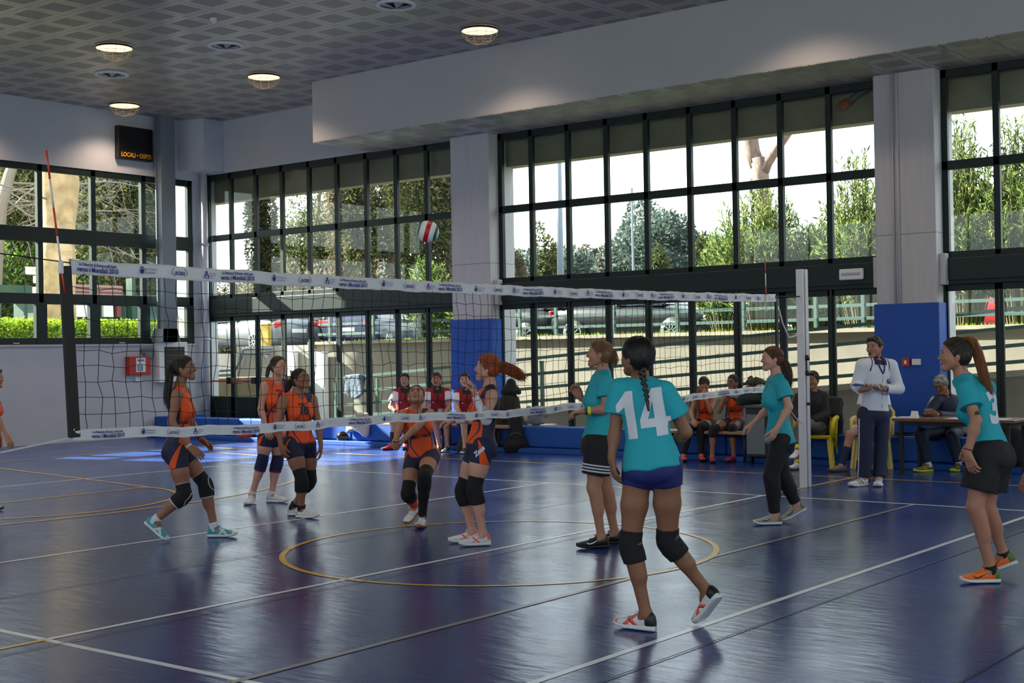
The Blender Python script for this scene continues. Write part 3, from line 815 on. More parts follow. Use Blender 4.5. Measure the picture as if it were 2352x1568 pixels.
for px, yt, yb, w, lab in ((1258, 480, 640, 1.0, 'slim dark cypress left of the grey pole'), (1515, 545, 640, .8, 'slim dark cypress in the middle bay'), (1620, 520, 640, .9, 'slim dark cypress left of the oleanders'), (1180, 560, 650, 1.0, 'brownish bare tree beside the first pillar')):
    X = 52; b = at(px, 700, 0, X); t = at(px, yt, 0, X); h = t[2] - GZ
    tree('cypress', (X, b[1], GZ), h * .7, .15, (0, 0, h * .52), (w * .75, w * .75, h * .5), 6000, CYP if 'cypress' in lab else BRN, (.26, .1), lab, None, 90 + int(px) % 17, M['barkp'])
# umbrella pine fork
pt = empty('pine_trunk', (24, at(1740, 700, 0, 24)[1], GZ), 'thick forked pine trunk rising behind the oleanders', 'tree')
X = 24
def pp_(px, py, dx=0): q = at(px, py, 0, X + dx); return q
mb = MB()
mb.tube([pp_(1760, 740), pp_(1757, 600), pp_(1752, 470), pp_(1748, 405), pp_(1738, 365)], [.24, .23, .20, .19, .19], 14)
mb.tube([pp_(1744, 390), pp_(1728, 350), pp_(1722, 315), pp_(1728, 270), pp_(1740, 200), pp_(1745, 60)], [.18, .19, .20, .17, .15, .10], 14)
mb.tube([pp_(1750, 400), pp_(1764, 372), pp_(1785, 340), pp_(1812, 302), pp_(1850, 250), pp_(1930, 120)], [.15, .12, .11, .10, .09, .06], 12)
mb.build('trunk', M['barkp'], pt, smooth=True)
rng = np.random.default_rng(4)
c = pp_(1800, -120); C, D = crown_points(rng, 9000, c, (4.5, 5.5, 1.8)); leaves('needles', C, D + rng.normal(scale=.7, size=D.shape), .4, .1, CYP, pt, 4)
# poles
po = empty('light_pole', at(1283, 700, 0, 30) * np.array([1, 1, 0]) + np.array([0, 0, GZ]), 'tall grey lamp pole seen through the middle bay', 'pole')
q = at(1283, 360, 0, 30)
MB().tube([(30, q[1], GZ), (30, q[1], q[2] + .6)], [.13, .085], 10).build('shaft', M['steel'], po, smooth=True)
po = empty('light_pole', at(1451, 700, 0, 60) * np.array([1, 1, 0]) + np.array([0, 0, GZ]), 'thin distant pole rising above the far tree line', 'pole')
q = at(1451, 432, 0, 60); MB().tube([(60, q[1], GZ), (60, q[1], q[2])], .06, 6).build('shaft', M['steel'], po)

# plane trees beyond the end window
def limb(mb, rng, p, d, L_, r, depth):
    P = [p]; 
    for s_ in range(5):
        d = d + rng.normal(scale=.20, size=3) + np.array([0, 0, -.03]); d /= np.linalg.norm(d)
        P.append(P[-1] + d * L_ / 5)
    mb.tube(P, list(np.linspace(r, r * .4, 6)), 6 if depth > 1 else 4, False)
    if depth > 0:
        for k_ in range(4):
            i = rng.integers(1, 6)
            nd_ = d + rng.normal(scale=.75, size=3); nd_ /= np.linalg.norm(nd_)
            limb(mb, rng, P[i], nd_, L_ * rng.uniform(.5, .8), r * .42, depth - 1)
rng = np.random.default_rng(12)
a = at(135, 730, 1, 24); t = empty('plane_tree', (15.9, 24, 1.15), 'massive pale plane tree trunk right behind the end window', 'tree')
mb = MB(); zs = np.linspace(1.0, 9.5, 22)
P = [(15.92 + .05 * math.sin(z * 1.3), 24, z) for z in zs]
mb.tube(P, [.44 + .03 * math.sin(z * 2.1) + .02 * math.sin(z * 5) + (.12 if 5.7 < z < 6.5 else 0) * .5 for z in zs], 26)
mb.build('trunk', M['bark'], t, smooth=True)
mb = MB()
for z, dx in ((5.4, 1), (4.9, 1), (6.2, 1), (5.8, -1), (7, 1)):
    limb(mb, rng, np.array([15.92 + .3 * dx, 23.9, z]), np.array([dx * .9, -.1, .25]), 2.6, .032, 2)
mb.build('branch', M['twig'], t)
t = empty('bare_tree', (14.6, 27, 1.15), 'bare pale branched tree at the left edge behind the window', 'tree')
mb = MB()
q = at(20, 380, 1, 27); q2 = at(-20, 740, 1, 27)
mb.tube([q2, at(-12, 600, 1, 27), at(0, 480, 1, 27), at(22, 400, 1, 27), at(45, 330, 1, 27), at(60, 250, 1, 27)], [.24, .22, .19, .15, .12, .09], 12)
for px, py, dx, dz in ((0, 480, 1, .2), (10, 440, 1, .5), (22, 400, 1, .3), (5, 460, 1, .0), (-5, 520, 1, .2), (-8, 560, 1, .3), (-5, 500, 1, .5), (0, 450, .8, -.3), (20, 420, 1, -.2)):
    limb(mb, rng, at(px, py, 1, 27), np.array([dx, -.15, dz]), 2.3, .034, 2)
mb.build('branch', M['twig'], t)

# hedge
rng = np.random.default_rng(14); n = 26000
C = np.stack([rng.uniform(7, 18.2, n), 21 + rng.normal(scale=.28, size=n).clip(-.5, .5), rng.uniform(1.1, 2.52, n) + rng.normal(scale=.03, size=n)], 1)
top = rng.random(n) < .35; C[top, 2] = 2.5 + rng.normal(scale=.035, size=top.sum()); fr = (~top) & (rng.random(n) < .8); C[fr, 1] = 20.5 + rng.normal(scale=.03, size=fr.sum())
he = empty('hedge', (12.5, 21, 1.1), 'clipped yellow green hedge running below the end window', 'hedge')
leaves('leaf', C, rng.normal(size=(n, 3)) + np.array([0, -.4, .6]), .085, .05, HED, he, 15)
MB().box(7, 18.2, 20.6, 21.4, 1.1, 2.42).build('core', HED[2], he)
# kiosk and green fence
ks = empty('kiosk', (19, 28.5, 1.15), 'low green kiosk with red and white striped roof edge behind the plane tree', 'kiosk')
GREEN = mat('kiosk_green', (24, 62, 46), .6)
def yb(px, py, Y=28.0): return at(px, py, 1, Y)
a = yb(160, 672); b = yb(345, 790)
MB().box(a[0], b[0] + 2, 28, 31, 1.15, a[2]).build('wall', GREEN, ks)
zt = yb(200, 655)[2]; zb = yb(200, 678)[2]
MB().box(a[0] - .2, yb(268, 670)[0], 27.7, 31.2, zb, zt).build('roof_edge', mat('pink_white_edge', (150, 112, 106), .6), ks)
for i in range(2):
    MB().box(a[0] - .21, yb(268, 670)[0] + .01, 27.68, 27.69, zb + (zt - zb) * (.2 + .4 * i), zb + (zt - zb) * (.35 + .4 * i)).build('roof_stripe', mat('dark_red_stripe', (92, 46, 44), .6), ks)
c0, c1 = yb(164, 690), yb(208, 728)
MB().box(c0[0], c1[0], 27.9, 28, c1[2], c0[2]).build('shutter', M['white'], ks)
c0, c1 = yb(233, 688), yb(257, 728)
MB().box(c0[0], c1[0], 27.9, 28, c1[2], c0[2]).build('window', M['white'], ks)
c0, c1 = yb(262, 672), yb(272, 728)
MB().box(c0[0], c1[0], 27.85, 28, c1[2], c0[2]).build('door_jamb', mat('terracotta_jamb', (120, 70, 64), .6), ks)
c0, c1 = yb(280, 640), yb(290, 735)
MB().box(c0[0], c1[0], 27.5, 27.8, 1.15, c0[2]).build('corner_post', GREEN, ks)
fn = empty('garden_fence', (12, 26, 1.15), 'blurred green fence across the left end window', 'fence')
z1 = at(50, 655, 1, 26)[2]
MB().box(8, 16.4, 26, 26.03, z1 - .32, z1).box(8, 16.4, 26, 26.03, 1.2, 1.5).build('rail', GREEN, fn)
for x in np.arange(8.2, 16.4, .8): MB().box(x - .03, x + .03, 25.97, 26.06, 1.15, z1).build('post', GREEN, fn)
sg = empty('street_sign', (14.2, 25.2, 1.15), 'pair of small white direction signs on a pole behind the window', 'sign')
a = at(58, 612, 1, 25.2); b = at(90, 631, 1, 25.2); MB().box(a[0], b[0], 25.18, 25.2, b[2], a[2]).build('sign_plate', M['white'], sg)
V2, F = text_mesh('Casa 1', .09); place_text('sign_text', V2, F, (a[0] + .25, 25.175, a[2] - .08), (1, 0, 0), (0, 0, 1), M['inkgrey'], sg)
a2 = at(76, 633, 1, 25.2); b2 = at(88, 650, 1, 25.2); MB().box(a2[0], b2[0], 25.18, 25.2, b2[2], a2[2]).build('sign_plate', M['white'], sg)
MB().tube([(b[0] - .02, 25.22, 1.15), (b[0] - .02, 25.22, a[2])], .03, 8).build('pole', M['steel'], sg)

# ---- parked cars
def car(name, c, heading, paint, label, L_=4.3, Wd=1.75, H=1.47, hatch=True):
    """c: ground centre; heading: unit vector of the front"""
    c = np.asarray(c, float); f = np.array([*heading, 0.0]); f /= np.linalg.norm(f); s_ = np.array([-f[1], f[0], 0]); u = np.array([0, 0, 1.0])
    o = empty(name, c, label, 'car')
    def W_(x, y, z): return c + f * x + s_ * y + u * z
    st = [(-.5, .42, .80, .80), (-.485, .28, .93, .90), (-.44, .2, .99, .96), (-.3, .19, 1.0, 1.0), (-.1, .19, .98, 1.0), (.1, .19, .95, 1.0), (.24, .19, .93, 1.0), (.38, .2, .82, .97), (.46, .24, .72, .90), (.495, .35, .60, .76)]
    mb = MB(); V = []
    for x, z0, z1, w in st:
        for k in range(16):
            t = 2 * math.pi * k / 16
            cx = np.sign(math.cos(t)) * abs(math.cos(t)) ** .45; cz = np.sign(math.sin(t)) * abs(math.sin(t)) ** .45
            V.append(W_(x * L_, cx * w * Wd / 2, (z0 + z1) / 2 + cz * (z1 - z0) / 2))
    F = [(i * 16 + k, i * 16 + (k + 1) % 16, (i + 1) * 16 + (k + 1) % 16, (i + 1) * 16 + k) for i in range(len(st) - 1) for k in range(16)]
    F += [tuple(range(16)), tuple(range((len(st) - 1) * 16, len(st) * 16))]
    mb.add(V, F).build('body', paint, o, smooth=True)
    # greenhouse
    gh = [(-.47 if hatch else -.36, .93, .93, .86), (-.40 if hatch else -.28, .93, H - .08, .80), (-.28, .93, H, .78), (0, .93, H, .78), (.08, .93, H - .05, .78), (.24, .90, .94, .86)]
    V = []
    for x, z0, z1, w in gh:
        V += [W_(x * L_, -Wd / 2 * (w + .07), z0), W_(x * L_, -Wd / 2 * w * .86, z1), W_(x * L_, Wd / 2 * w * .86, z1), W_(x * L_, Wd / 2 * (w + .07), z0)]
    F = [(i * 4 + k, i * 4 + k + 1, (i + 1) * 4 + k + 1, (i + 1) * 4 + k) for i in range(len(gh) - 1) for k in range(3)]
    MB().add(V, F).build('cabin_glass', CARGLASS, o)
    V = []
    for x, z0, z1, w in gh[1:5]:
        V += [W_(x * L_, -Wd / 2 * w * .87, z1 + .005), W_(x * L_, Wd / 2 * w * .87, z1 + .005), W_(x * L_, Wd / 2 * w * .87, z1 + .04), W_(x * L_, -Wd / 2 * w * .87, z1 + .04)]
    F = [(i * 4 + k, i * 4 + (k + 1) % 4, (i + 1) * 4 + (k + 1) % 4, (i + 1) * 4 + k) for i in range(3) for k in range(4)] + [(0, 1, 2, 3), (12, 13, 14, 15)]
    MB().add(V, F).build('roof', paint, o)
    pl = MB()
    for sd_ in (-1, 1):
        for (x0, z0, x1, z1) in ((-.43, .93, -.36, H - .03), (-.05, .93, -.04, H), (.24, .92, .07, H - .04)):
            pl.bar(W_(x0 * L_, sd_ * Wd / 2 * .92, z0), W_(x1 * L_, sd_ * Wd / 2 * .69, z1), .06, .06)
    pl.build('window_pillar', paint, o)
    for x in (-.31, .31):
        for sd_ in (-1, 1):
            wc = W_(x * L_, sd_ * (Wd / 2 - .02), .32)
            w_ = MB().lathe(wc, [(.0, -.1), (.30, -.1), (.32, -.06), (.32, .06), (.30, .09), (.2, .1), (0, .09)], 22, s_ * sd_).build('wheel', M['black'], o, smooth=True)
            hb = MB()
            for k in range(10):
                t = 2 * math.pi * k / 10
                d = f * math.cos(t) + u * math.sin(t)
                hb.bar(wc + s_ * sd_ * .10 + d * .04, wc + s_ * sd_ * .10 + d * .20, .02, .035, s_)
            hb.lathe(wc, [(.20, .10), (.215, .115), (.23, .10)], 22, s_ * sd_).build('hub_cap', ALLOY, w_)
    for sd_ in (-1, 1):
        MB().obox(W_(-.488 * L_, sd_ * Wd * .38, .80), f * .06, s_ * .15, u * .085).build('tail_lamp', TAIL, o, smooth=False, bevel=.04)
        MB().obox(W_(.478 * L_, sd_ * Wd * .34, .60), f * .05, s_ * .15, u * .06).build('head_lamp', M['white'], o, bevel=.02)
    MB().obox(W_(-.5 * L_ - .005, 0, .62), f * .008, s_ * .26, u * .055).build('licence_plate', M['white'], o)
    return o
CARGLASS = mat('car_glass', (24, 32, 40), .15, spec=.6); ALLOY = mat('alloy_wheel', (190, 190, 194), .3, metal=.7); TAIL = mat('tail_lamp_red', (196, 24, 44), .2)
NAVY = mat('navy_car_paint', (30, 30, 66), .32, spec=.4); BLACKP = mat('black_car_paint', (14, 16, 24), .32, spec=.35); SILV = mat('silver_car_paint', (120, 124, 128), .35, metal=.3)
q = at(790, 740, 0, 22.2); car('car', (24.0, q[1] + .5, GZ), (.93, .36), NAVY, 'dark purple blue hatchback parked with its red tail lamp towards the hall')
q = at(640, 740, 0, 21.6); car('car', (21.9, q[1] + 1.4, GZ), (.1, 1), SILV, 'silver car behind the exit doors on the upper car park')
q = at(1478, 740, 0, 22.0); car('car', (22.0, q[1], GZ), (0, -1), BLACKP, 'black hatchback parked lengthwise behind the railing of the middle bay', hatch=True)
q = at(1195, 740, 0, 22.3); car('car', (22.4, q[1] + .55, GZ), (0, 1), BLACKP, 'black car parked left of the black hatchback beside the first pillar')
q = at(2345, 700, 0, 24); car('car', (24, q[1], GZ), (0, -1), mat('red_car_paint', (196, 32, 36), .25, coat=.5), 'red car glimpsed through bushes at the right edge')
yb_ = empty('yellow_container', (19.6, 17, GZ), 'yellow box bin beside the silver car', 'bin')
a = at(598, 742, 0, 19.8); b = at(617, 775, 0, 19.8); MB().box(19.8, 19.9, b[1], a[1], GZ, a[2]).build('bin', mat('yellow_paint', (150, 124, 34), .5), yb_, bevel=.02)

# jacket drying on the ramp railing
# ================================================================ net, posts, ball
NX0, NX1 = 0.20, 9.36
def topz(x): return 2.205 - .035 * math.sin(math.pi * (x - NX0) / (NX1 - NX0)) + .003 * math.sin(9 * x)
def botz(x): return 1.185 - .05 * math.sin(math.pi * (x - NX0) / (NX1 - NX0)) + .010 * math.sin(2.3 * x + 1) + .004 * math.sin(11 * x)
net = empty('volleyball_net', (4.7, 0, 1.1), 'black mesh volleyball net with printed white tapes across the court', 'net')
rng = np.random.default_rng(3)
mb = MB()
nv = 92; xs = np.linspace(NX0, NX1, nv + 1); zf = np.linspace(0, 1, 11)
J = np.zeros((nv + 1, 11, 3))
for i, x in enumerate(xs):
    for j, t in enumerate(zf):
        zt, zb = topz(x) - .03, botz(x) + .03
        J[i, j] = (x + rng.normal(scale=.006) * (0 < j < 10) + .012 * math.sin(x * 1.7 + j), rng.normal(scale=.004), zb + (zt - zb) * t + rng.normal(scale=.006) * (0 < j < 10))
for i in range(nv + 1): mb.tube(J[i], .0024, 3, False)
for j in range(1, 10): mb.tube(J[:, j], .0024, 3, False)
mb.build('mesh', M['net'], net, smooth=True)
def tape(zf_, w, name, y=0.0):
    n = 240; V = []
    for side in (-1, 1):
        for i in range(n + 1):
            x = NX0 + (NX1 - NX0) * i / n
            z = zf_(x); wob = .004 * math.sin(17 * x) + .003 * math.sin(41 * x + 1)
            for k in range(5):
                q = (k / 4 - .5)
                V.append((x, side * (.007 + .004 * math.sin(x * 23 + k) + .003 * math.sin(61 * x + 2 * k)), z + q * w + (wob * .5 if k in (0, 4) else 0)))
    F = []
    for s_ in (0, 1):
        b = s_ * (n + 1) * 5
        for i in range(n):
            for k in range(4): F.append((b + i * 5 + k, b + (i + 1) * 5 + k, b + (i + 1) * 5 + k + 1, b + i * 5 + k + 1))
    b = (n + 1) * 5
    for i in range(n):
        for k in (0, 4): F.append((i * 5 + k, (i + 1) * 5 + k, b + (i + 1) * 5 + k, b + i * 5 + k))
    return raw_mesh(name, V, F, M['tape'], None, True, net)
tape(topz, .088, 'top_tape'); tape(botz, .066, 'bottom_tape')
# printing on the tapes: slogan, crest with province, oval logo, figure with committee
def flat_disc(c, r0, r1, n=20, a0=0, a1=360, sx=1.0, sy=1.0):
    V = []; 
    for i in range(n + 1):
        t = math.radians(a0 + (a1 - a0) * i / n)
        V += [(c[0] + sx * r0 * math.cos(t), c[1] + sy * r0 * math.sin(t)), (c[0] + sx * r1 * math.cos(t), c[1] + sy * r1 * math.sin(t))]
    return np.array(V), [(2 * i, 2 * i + 1, 2 * i + 3, 2 * i + 2) for i in range(n)]
def stamp(parts, x0, zf_, sc, name, m):
    V = []; F = []
    for v, f in parts:
        b = len(V)
        for p in v:
            x = x0 + p[0] * sc; V.append((x, -.0175, zf_(x0) + p[1] * sc + (zf_(x) - zf_(x0))))
        F += [tuple(i + b for i in q) for q in f]
    return raw_mesh(name, V, F, m, None, False, net)
def sh(vf, dx, dy): return (vf[0] + np.array([dx, dy]), vf[1])
SLO = [sh(text_mesh('La Pallavolo di Roma e del Lazio', .026, .0007, .80), 0, .017), sh(text_mesh("verso i Mondiali 2010", .042, .0012, .80), 0, -.014)]
CRE = [(np.array([(-.013, .012), (-.013, -.008), (0, -.024), (.013, -.008), (.013, .012)]), [(0, 1, 2, 3, 4)]), (np.array([(-.010, .017), (-.012, .026), (.012, .026), (.010, .017)]), [(0, 1, 2, 3)])]
CRR = [(np.array([(-.006, .008), (-.006, -.006), (0, -.014), (0, .008)]), [(0, 1, 2, 3)])]
PRO = [sh(text_mesh('PROVINCIA', .02), .065, .009), sh(text_mesh('DI ROMA', .02), .06, -.011)]
ACE = [sh(text_mesh('acea', .046, .0005, 1.0, shear=.3), 0, 0), flat_disc((0, 0), .052, .056, 16, 130, 235, 1.1, .62)]
ACR = [flat_disc((0, 0), .052, .056, 16, -50, 55, 1.1, .62)]
FIG = [flat_disc((0, .018), 0, .009), flat_disc((0, -.01), .010, .019, 24, -60, 235)]
COM = [sh(text_mesh('Comitato', .014), .05, .012), sh(text_mesh('Regionale', .014), .05, -.002), sh(text_mesh('Lazio', .014), .04, -.016)]
stamps = {}
def print_run(zf_, sc, xs_):
    key = id(zf_)
    for x in xs_:
        for parts, dx, nm, m in ((SLO, 0, 'printed_slogan', M['ink']), (CRE, .325, 'printed_crest', M['ink']), (CRR, .325, 'crest_field', M['inkred']), (PRO, .325, 'province_lettering', M['inkgrey']), (ACE, .615, 'oval_logo', M['ink']), (ACR, .615, 'oval_arc', M['inkred']), (FIG, .835, 'figure_logo', M['ink']), (COM, .835, 'committee_lettering', M['ink'])):
            if x + dx * sc > NX1 - .1: continue
            stamp(parts, x + dx * sc, zf_, sc, nm, m)
xs_t = [at(px, 655, 1, 0)[0] for px in (222, 542, 820, 1031, 1222, 1386, 1528, 1650)]
per = (xs_t[3] - xs_t[0]) / 3
print_run(topz, 1.0, [xs_t[0] + per * i for i in range(8)])
xb = [at(px, 990, 1, 0)[0] for px in (245, 565, 827, 1045)]
print_run(botz, .80, [xb[0] + (xb[3] - xb[0]) / 3 * i for i in range(8)])
# side bands, antennas, cords
mb = MB()
mb.bar((NX0 - .035, 0, topz(NX0) + .0), (NX0 + .012, 0, botz(NX0) - .02), .02, .075, (1, 0, 0))
mb.build('side_band', M['black'], net); mb = MB()
mb.bar((NX1 + .02, 0, topz(NX1) + .02), (NX1 + .03, 0, botz(NX1) - .02), .02, .05, (1, 0, 0))
mb.build('side_band', M['black'], net)
def antenna(x, lean, lab, hi):
    o = empty('net_antenna', (x, 0, topz(x)), lab, 'antenna', 'striped rods on the net')
    zb_, zt_ = botz(x) if lean < 0 else botz(x), topz(x) + hi
    n = 10
    for m_, par, nm in ((M['redrod'], 0, 'red_band'), (M['white'], 1, 'white_band')):
        for i in range(n):
            if i % 2 != par: continue
            za, zc = zt_ - (zt_ - zb_) * i / n, zt_ - (zt_ - zb_) * (i + 1) / n
            xa, xc = x + lean * (za - topz(x)), x + lean * (zc - topz(x))
            if (zt_ - za) > hi * 1.05: continue
            MB().tube([(xa, -.012, za), (xc, -.012, zc)], .0062, 8).build(nm, m_, o, smooth=True)
    MB().box(x - .014, x + .014, -.022, .0, topz(x) - .05, topz(x) + .03).build('clip', M['white'] if lean < 0 else M['black'], o, bevel=.006)
antenna(.13, -.13, 'red and white striped antenna leaning at the near left end of the net', .68)
antenna(at(1757, 670, 1, 0)[0], -.01, 'red and white striped antenna at the far right end of the net', .42)
co = MB()
co.tube([(NX0, 0, topz(NX0) + .02), (-.85, 0, topz(0) + .10)], .004, 5)
co.build('top_cable', M['black'], net); co = MB()
co.tube([(NX1 + .02, 0, topz(NX1) + .02), (10.0, 0, 2.24)], .008, 5)
co.build('top_cable', M['black'], net)
co = MB()
co.tube([(NX0, 0, botz(NX0) - .02), (-.85, 0, 1.05)], .006, 5)
co.build('tension_rope', M['tape'], net); co = MB()
q = [at(*p_, 1, 0) for p_ in ((1783, 710), (1790, 712), (1797, 740), (1812, 775), (1838, 768), (1852, 768))]
co.tube(q, .009, 5)
co.build('tension_rope', M['tape'], net); co = MB()
q = [at(*p_, 1, 0) for p_ in ((1750, 897), (1800, 925), (1835, 968), (1845, 972))]
co.tube(q, .007, 5)
co.build('tension_rope', M['tape'], net)
def post(x, lab):
    o = empty('net_post', (x, 0, 0), lab, 'net post', 'volleyball net posts')
    MB().box(x + .012, x + .085, -.045, .045, 0, 2.56).box(x - .055, x - .025, -.045, .045, 0, 2.56).box(x - .03, x + .02, .0, .03, 0, 2.54).build('mast', M['postw'], o, bevel=.006)
    MB().box(x - .028, x + .014, -.012, .002, 0, 2.53).build('slot', M['black'], o)
    mb = MB()
    for z in (1.52, 1.34): mb.lathe((x - .01, -.05, z), [(0, 0), (.032, 0), (.032, .03), (0, .035)], 14, (0, -1, 0))
    mb.lathe((x, -.05, .98), [(0, 0), (.018, 0), (.018, .03), (0, .035)], 10, (0, -1, 0))
    mb.build('knob', M['blackgloss'], o, smooth=True)
    MB().tube([(x - .01, -.055, 1.52), (x - .01, -.055, 1.34)], .006, 6).build('crank_rod', M['black'], o)
post(10.03, 'white net post with black knobs beside the seated man in black')
post(-.93, 'white net post outside the left edge of the picture')
# ball
def nrm3(v): return v / np.linalg.norm(v)
bc = at(983, 532, 1, 1.3)
def ball_mat():
    m = mat('ball_panels', (230, 230, 226), .45)
    nt = m.node_tree; b = nt.nodes['Principled BSDF']
    tc = nt.nodes.new('ShaderNodeTexCoord'); mp = nt.nodes.new('ShaderNodeMapping'); pass
    sp = nt.nodes.new('ShaderNodeSeparateXYZ'); dv = nt.nodes.new('ShaderNodeMath'); dv.operation = 'MULTIPLY_ADD'; dv.inputs[1].default_value = 4.6; dv.inputs[2].default_value = .5
    rp_ = nt.nodes.new('ShaderNodeValToRGB'); rp_.color_ramp.interpolation = 'CONSTANT'
    els = [(0, (232, 230, 226)), (.06, (20, 110, 84)), (.16, (232, 230, 226)), (.40, (190, 20, 40)), (.60, (232, 230, 226)), (.80, (20, 104, 80)), (.92, (232, 230, 226))]
    cr = rp_.color_ramp
    while len(cr.elements) < len(els): cr.elements.new(.5)
    for e, (p_, c) in zip(cr.elements, els): e.position = p_; e.color = lin(c)
    nt.links.new(tc.outputs['Object'], mp.inputs[0]); nt.links.new(mp.outputs[0], sp.inputs[0]); nt.links.new(sp.outputs[0], dv.inputs[0]); nt.links.new(dv.outputs[0], rp_.inputs[0]); nt.links.new(rp_.outputs[0], b.inputs['Base Color'])
    return m
bm = bmesh.new(); bmesh.ops.create_icosphere(bm, subdivisions=4, radius=.105)
for v in bm.verts:
    c = v.co.normalized(); g = min(abs(abs(c.x) - .33), abs(abs(c.x) - .0), 1)
    v.co = c * (.105 - .0018 * math.exp(-(g / .03) ** 2))
me = bpy.data.meshes.new('volleyball'); bm.to_mesh(me); bm.free(); me.materials.append(ball_mat())
for p_ in me.polygons: p_.use_smooth = True
bo = bpy.data.objects.new('volleyball', me); COL.objects.link(bo); bo.location = bc
_lx = nrm3(RGT * .96 - UPV * .27); _lz = nrm3(UPV * .96 + RGT * .27); _ly = np.cross(_lz, _lx)
bo.rotation_euler = Matrix((_lx, _ly, _lz)).transposed().to_euler()
tag(bo, 'red, white and green volleyball in the air above the net', 'ball')
# ================================================================ people: implicit bodies meshed with surface nets
def nrm(v):
    v = np.asarray(v, float); return v / max(np.linalg.norm(v), 1e-9)
def cone(a, b, ra, rb, k=.02, n=None, s=1.0, clip=None):
    return dict(t='c', a=np.asarray(a, float), b=np.asarray(b, float), ra=ra, rb=rb, k=k, n=n, s=s, clip=clip)
def ell(c, ax, r, k=.02, clip=None):
    return dict(t='e', c=np.asarray(c, float), ax=np.asarray(ax, float), r=np.asarray(r, float), k=k, clip=clip)
def pbox(p):
    if p['t'] == 'c':
        m = max(p['ra'], p['rb']) + .05
        return np.minimum(p['a'], p['b']) - m, np.maximum(p['a'], p['b']) + m
    m = p['r'].max() + .05
    return p['c'] - m, p['c'] + m
def pdist(p, X, Y, Z):
    if p['t'] == 'c':
        a = p['a']; ba = p['b'] - a
        x, y, z = X - a[0], Y - a[1], Z - a[2]
        if p['n'] is not None:
            n = p['n']; q = (x * n[0] + y * n[1] + z * n[2]) * (1 / p['s'] - 1)
            x = x + q * n[0]; y = y + q * n[1]; z = z + q * n[2]
            ba = ba + n * ((ba @ n) * (1 / p['s'] - 1))
        L2 = max(ba @ ba, 1e-9)
        t = np.clip((x * ba[0] + y * ba[1] + z * ba[2]) / L2, 0, 1)
        d = np.sqrt((x - ba[0] * t) ** 2 + (y - ba[1] * t) ** 2 + (z - ba[2] * t) ** 2) - (p['ra'] + (p['rb'] - p['ra']) * t)
        if p['n'] is not None: d = d * (p['s'] ** .5)
    else:
        x, y, z = X - p['c'][0], Y - p['c'][1], Z - p['c'][2]
        k0 = 0; k1 = 0
        for i in range(3):
            q = x * p['ax'][i][0] + y * p['ax'][i][1] + z * p['ax'][i][2]
            k0 = k0 + (q / p['r'][i]) ** 2; k1 = k1 + (q / p['r'][i] ** 2) ** 2
        k0 = np.sqrt(k0); k1 = np.sqrt(k1) + 1e-6
        d = k0 * (k0 - 1) / k1
    if p['clip']:
        for pt, n in p['clip']:
            d = np.maximum(d, (X - pt[0]) * n[0] + (Y - pt[1]) * n[1] + (Z - pt[2]) * n[2])
    return d
def field(prims, h, cuts=(), lo=None, hi=None):
    if lo is None:
        bb = [pbox(p) for p in prims]
        lo = np.min([b[0] for b in bb], 0) + .03; hi = np.max([b[1] for b in bb], 0) - .03
    n = np.ceil((hi - lo) / h).astype(int) + 1
    ax = [lo[i] + h * np.arange(n[i]) for i in range(3)]
    F = np.full(n, .2, dtype=np.float32)
    for p in prims:
        a, b = pbox(p)
        i0 = np.maximum(np.floor((a - lo) / h).astype(int), 0); i1 = np.minimum(np.ceil((b - lo) / h).astype(int) + 1, n)
        if np.any(i1 <= i0): continue
        sl = tuple(slice(i0[i], i1[i]) for i in range(3))
        X = ax[0][sl[0]][:, None, None]; Y = ax[1][sl[1]][None, :, None]; Z = ax[2][sl[2]][None, None, :]
        d = pdist(p, X, Y, Z)
        if p.get('sub'):
            F[sl] = np.maximum(F[sl], -d); continue
        g = F[sl]; k = p['k']
        hh = np.maximum(k - np.abs(g - d), 0) / k
        F[sl] = np.minimum(g, d) - hh * hh * k * .25
    X = ax[0][:, None, None]; Y = ax[1][None, :, None]; Z = ax[2][None, None, :]
    for pt, nn in cuts:
        F = np.maximum(F, (X - pt[0]) * nn[0] + (Y - pt[1]) * nn[1] + (Z - pt[2]) * nn[2])
    return F, lo
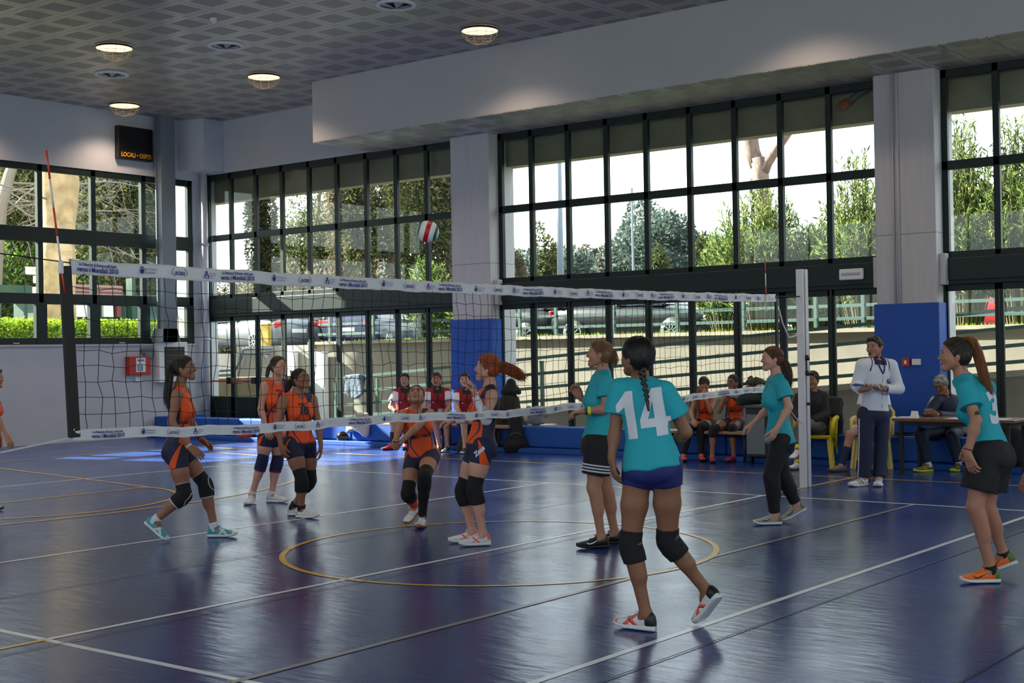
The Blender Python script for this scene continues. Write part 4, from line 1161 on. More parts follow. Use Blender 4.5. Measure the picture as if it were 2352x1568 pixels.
def nets(F, lo, h):
    F = F.copy()
    F[0] = F[-1] = .1; F[:, 0] = F[:, -1] = .1; F[:, :, 0] = F[:, :, -1] = .1
    S_ = F < 0
    c = [S_[i:S_.shape[0] - 1 + i, j:S_.shape[1] - 1 + j, k:S_.shape[2] - 1 + k] for i in (0, 1) for j in (0, 1) for k in (0, 1)]
    tot = sum(x.astype(np.int8) for x in c)
    act = (tot > 0) & (tot < 8)
    I = np.argwhere(act)
    if len(I) == 0: return np.zeros((0, 3)), np.zeros((0, 4), int)
    idx = np.full(act.shape, -1, dtype=np.int64); idx[act] = np.arange(len(I))
    cor = np.array([(i, j, k) for i in (0, 1) for j in (0, 1) for k in (0, 1)])
    val = np.stack([F[I[:, 0] + a, I[:, 1] + b, I[:, 2] + d] for a, b, d in cor], 1)
    acc = np.zeros((len(I), 3)); cnt = np.zeros(len(I))
    for e0 in range(8):
        for bit in (1, 2, 4):
            if e0 & bit: continue
            e1 = e0 | bit
            v0, v1 = val[:, e0], val[:, e1]
            m = (v0 < 0) != (v1 < 0)
            t = np.where(m, v0 / np.where(m, v0 - v1, 1), 0)
            acc += m[:, None] * (cor[e0] + t[:, None] * (cor[e1] - cor[e0])); cnt += m
    V = lo + h * (I + acc / cnt[:, None])
    Q = []
    for axis in range(3):
        sl0 = [slice(1, -1)] * 3; sl1 = [slice(1, -1)] * 3
        sl0[axis] = slice(0, -1); sl1[axis] = slice(1, None)
        a = S_[tuple(sl0)]; b = S_[tuple(sl1)]
        E = np.argwhere(a != b); 
        off = np.array([1, 1, 1]); off[axis] = 0
        E = E + off
        ins = S_[E[:, 0], E[:, 1], E[:, 2]]
        o1 = np.zeros(3, int); o2 = np.zeros(3, int); o1[(axis + 1) % 3] = 1; o2[(axis + 2) % 3] = 1
        g = lambda q: idx[q[:, 0], q[:, 1], q[:, 2]]
        q = np.stack([g(E - o1 - o2), g(E - o2), g(E), g(E - o1)], 1)
        q[~ins] = q[~ins][:, ::-1]
        Q.append(q)
    Q = np.concatenate(Q)
    return V, Q[(Q >= 0).all(1)]
def imesh(prims, h, cuts=(), lo=None, hi=None):
    F, lo = field(prims, h, cuts, lo, hi)
    return nets(F, lo, h)
def join(parts):
    Vs, Fs, Ms = [], [], []; b = 0
    for V, F, m in parts:
        Vs.append(V); Fs.append(F + b); b += len(V)
        Ms.append(np.broadcast_to(np.asarray(m), (len(F),)))
    return np.concatenate(Vs), np.concatenate(Fs), np.concatenate(Ms)
def tubes(paths, R, n=4):
    """many tapered strands at once -> V, quads.  paths: list of (k,3); R: list of radius arrays"""
    mb = MB()
    for P, r in zip(paths, R): mb.tube(P, r, n, False)
    return np.array(mb.V), np.array(mb.F)

SKIN = {k: mat('skin_' + k, c, .52, sss=.06, spec=.4) for k, c in dict(fair=(204, 152, 132), light=(180, 128, 104), olive=(152, 104, 80), tan=(142, 97, 73)).items()}
LIP = mat('lips', (132, 62, 58), .5); EYEW = mat('eye_white', (210, 206, 200), .3); IRIS = mat('iris', (38, 26, 20), .25); BROW = mat('brow', (60, 42, 32), .8)
HAIR = {k: mat('hair_' + k, c, .42, bump=.5, bscale=60, noise=.35, nscale=30, stretch=(1, 1, .2)) for k, c in dict(black=(22, 17, 16), dark=(40, 27, 21), brown=(62, 40, 29), auburn=(88, 50, 32), red=(150, 70, 28), blond=(116, 80, 48), amber=(140, 84, 38), grey=(142, 142, 142)).items()}
CL = dict(
    teal=mat('teal_jersey', (30, 166, 182), .75, bump=.5, bscale=9), orange=mat('orange_jersey', (236, 84, 22), .65, bump=.4, bscale=10),
    navy=mat('navy_cloth', (30, 34, 66), .75, bump=.3, bscale=12), navyb=mat('navy_blue_cloth', (28, 36, 104), .7, bump=.3, bscale=12),
    black=mat('black_cloth', (20, 20, 24), .8, bump=.5, bscale=10), white=mat('white_cloth', (218, 220, 230), .8, bump=.4, bscale=9),
    red=mat('dark_red_cloth', (150, 16, 28), .75, bump=.3, bscale=10), grey=mat('grey_cloth', (96, 96, 100), .85, bump=.4, bscale=10),
    pad=mat('knee_pad_fabric', (18, 18, 22), .85, bump=.5, bscale=40), padn=mat('navy_knee_pad', (28, 34, 72), .85), padtrim=mat('pad_trim', (188, 188, 186), .7), magenta=mat('magenta_trim', (170, 30, 80), .7),
    darkred=mat('burgundy_cloth', (110, 24, 36), .8), track=mat('dark_track_suit', (24, 30, 54), .7, bump=.4, bscale=9))
SH = {k: mat('shoe_' + k, c, .5) for k, c in dict(white=(222, 222, 224), black=(22, 22, 24), orange=(250, 120, 44), teal=(58, 160, 176), grey=(168, 160, 148), coral=(250, 92, 74), silver=(190, 190, 196), green=(90, 116, 52), dark=(60, 60, 62), pink=(206, 40, 100), red=(190, 30, 34), cyan=(64, 160, 190), lime=(214, 226, 60), gum=(150, 96, 56), brown=(120, 108, 96)).items()}

_pm = {}
def pat_mat(c, c2, c3, lib=None):
    """cloth with two printed colours whose outlines are signed distances stored on the mesh"""
    key = (c, c2, c3, lib is None)
    if key in _pm: return _pm[key]
    m = (lib or CL)[c].copy(); m.name = c + '_' + c2 + '_print'
    pick = lambda k: lib[k] if lib else (CL.get(k) or SKIN[k])
    nt = m.node_tree; b = nt.nodes['Principled BSDF']
    prev = None
    for i, cc in ((1, c2), (2, c3)):
        at_ = nt.nodes.new('ShaderNodeAttribute'); at_.attribute_name = 'p%d' % i
        g = nt.nodes.new('ShaderNodeMath'); g.operation = 'GREATER_THAN'; g.inputs[1].default_value = 0
        mx = nt.nodes.new('ShaderNodeMix'); mx.data_type = 'RGBA'
        nt.links.new(at_.outputs['Fac'], g.inputs[0]); nt.links.new(g.outputs[0], mx.inputs[0])
        mx.inputs[6].default_value = b.inputs['Base Color'].default_value
        if prev is not None: nt.links.new(prev, mx.inputs[6])
        mx.inputs[7].default_value = pick(cc).node_tree.nodes['Principled BSDF'].inputs['Base Color'].default_value
        prev = mx.outputs[2]
    nt.links.new(prev, b.inputs['Base Color'])
    _pm[key] = m
    return m
def pat_mesh(name, V, F, mats3, p1, p2, root):
    if p1 is None and p2 is None: return raw_mesh(name, V, F, CL[mats3[0]], None, True, root)
    o = raw_mesh(name, V, F, pat_mat(*mats3), None, True, root)
    for n, p in (('p1', p1), ('p2', p2)):
        a = o.data.attributes.new(n, 'FLOAT', 'POINT')
        a.data.foreach_set('value', np.asarray(p if p is not None else np.full(len(V), -1.0), dtype=np.float32))
    return o

def decal(name, V2, F, bvh, org, u, v, n, m, parent, off=.004, sub=.02, far=.4):
    """print a flat outline onto a surface by casting it along -n"""
    bm = bmesh.new()
    vs = [bm.verts.new((p[0], p[1], 0)) for p in V2]
    for f in F:
        try: bm.faces.new([vs[i] for i in f])
        except ValueError: pass
    bmesh.ops.triangulate(bm, faces=bm.faces)
    for _ in range(4):
        L_ = [e for e in bm.edges if e.calc_length() > sub]
        if not L_: break
        bmesh.ops.subdivide_edges(bm, edges=L_, cuts=1)
        bmesh.ops.triangulate(bm, faces=bm.faces)
    org, u, v, n = [np.asarray(a, float) for a in (org, u, v, n)]
    bad = []
    for q in bm.verts:
        p = org + u * q.co.x + v * q.co.y + n * far
        hit = bvh.ray_cast(Vector(p), Vector(-n), far * 2)
        if hit[0] is None: bad.append(q)
        else: q.co = hit[0] + Vector(n) * off
    bmesh.ops.delete(bm, geom=bad, context='VERTS')
    Vv = [q.co[:] for q in bm.verts]
    bm.verts.index_update()
    Ff = [tuple(q.index for q in f.verts) for f in bm.faces]
    bm.free()
    if not Ff: return None
    return raw_mesh(name, Vv, Ff, m, None, True, parent)
def bvh_of(V, F): return BVHTree.FromPolygons([tuple(v) for v in V], [tuple(int(i) for i in f) for f in F])

SWOOSH = (np.array([(-.5, .10), (-.42, -.06), (-.25, -.13), (0, -.08), (.5, .22), (.0, .01), (-.2, -.04), (-.34, -.02)]), [(0, 1, 7), (1, 2, 6, 7), (2, 3, 5, 6), (3, 4, 5)])

def hand_prims(w, d, n, side, curl, s, thumb=.5, spread=1.0):
    """w wrist, d along the hand, n palm normal, side +1/-1 where the thumb leaves"""
    d = nrm(d); n = nrm(n - d * (n @ d)); l = np.cross(d, n) * side
    P = []; L_ = [.066, .075, .070, .054]; base = [.086, .088, .084, .076]
    for i in range(4):
        o = l * (.030 - .020 * i) * s
        k0 = w + d * .012 * s + o * .55; k1 = w + d * base[i] * s + o
        P.append(cone(k0, k1, .0145 * s, .0118 * s, .012))
        p = k1; ang = 0; dd = nrm(d + l * (.10 - .07 * i) * spread)
        for seg, (fr, bend) in enumerate(((.44, .75), (.31, 1.05), (.25, .7))):
            ang += bend * curl
            q = p + (dd * math.cos(ang) + n * math.sin(ang)) * L_[i] * fr * s
            P.append(cone(p, q, (.0098 - .0010 * seg) * s, (.0090 - .0012 * seg) * s, .004)); p = q
    t0 = w + d * .022 * s + l * .022 * s; t1 = w + (d * .052 + l * (.030 + .018 * thumb) + n * .014) * s
    t2 = t1 + nrm(d * .9 + l * (.55 * thumb) + n * (.35 + curl * .5)) * .034 * s; t3 = t2 + nrm(d + l * .1 * thumb + n * (.2 + curl * .9)) * .026 * s
    P += [cone(t0, t1, .017 * s, .0125 * s, .012), cone(t1, t2, .0115 * s, .0105 * s, .005), cone(t2, t3, .0103 * s, .0085 * s, .004)]
    P.append(cone(w - d * .01, w + d * .03, .023 * s, .024 * s, .015, n, .72))
    return P

def shoe(parent, A, foot_d, shin_up, s, spec, near):
    """A ankle centre; foot_d direction the toes point; builds shoe > sole, laces"""
    d = nrm(foot_d); u = nrm(shin_up - d * (shin_up @ d)); l = np.cross(d, u)
    heel = A - u * .088 * s - d * .062 * s
    Lh = .272 * s
    nt_, nr = (56, 40) if near else (32, 24)
    T = np.linspace(0, 1, nt_)
    tw = np.interp(T, [0, .03, .12, .3, .5, .65, .78, .9, .97, 1], [.012, .026, .035, .036, .036, .042, .046, .040, .026, .008]) * s
    th = np.interp(T, [0, .04, .12, .22, .34, .45, .58, .72, .86, .95, 1], [.06, .095, .112, .112, .098, .084, .070, .060, .050, .038, .024]) * s
    spring = np.interp(T, [0, .65, .85, 1], [0, 0, .006, .02]) * s
    def loft(z0, z1, wadd, name, mats, mf=None, par=None):
        V = []
        for t, w, h, sp_ in zip(T, tw, th, spring):
            lo_ = z0(sp_, h); hi_ = z1(sp_, h); w = w + wadd
            for k in range(nr):
                a = 2 * math.pi * k / nr
                cx = np.sign(math.cos(a)) * abs(math.cos(a)) ** .7; cz = np.sign(math.sin(a)) * abs(math.sin(a)) ** .8
                wl = w * (1 - .28 * max(0, cz) * (1 if hi_ - lo_ > .045 else .0))
                V.append(heel + d * (t * Lh) + l * cx * wl + u * ((lo_ + hi_) / 2 + cz * (hi_ - lo_) / 2))
        F = [(i * nr + k, i * nr + (k + 1) % nr, (i + 1) * nr + (k + 1) % nr, (i + 1) * nr + k) for i in range(nt_ - 1) for k in range(nr)]
        V = np.array(V); F = np.array(F)[:, ::-1]
        c0 = V[:nr].mean(0); c1 = V[-nr:].mean(0)
        V = np.concatenate([V, [c0, c1]]); n0 = len(V) - 2
        caps = [(k, (k + 1) % nr, n0, n0) for k in range(nr)] + [((nt_ - 1) * nr + (k + 1) % nr, (nt_ - 1) * nr + k, n0 + 1, n0 + 1) for k in range(nr)]
        capF = [(c[0], c[1], c[2]) for c in caps]
        Fl = [tuple(f) for f in F] + capF
        mi = None
        if mf is not None:
            C = np.array([V[list(f)].mean(0) for f in Fl]) - heel
            mi = mf(C @ d / Lh, C @ l / s, C @ u / s)
        o = raw_mesh(name, V, Fl, mats, mi, True, par)
        return o, V, Fl
    up, V, Fl = loft(lambda sp_, h: .018 * s + sp_, lambda sp_, h: h + sp_ * .5, 0, 'shoe', [SH[spec['c']]], None, parent)
    q = np.array(V) - heel; t = q @ d / Lh; x = q @ l / s; z = q @ u / s
    st = spec.get('style', ''); mn = lambda *a: np.minimum.reduce(a); mxx = lambda *a: np.maximum.reduce(a)
    p1 = np.full(len(t), -1.0); p2 = p1.copy()
    toe = mn(t - .80, z - .018) ; heelc = mn(.20 - t, z - .03); collar = mn(z - .088, .40 - t)
    if st == 'cross':
        p1 = mxx(mn(.016 - np.abs((t - .52) * .27 - (z - .052) * 1.1), z - .022), mn(.016 - np.abs((t - .60) * .27 + (z - .048) * 1.1), z - .022) , collar, mn(t - .86, z - .012)); p2 = mxx(heelc, mn(.004 - np.abs((t - .56) * .27 - (z - .052) * 1.1), z - .02))
    elif st == 'tongue': p1 = mxx(collar, mn(.12 - t, z - .05), mn(.010 - np.abs((t - .46) * .27 - (z - .05) * 1.2), z - .028), mn(.007 - np.abs((t - .52) * .27 + (z - .042) * 1.6), z - .03)); p2 = mn(t - .84, .03 - z)
    elif st == 'bands': p1 = mxx(mn(.007 - np.abs((t - .44) * .27 - (z - .05) * .8), z - .03), mn(.007 - np.abs((t - .58) * .27 - (z - .05) * .8), z - .03), mn(.14 - t, z - .03))
    elif st == 'swoosh': p1 = mn(.16 - t, z - .02)
    if st:
        up.data.materials[0] = pat_mat(spec['c'], spec.get('c2', spec['c']), spec.get('c3', spec.get('c2', spec['c'])), SH)
        for n_, p_ in (('p1', p1), ('p2', p2)):
            a_ = up.data.attributes.new(n_, 'FLOAT', 'POINT'); a_.data.foreach_set('value', np.asarray(p_, dtype=np.float32))
    if near or spec.get('sole', 1):
        loft(lambda sp_, h: sp_, lambda sp_, h: .030 * s + sp_, .005 * s, 'sole', SH[spec.get('s', 'white')], None, up)
    if near:
        mb = MB()
        for k in range(5):
            t = .40 + .065 * k; h = np.interp(t, T, th)
            c = heel + d * t * Lh + u * (h + .001)
            mb.tube([c - l * .022 * s - u * .004, c + u * .003, c + l * .022 * s - u * .004], .003, 5)
        c = heel + d * .38 * Lh + u * np.interp(.38, T, th)
        for sg_ in (-1, 1): mb.tube([c, c + l * sg_ * .025 + u * .018 + d * .01, c + l * sg_ * .035 + u * .004 + d * .015, c], .0022, 5)
        mb.build('laces', SH[spec.get('lace', 'white')], up)
        if spec.get('mark'):
            b = bvh_of(V, [f for f in Fl if len(set(f)) > 2])
            for sg_ in (-1, 1):
                decal('side_mark', SWOOSH[0] * .115 * s * np.array([1, 1]), SWOOSH[1], b, heel + d * .52 * Lh + u * .050 * s, -d, u, l * sg_, SH[spec['mark']], up, .002, .012, .15)
    return up

def person(label, base, J, look, kit, skin='light', hair=None, male=False, s=1.0, res=1, hands=None, feet=None, shoes=None, pads=None, socks=None, group=None, extra=None, bodyc=1.0, contact=(True, True), roll=0.0, mouth=.001):
    """J joints as (photo x, photo y, metres deeper than the base plane)"""
    g0 = at(base[0], base[1], 2, 0)
    fh = nrm([math.cos(YAW), math.sin(YAW), 0]); rh = np.array([fh[1], -fh[0], 0]); up = np.array([0, 0, 1.0])
    D0 = (g0 - CAM) @ fh
    def W_(q):
        if len(q) == 4: return np.asarray(q[:3], float)
        r = ray(q[0], q[1]); return CAM + r * ((D0 + q[2]) / (r @ fh))
    def LV(v): return rh * v[0] + up * v[1] + fh * v[2]
    j = {k: W_(q) for k, q in J.items()}
    h = {1: .0075, 2: .010, 3: .013}[res]; hf = {1: .0038, 2: .005, 3: .0065}[res]; hh = {1: .0032, 2: .0042, 3: .006}[res]
    root = empty('person', (g0[0], g0[1], 0), label, 'person', group)
    sR, sL = j['sR'], j['sL']; hR, hL = j['hR'], j['hL']; nk = j['nk']
    Mid = (sR + sL) / 2; P0 = (hR + hL) / 2
    U = nrm(Mid - P0); Rt = sR - sL; Rt = nrm(Rt - U * (Rt @ U)); Fr = np.cross(U, Rt)
    # ankles: rest the shoes on the floor
    feet = feet or {}
    fd = {}
    for q in 'LR':
        an, kn = 'an' + q, 'kn' + q
        d = LV(feet.get(q, (0, 0, -1))); d = nrm(d); fd[q] = d
        su = nrm(j[kn] - j[an]); u = nrm(up - d * (up @ d))
        heel = j[an] - u * .088 * s - d * .062 * s; toe = heel + d * .272 * s + u * .012 * s
        zmin = min(heel[2], toe[2])
        if contact[0 if q == 'L' else 1]: j[an] = j[an] + up * (.002 - zmin)
    # ---- body
    B = []
    W1 = 1.10 if male else 1.0
    cw = .128 * bodyc * s * W1; ww = (.108 if male else .098) * bodyc * s * W1; pw = .128 * bodyc * s
    chest = P0 + (Mid - P0) * .80; waist = P0 + (Mid - P0) * .38; pel = P0 + U * .02
    def torso(e):
        L_ = [cone(chest, waist, cw + e, ww + e, .04, Fr, .72), cone(waist, pel, ww + e, pw + e * 1.1, .05, Fr, .78),
              cone(hL * .6 + P0 * .4, hR * .6 + P0 * .4, .092 * s * bodyc + e, .092 * s * bodyc + e, .05)]
        for q in (hL, hR): L_.append(cone(q * .72 + P0 * .28 - Fr * .045 * s - U * .035, q * .8 + P0 * .2 - Fr * .03 * s - U * .06, .080 * s * bodyc + e * .8, .07 * s + e * .8, .04))
        if not male:
            for sg_ in (-1, 1): L_.append(cone(P0 + (Mid - P0) * .74 + Rt * sg_ * .062 * s + Fr * .055 * s, P0 + (Mid - P0) * .68 + Rt * sg_ * .066 * s + Fr * .068 * s, .052 * s + e, .052 * s + e, .04))
        return L_
    sh_r = (.052 if male else .0425) * s
    def yoke(e, k=.04, fr=1.0):
        return [cone(nk - U * .035, nk * (1 - fr) + q * fr, .046 * s + e, sh_r * .95 + e, k) for q in (sL, sR)]
    B += torso(0) + yoke(0)
    hc = j['hd']; lk = LV(look); f_ = nrm(lk); r_ = nrm(np.cross(f_, up)); u_ = np.cross(r_, f_)
    if roll: u_ = nrm(u_ + r_ * roll); r_ = np.cross(f_, u_)
    hs = s * (1.03 if male else .965)
    def H(r, f, u): return hc + (r_ * r + f_ * f + u_ * u) * hs
    B.append(cone(H(0, -.022, -.06), nk, .048 * hs * W1, .050 * s * W1, .03))
    arm_r = (.046, .037, .036, .0245) if male else (.043, .034, .0335, .0225)
    for q in 'LR':
        sh_, el_, wr_ = j['s' + q], j['e' + q], j['w' + q]
        B.append(cone(sh_, el_, arm_r[0] * s * bodyc, arm_r[1] * s * bodyc, .03))
        B.append(cone(sh_, sh_ * .75 + el_ * .25, sh_r, arm_r[0] * s, .03))
        m_ = el_ * .72 + wr_ * .28
        B.append(cone(el_, m_, arm_r[2] * s, (arm_r[2] + .002) * s, .025)); B.append(cone(m_, wr_, (arm_r[2] + .001) * s, arm_r[3] * s, .025))
        hip, kn, an = j['h' + q], j['kn' + q], j['an' + q]
        tr = .085 * s * bodyc; kr = .053 * s
        B.append(cone(hip, hip * .5 + kn * .5, tr, .075 * s * bodyc, .03)); B.append(cone(hip * .5 + kn * .5, kn, .075 * s * bodyc, kr, .03))
        sd_ = nrm(an - kn); bk = -(fd[q] - sd_ * (fd[q] @ sd_)); bk = nrm(bk)
        B.append(cone(kn, an, .047 * s, .033 * s, .03)); B.append(cone(kn * .85 + an * .15 + bk * .012 * s, kn * .55 + an * .45 + bk * .016 * s, .047 * s, .040 * s, .04))
        B.append(ell(kn - bk * .018 * s, np.stack([Rt, nrm(np.cross(sd_, Rt)), sd_]), (.036 * s, .034 * s, .05 * s), .03))
        B.append(cone(an, an - up * .03 + fd[q] * .03, .034 * s, .034 * s, .03))
    # hands
    HB = []
    hands = hands or {}
    boxes = []
    for q in 'LR':
        wr_ = j['w' + q]; hp = hands.get(q, {})
        d = LV(hp['d']) if 'd' in hp else nrm(wr_ - j['e' + q])
        n = LV(hp['n']) if 'n' in hp else nrm(P0 - wr_)
        side = 1 if q == 'R' else -1
        hpn = hand_prims(wr_, d, n, hp.get('side', side), hp.get('curl', .35), s * (1.08 if male else 1), hp.get('thumb', .5))
        HB.append(hpn)
    # head
    Hd = [ell(H(0, -.006, .012), np.stack([r_, f_, u_]), np.array([.074, .094, .088]) * hs, .03),
          ell(H(0, .029, -.045), np.stack([r_, f_, u_]), np.array([.053, .052, .062]) * hs, .022),
          cone(H(-.008, .064, -.102), H(.008, .064, -.102), .020 * hs, .020 * hs, .03),
          cone(H(-.050, .0, -.06), H(-.012, .062, -.102), .022 * hs, .017 * hs, .03), cone(H(.050, .0, -.06), H(.012, .062, -.102), .022 * hs, .017 * hs, .03),
          cone(H(0, .083, .004), H(0, .106, -.038), .0075 * hs, .0090 * hs, .008), cone(H(-.012, .089, -.043), H(.012, .089, -.043), .0078 * hs, .0078 * hs, .006),
          cone(H(-.034, .076, .016), H(.034, .076, .016), .0115 * hs, .0115 * hs, .014),
          cone(H(-.014, .072, -.073), H(.014, .072, -.073), .0090 * hs, .0090 * hs, .010),
          cone(H(-.040, .055, -.038), H(-.036, .06, -.03), .026 * hs, .024 * hs, .03), cone(H(.040, .055, -.038), H(.036, .06, -.03), .026 * hs, .024 * hs, .03)]
    for sg_ in (-1, 1):
        Hd.append(ell(H(.076 * sg_, -.008, -.022), np.stack([nrm(r_ + f_ * .25 * sg_), nrm(f_ - r_ * .25 * sg_), u_]), np.array([.009, .019, .031]) * hs, .008))
    hb = (hc - .155 * hs - .0, hc + .155 * hs)
    parts = []
    V, F = imesh(B + Hd, h)
    c = V[F].mean(1); keep = ~np.all((c > hb[0] + .02) & (c < hb[1] - .02), axis=1)
    hbx = []
    for i, q in enumerate('LR'):
        bb = [pbox(p) for p in HB[i]]; lo = np.min([b[0] for b in bb], 0) + .035; hi = np.max([b[1] for b in bb], 0) - .035; hbx.append((lo, hi))
    parts.append((V, F[keep], 0))
    near_head = [p for p in B if np.all(pbox(p)[0] < hb[1]) and np.all(pbox(p)[1] > hb[0])]
    FH, loh = field(near_head + Hd, hf, (), hb[0], hb[1]); V, F = nets(FH, loh, hf)
    def surf(r, u):
        'how far forward the skin is at (r, u) of the head frame'
        fs = np.linspace(.03, .13, 90); P = np.array([H(r, q, u) for q in fs]); I = np.clip(np.round((P - loh) / hf * 1.0).astype(int), 0, np.array(FH.shape) - 1)
        g = (P - loh) / hf; i0 = np.clip(np.floor(g).astype(int), 0, np.array(FH.shape) - 2); w = g - i0; v = 0
        for a_ in (0, 1):
            for b_ in (0, 1):
                for c_ in (0, 1):
                    v = v + FH[i0[:, 0] + a_, i0[:, 1] + b_, i0[:, 2] + c_] * (w[:, 0] if a_ else 1 - w[:, 0]) * (w[:, 1] if b_ else 1 - w[:, 1]) * (w[:, 2] if c_ else 1 - w[:, 2])
        k_ = np.where(v < 0)[0]
        return fs[k_[-1]] if len(k_) else .07
    c = V[F].mean(1); q_ = np.stack([(c - hc) @ r_, (c - hc) @ f_, (c - hc) @ u_], 1) / hs
    inn = np.all((c > hb[0] + 2 * hf) & (c < hb[1] - 2 * hf), axis=1)
    mi = np.zeros(len(F), int)
    parts.append((V, F[inn], mi[inn]))
    for i, q in enumerate('LR'):
        arm = [p for p in B if np.all(pbox(p)[0] < hbx[i][1]) and np.all(pbox(p)[1] > hbx[i][0]) and np.linalg.norm((p.get('b', hc)) - j['w' + q]) < .02]
        V, F = imesh(arm + HB[i], hh, (), hbx[i][0] - .02, hbx[i][1] + .02)
        parts.append((V, F, 0))
    # eyes
    for sg_ in (-1, 1):
        sf = lambda x, z, o_=0: H(sg_ * x, surf(sg_ * x, z) + o_, z)
        e = sf(.0315, -.008, -.0088 ); uu, vv = np.mgrid[0:17, 0:17]
        th_ = uu.ravel() / 16 * 2 * math.pi; ph = vv.ravel() / 16 * math.pi
        fe = nrm(f_ + r_ * .18 * sg_)
        dirs = np.cos(ph)[:, None] * fe * 1.0 + (np.sin(ph) * np.cos(th_))[:, None] * r_ * 1.12 + (np.sin(ph) * np.sin(th_))[:, None] * u_ * .70
        V = e + dirs * .0130 * hs
        F = np.array([(a * 17 + b, a * 17 + b + 1, (a + 1) * 17 + b + 1, (a + 1) * 17 + b) for a in range(16) for b in range(16)])
        parts.append((V, F, np.where(np.arange(len(F)) % 16 < 3, 4, 3)))
        mb = MB(); mb.tube([sf(.0315 + x, z, o_) for x, z, o_ in ((-.0155, -.009, .001), (-.009, -.0015, .0035), (0, .0005, .0045), (.009, -.001, .0035), (.0165, -.007, .0005))], [.0008, .0018, .0021, .0019, .0009], 5, False)
        mb.tube([sf(.0315 + x, z, .001) for x, z in ((-.012, -.0145), (0, -.0168), (.012, -.014))], [.0006, .0010, .0006], 4, False)
        mb.tube([sf(x, z, .0005) for x, z in ((.013, .0140), (.024, .0185), (.036, .0190), (.050, .0130))], [.0022, .0034, .0030, .0010], 5, False)
        parts.append((np.array(mb.V), np.array(mb.F), 2))
    mo = mouth
    L = lambda x, z, o_=0: H(x, surf(x, z) + o_, z)
    lp = []
    for g_ in (-1, 1):
        lp += [cone(L(.021 * g_, -.073, -.002), L(.004 * g_, -.0705, .0002), .0028 * hs, .0048 * hs, .004), cone(L(.020 * g_, -.0745 - mo * .3, -.002), L(0, -.0800 - mo, -.0005), .0030 * hs, .0058 * hs, .004)]
    V, F = imesh(lp, .0022 if res < 3 else .003); parts.append((V, F, 1))
    if mo > .004:
        V, F = imesh([cone(L(-.012, -.0750 - mo * .3, -.0005), L(.012, -.0750 - mo * .3, -.0005), .0040 * hs, .0040 * hs, .004)], .0022); parts.append((V, F, 3))
    else:
        mb = MB(); mb.tube([L(x, -.0752, .0025) for x in (-.019, -.008, 0, .008, .019)], [.0006, .0012, .0012, .0012, .0006], 4, False); parts.append((np.array(mb.V), np.array(mb.F), 2))
    V, F, Mi = join(parts)
    raw_mesh('body', V, F, [SKIN[skin], LIP, BROW, EYEW, IRIS], Mi, True, root)
    ctx = dict(root=root, j=j, U=U, Rt=Rt, Fr=Fr, P0=P0, Mid=Mid, H=H, f_=f_, r_=r_, u_=u_, hs=hs, LV=LV, W=W_, s=s, h=h, torso=torso, yoke=yoke, near=res == 1, nk=nk, hc=hc, fd=fd, up=up, male=male, arm_r=arm_r, bodyc=bodyc, sh_r=sh_r)
    if hair: do_hair(ctx, hair)
    do_kit(ctx, kit)
    for q in 'LR':
        if shoes and j['an' + q][2] < 3:
            d = fd[q]; shoe(root, j['an' + q], d, nrm(up - d * (up @ d)), s * (1.06 if male else 1), shoes, res == 1)
    if socks:
        for q in 'LR':
            sp_ = socks if 't' in socks else socks[q]
            if not sp_: continue
            kn, an = j['kn' + q], j['an' + q]; t = sp_['t']; d = nrm(kn - an); 
            a = an - d * .02; b = an + (kn - an) * t
            r1 = .036 + (.052 - .036) * min(1, t * 1.6)
            pr = [cone(a, b, .040 * s, (r1 + .006) * s if t < .6 else .055 * s, .02, clip=[(b, d)])]
            if t > .5:
                bk = -nrm(fd[q] - d * (fd[q] @ d)); pr.append(cone(kn * .85 + an * .15 + bk * .012 * s, kn * .5 + an * .5 + bk * .016 * s, .055 * s, .047 * s, .03, clip=[(b, d)]))
            V, F = imesh(pr, h); raw_mesh('sock', V, F, CL.get(sp_['c']) or SH[sp_['c']], None, True, root)
    if pads:
        for q in 'LR':
            pd_ = pads if 'c' in pads else pads.get(q)
            if not pd_: continue
            hip, kn, an = j['h' + q], j['kn' + q], j['an' + q]
            d1 = nrm(hip - kn); d2 = nrm(an - kn); l1, l2 = pd_.get('l', (.115, .115))
            fwd = nrm(fd[q] - d2 * (fd[q] @ d2))
            fk = nrm(-(d1 + d2) + fwd * .25)
            a = kn + d1 * l1 * s; b = kn + d2 * l2 * s
            pr = [cone(kn, a + d1 * .02, .0615 * s, .0675 * s * bodyc, .02, clip=[(a, d1)]), cone(kn, b + d2 * .02, .0615 * s, .0585 * s, .02, clip=[(b, d2)]),
                  cone(kn * .85 + an * .15 - fwd * .012 * s, kn * .62 + an * .38 - fwd * .015 * s, .056 * s, .052 * s, .04, clip=[(b, d2)]),
                  cone(kn + fwd * .018 * s + d1 * .04, kn + fwd * .022 * s + d2 * .045, .050 * s, .048 * s, .02)]
            V, F = imesh(pr, h * .8)
            t1 = (V - kn) @ d1; t2 = (V - kn) @ d2
            p1 = np.maximum(t1 - (l1 - .007) * s, t2 - (l2 - .007) * s) if 'trim' in pd_ else None; p2 = None
            if pd_.get('outline'):
                x = (V - kn) @ nrm(np.cross(d2, fwd)); z = t2 + .0; y_ = (V - kn) @ fwd
                rr = np.sqrt((x / .048) ** 2 + (z / .065) ** 2); p1 = np.maximum(p1, np.minimum(.07 - np.abs(rr - 1), y_ - .02))
            if pd_.get('hole'):
                x = (V - kn) @ fwd; z = t2 - .004; w2 = (V - kn) @ nrm(np.cross(d2, fwd))
                p2 = np.minimum.reduce([.0055 - np.abs(z) - .12 * np.abs(w2), -.03 - x, .028 - np.abs(w2)])
            pat_mesh('knee_pad', V, F, (pd_['c'], pd_.get('trim', pd_['c']), skin if pd_.get('hole') else pd_['c']), p1, p2, root)
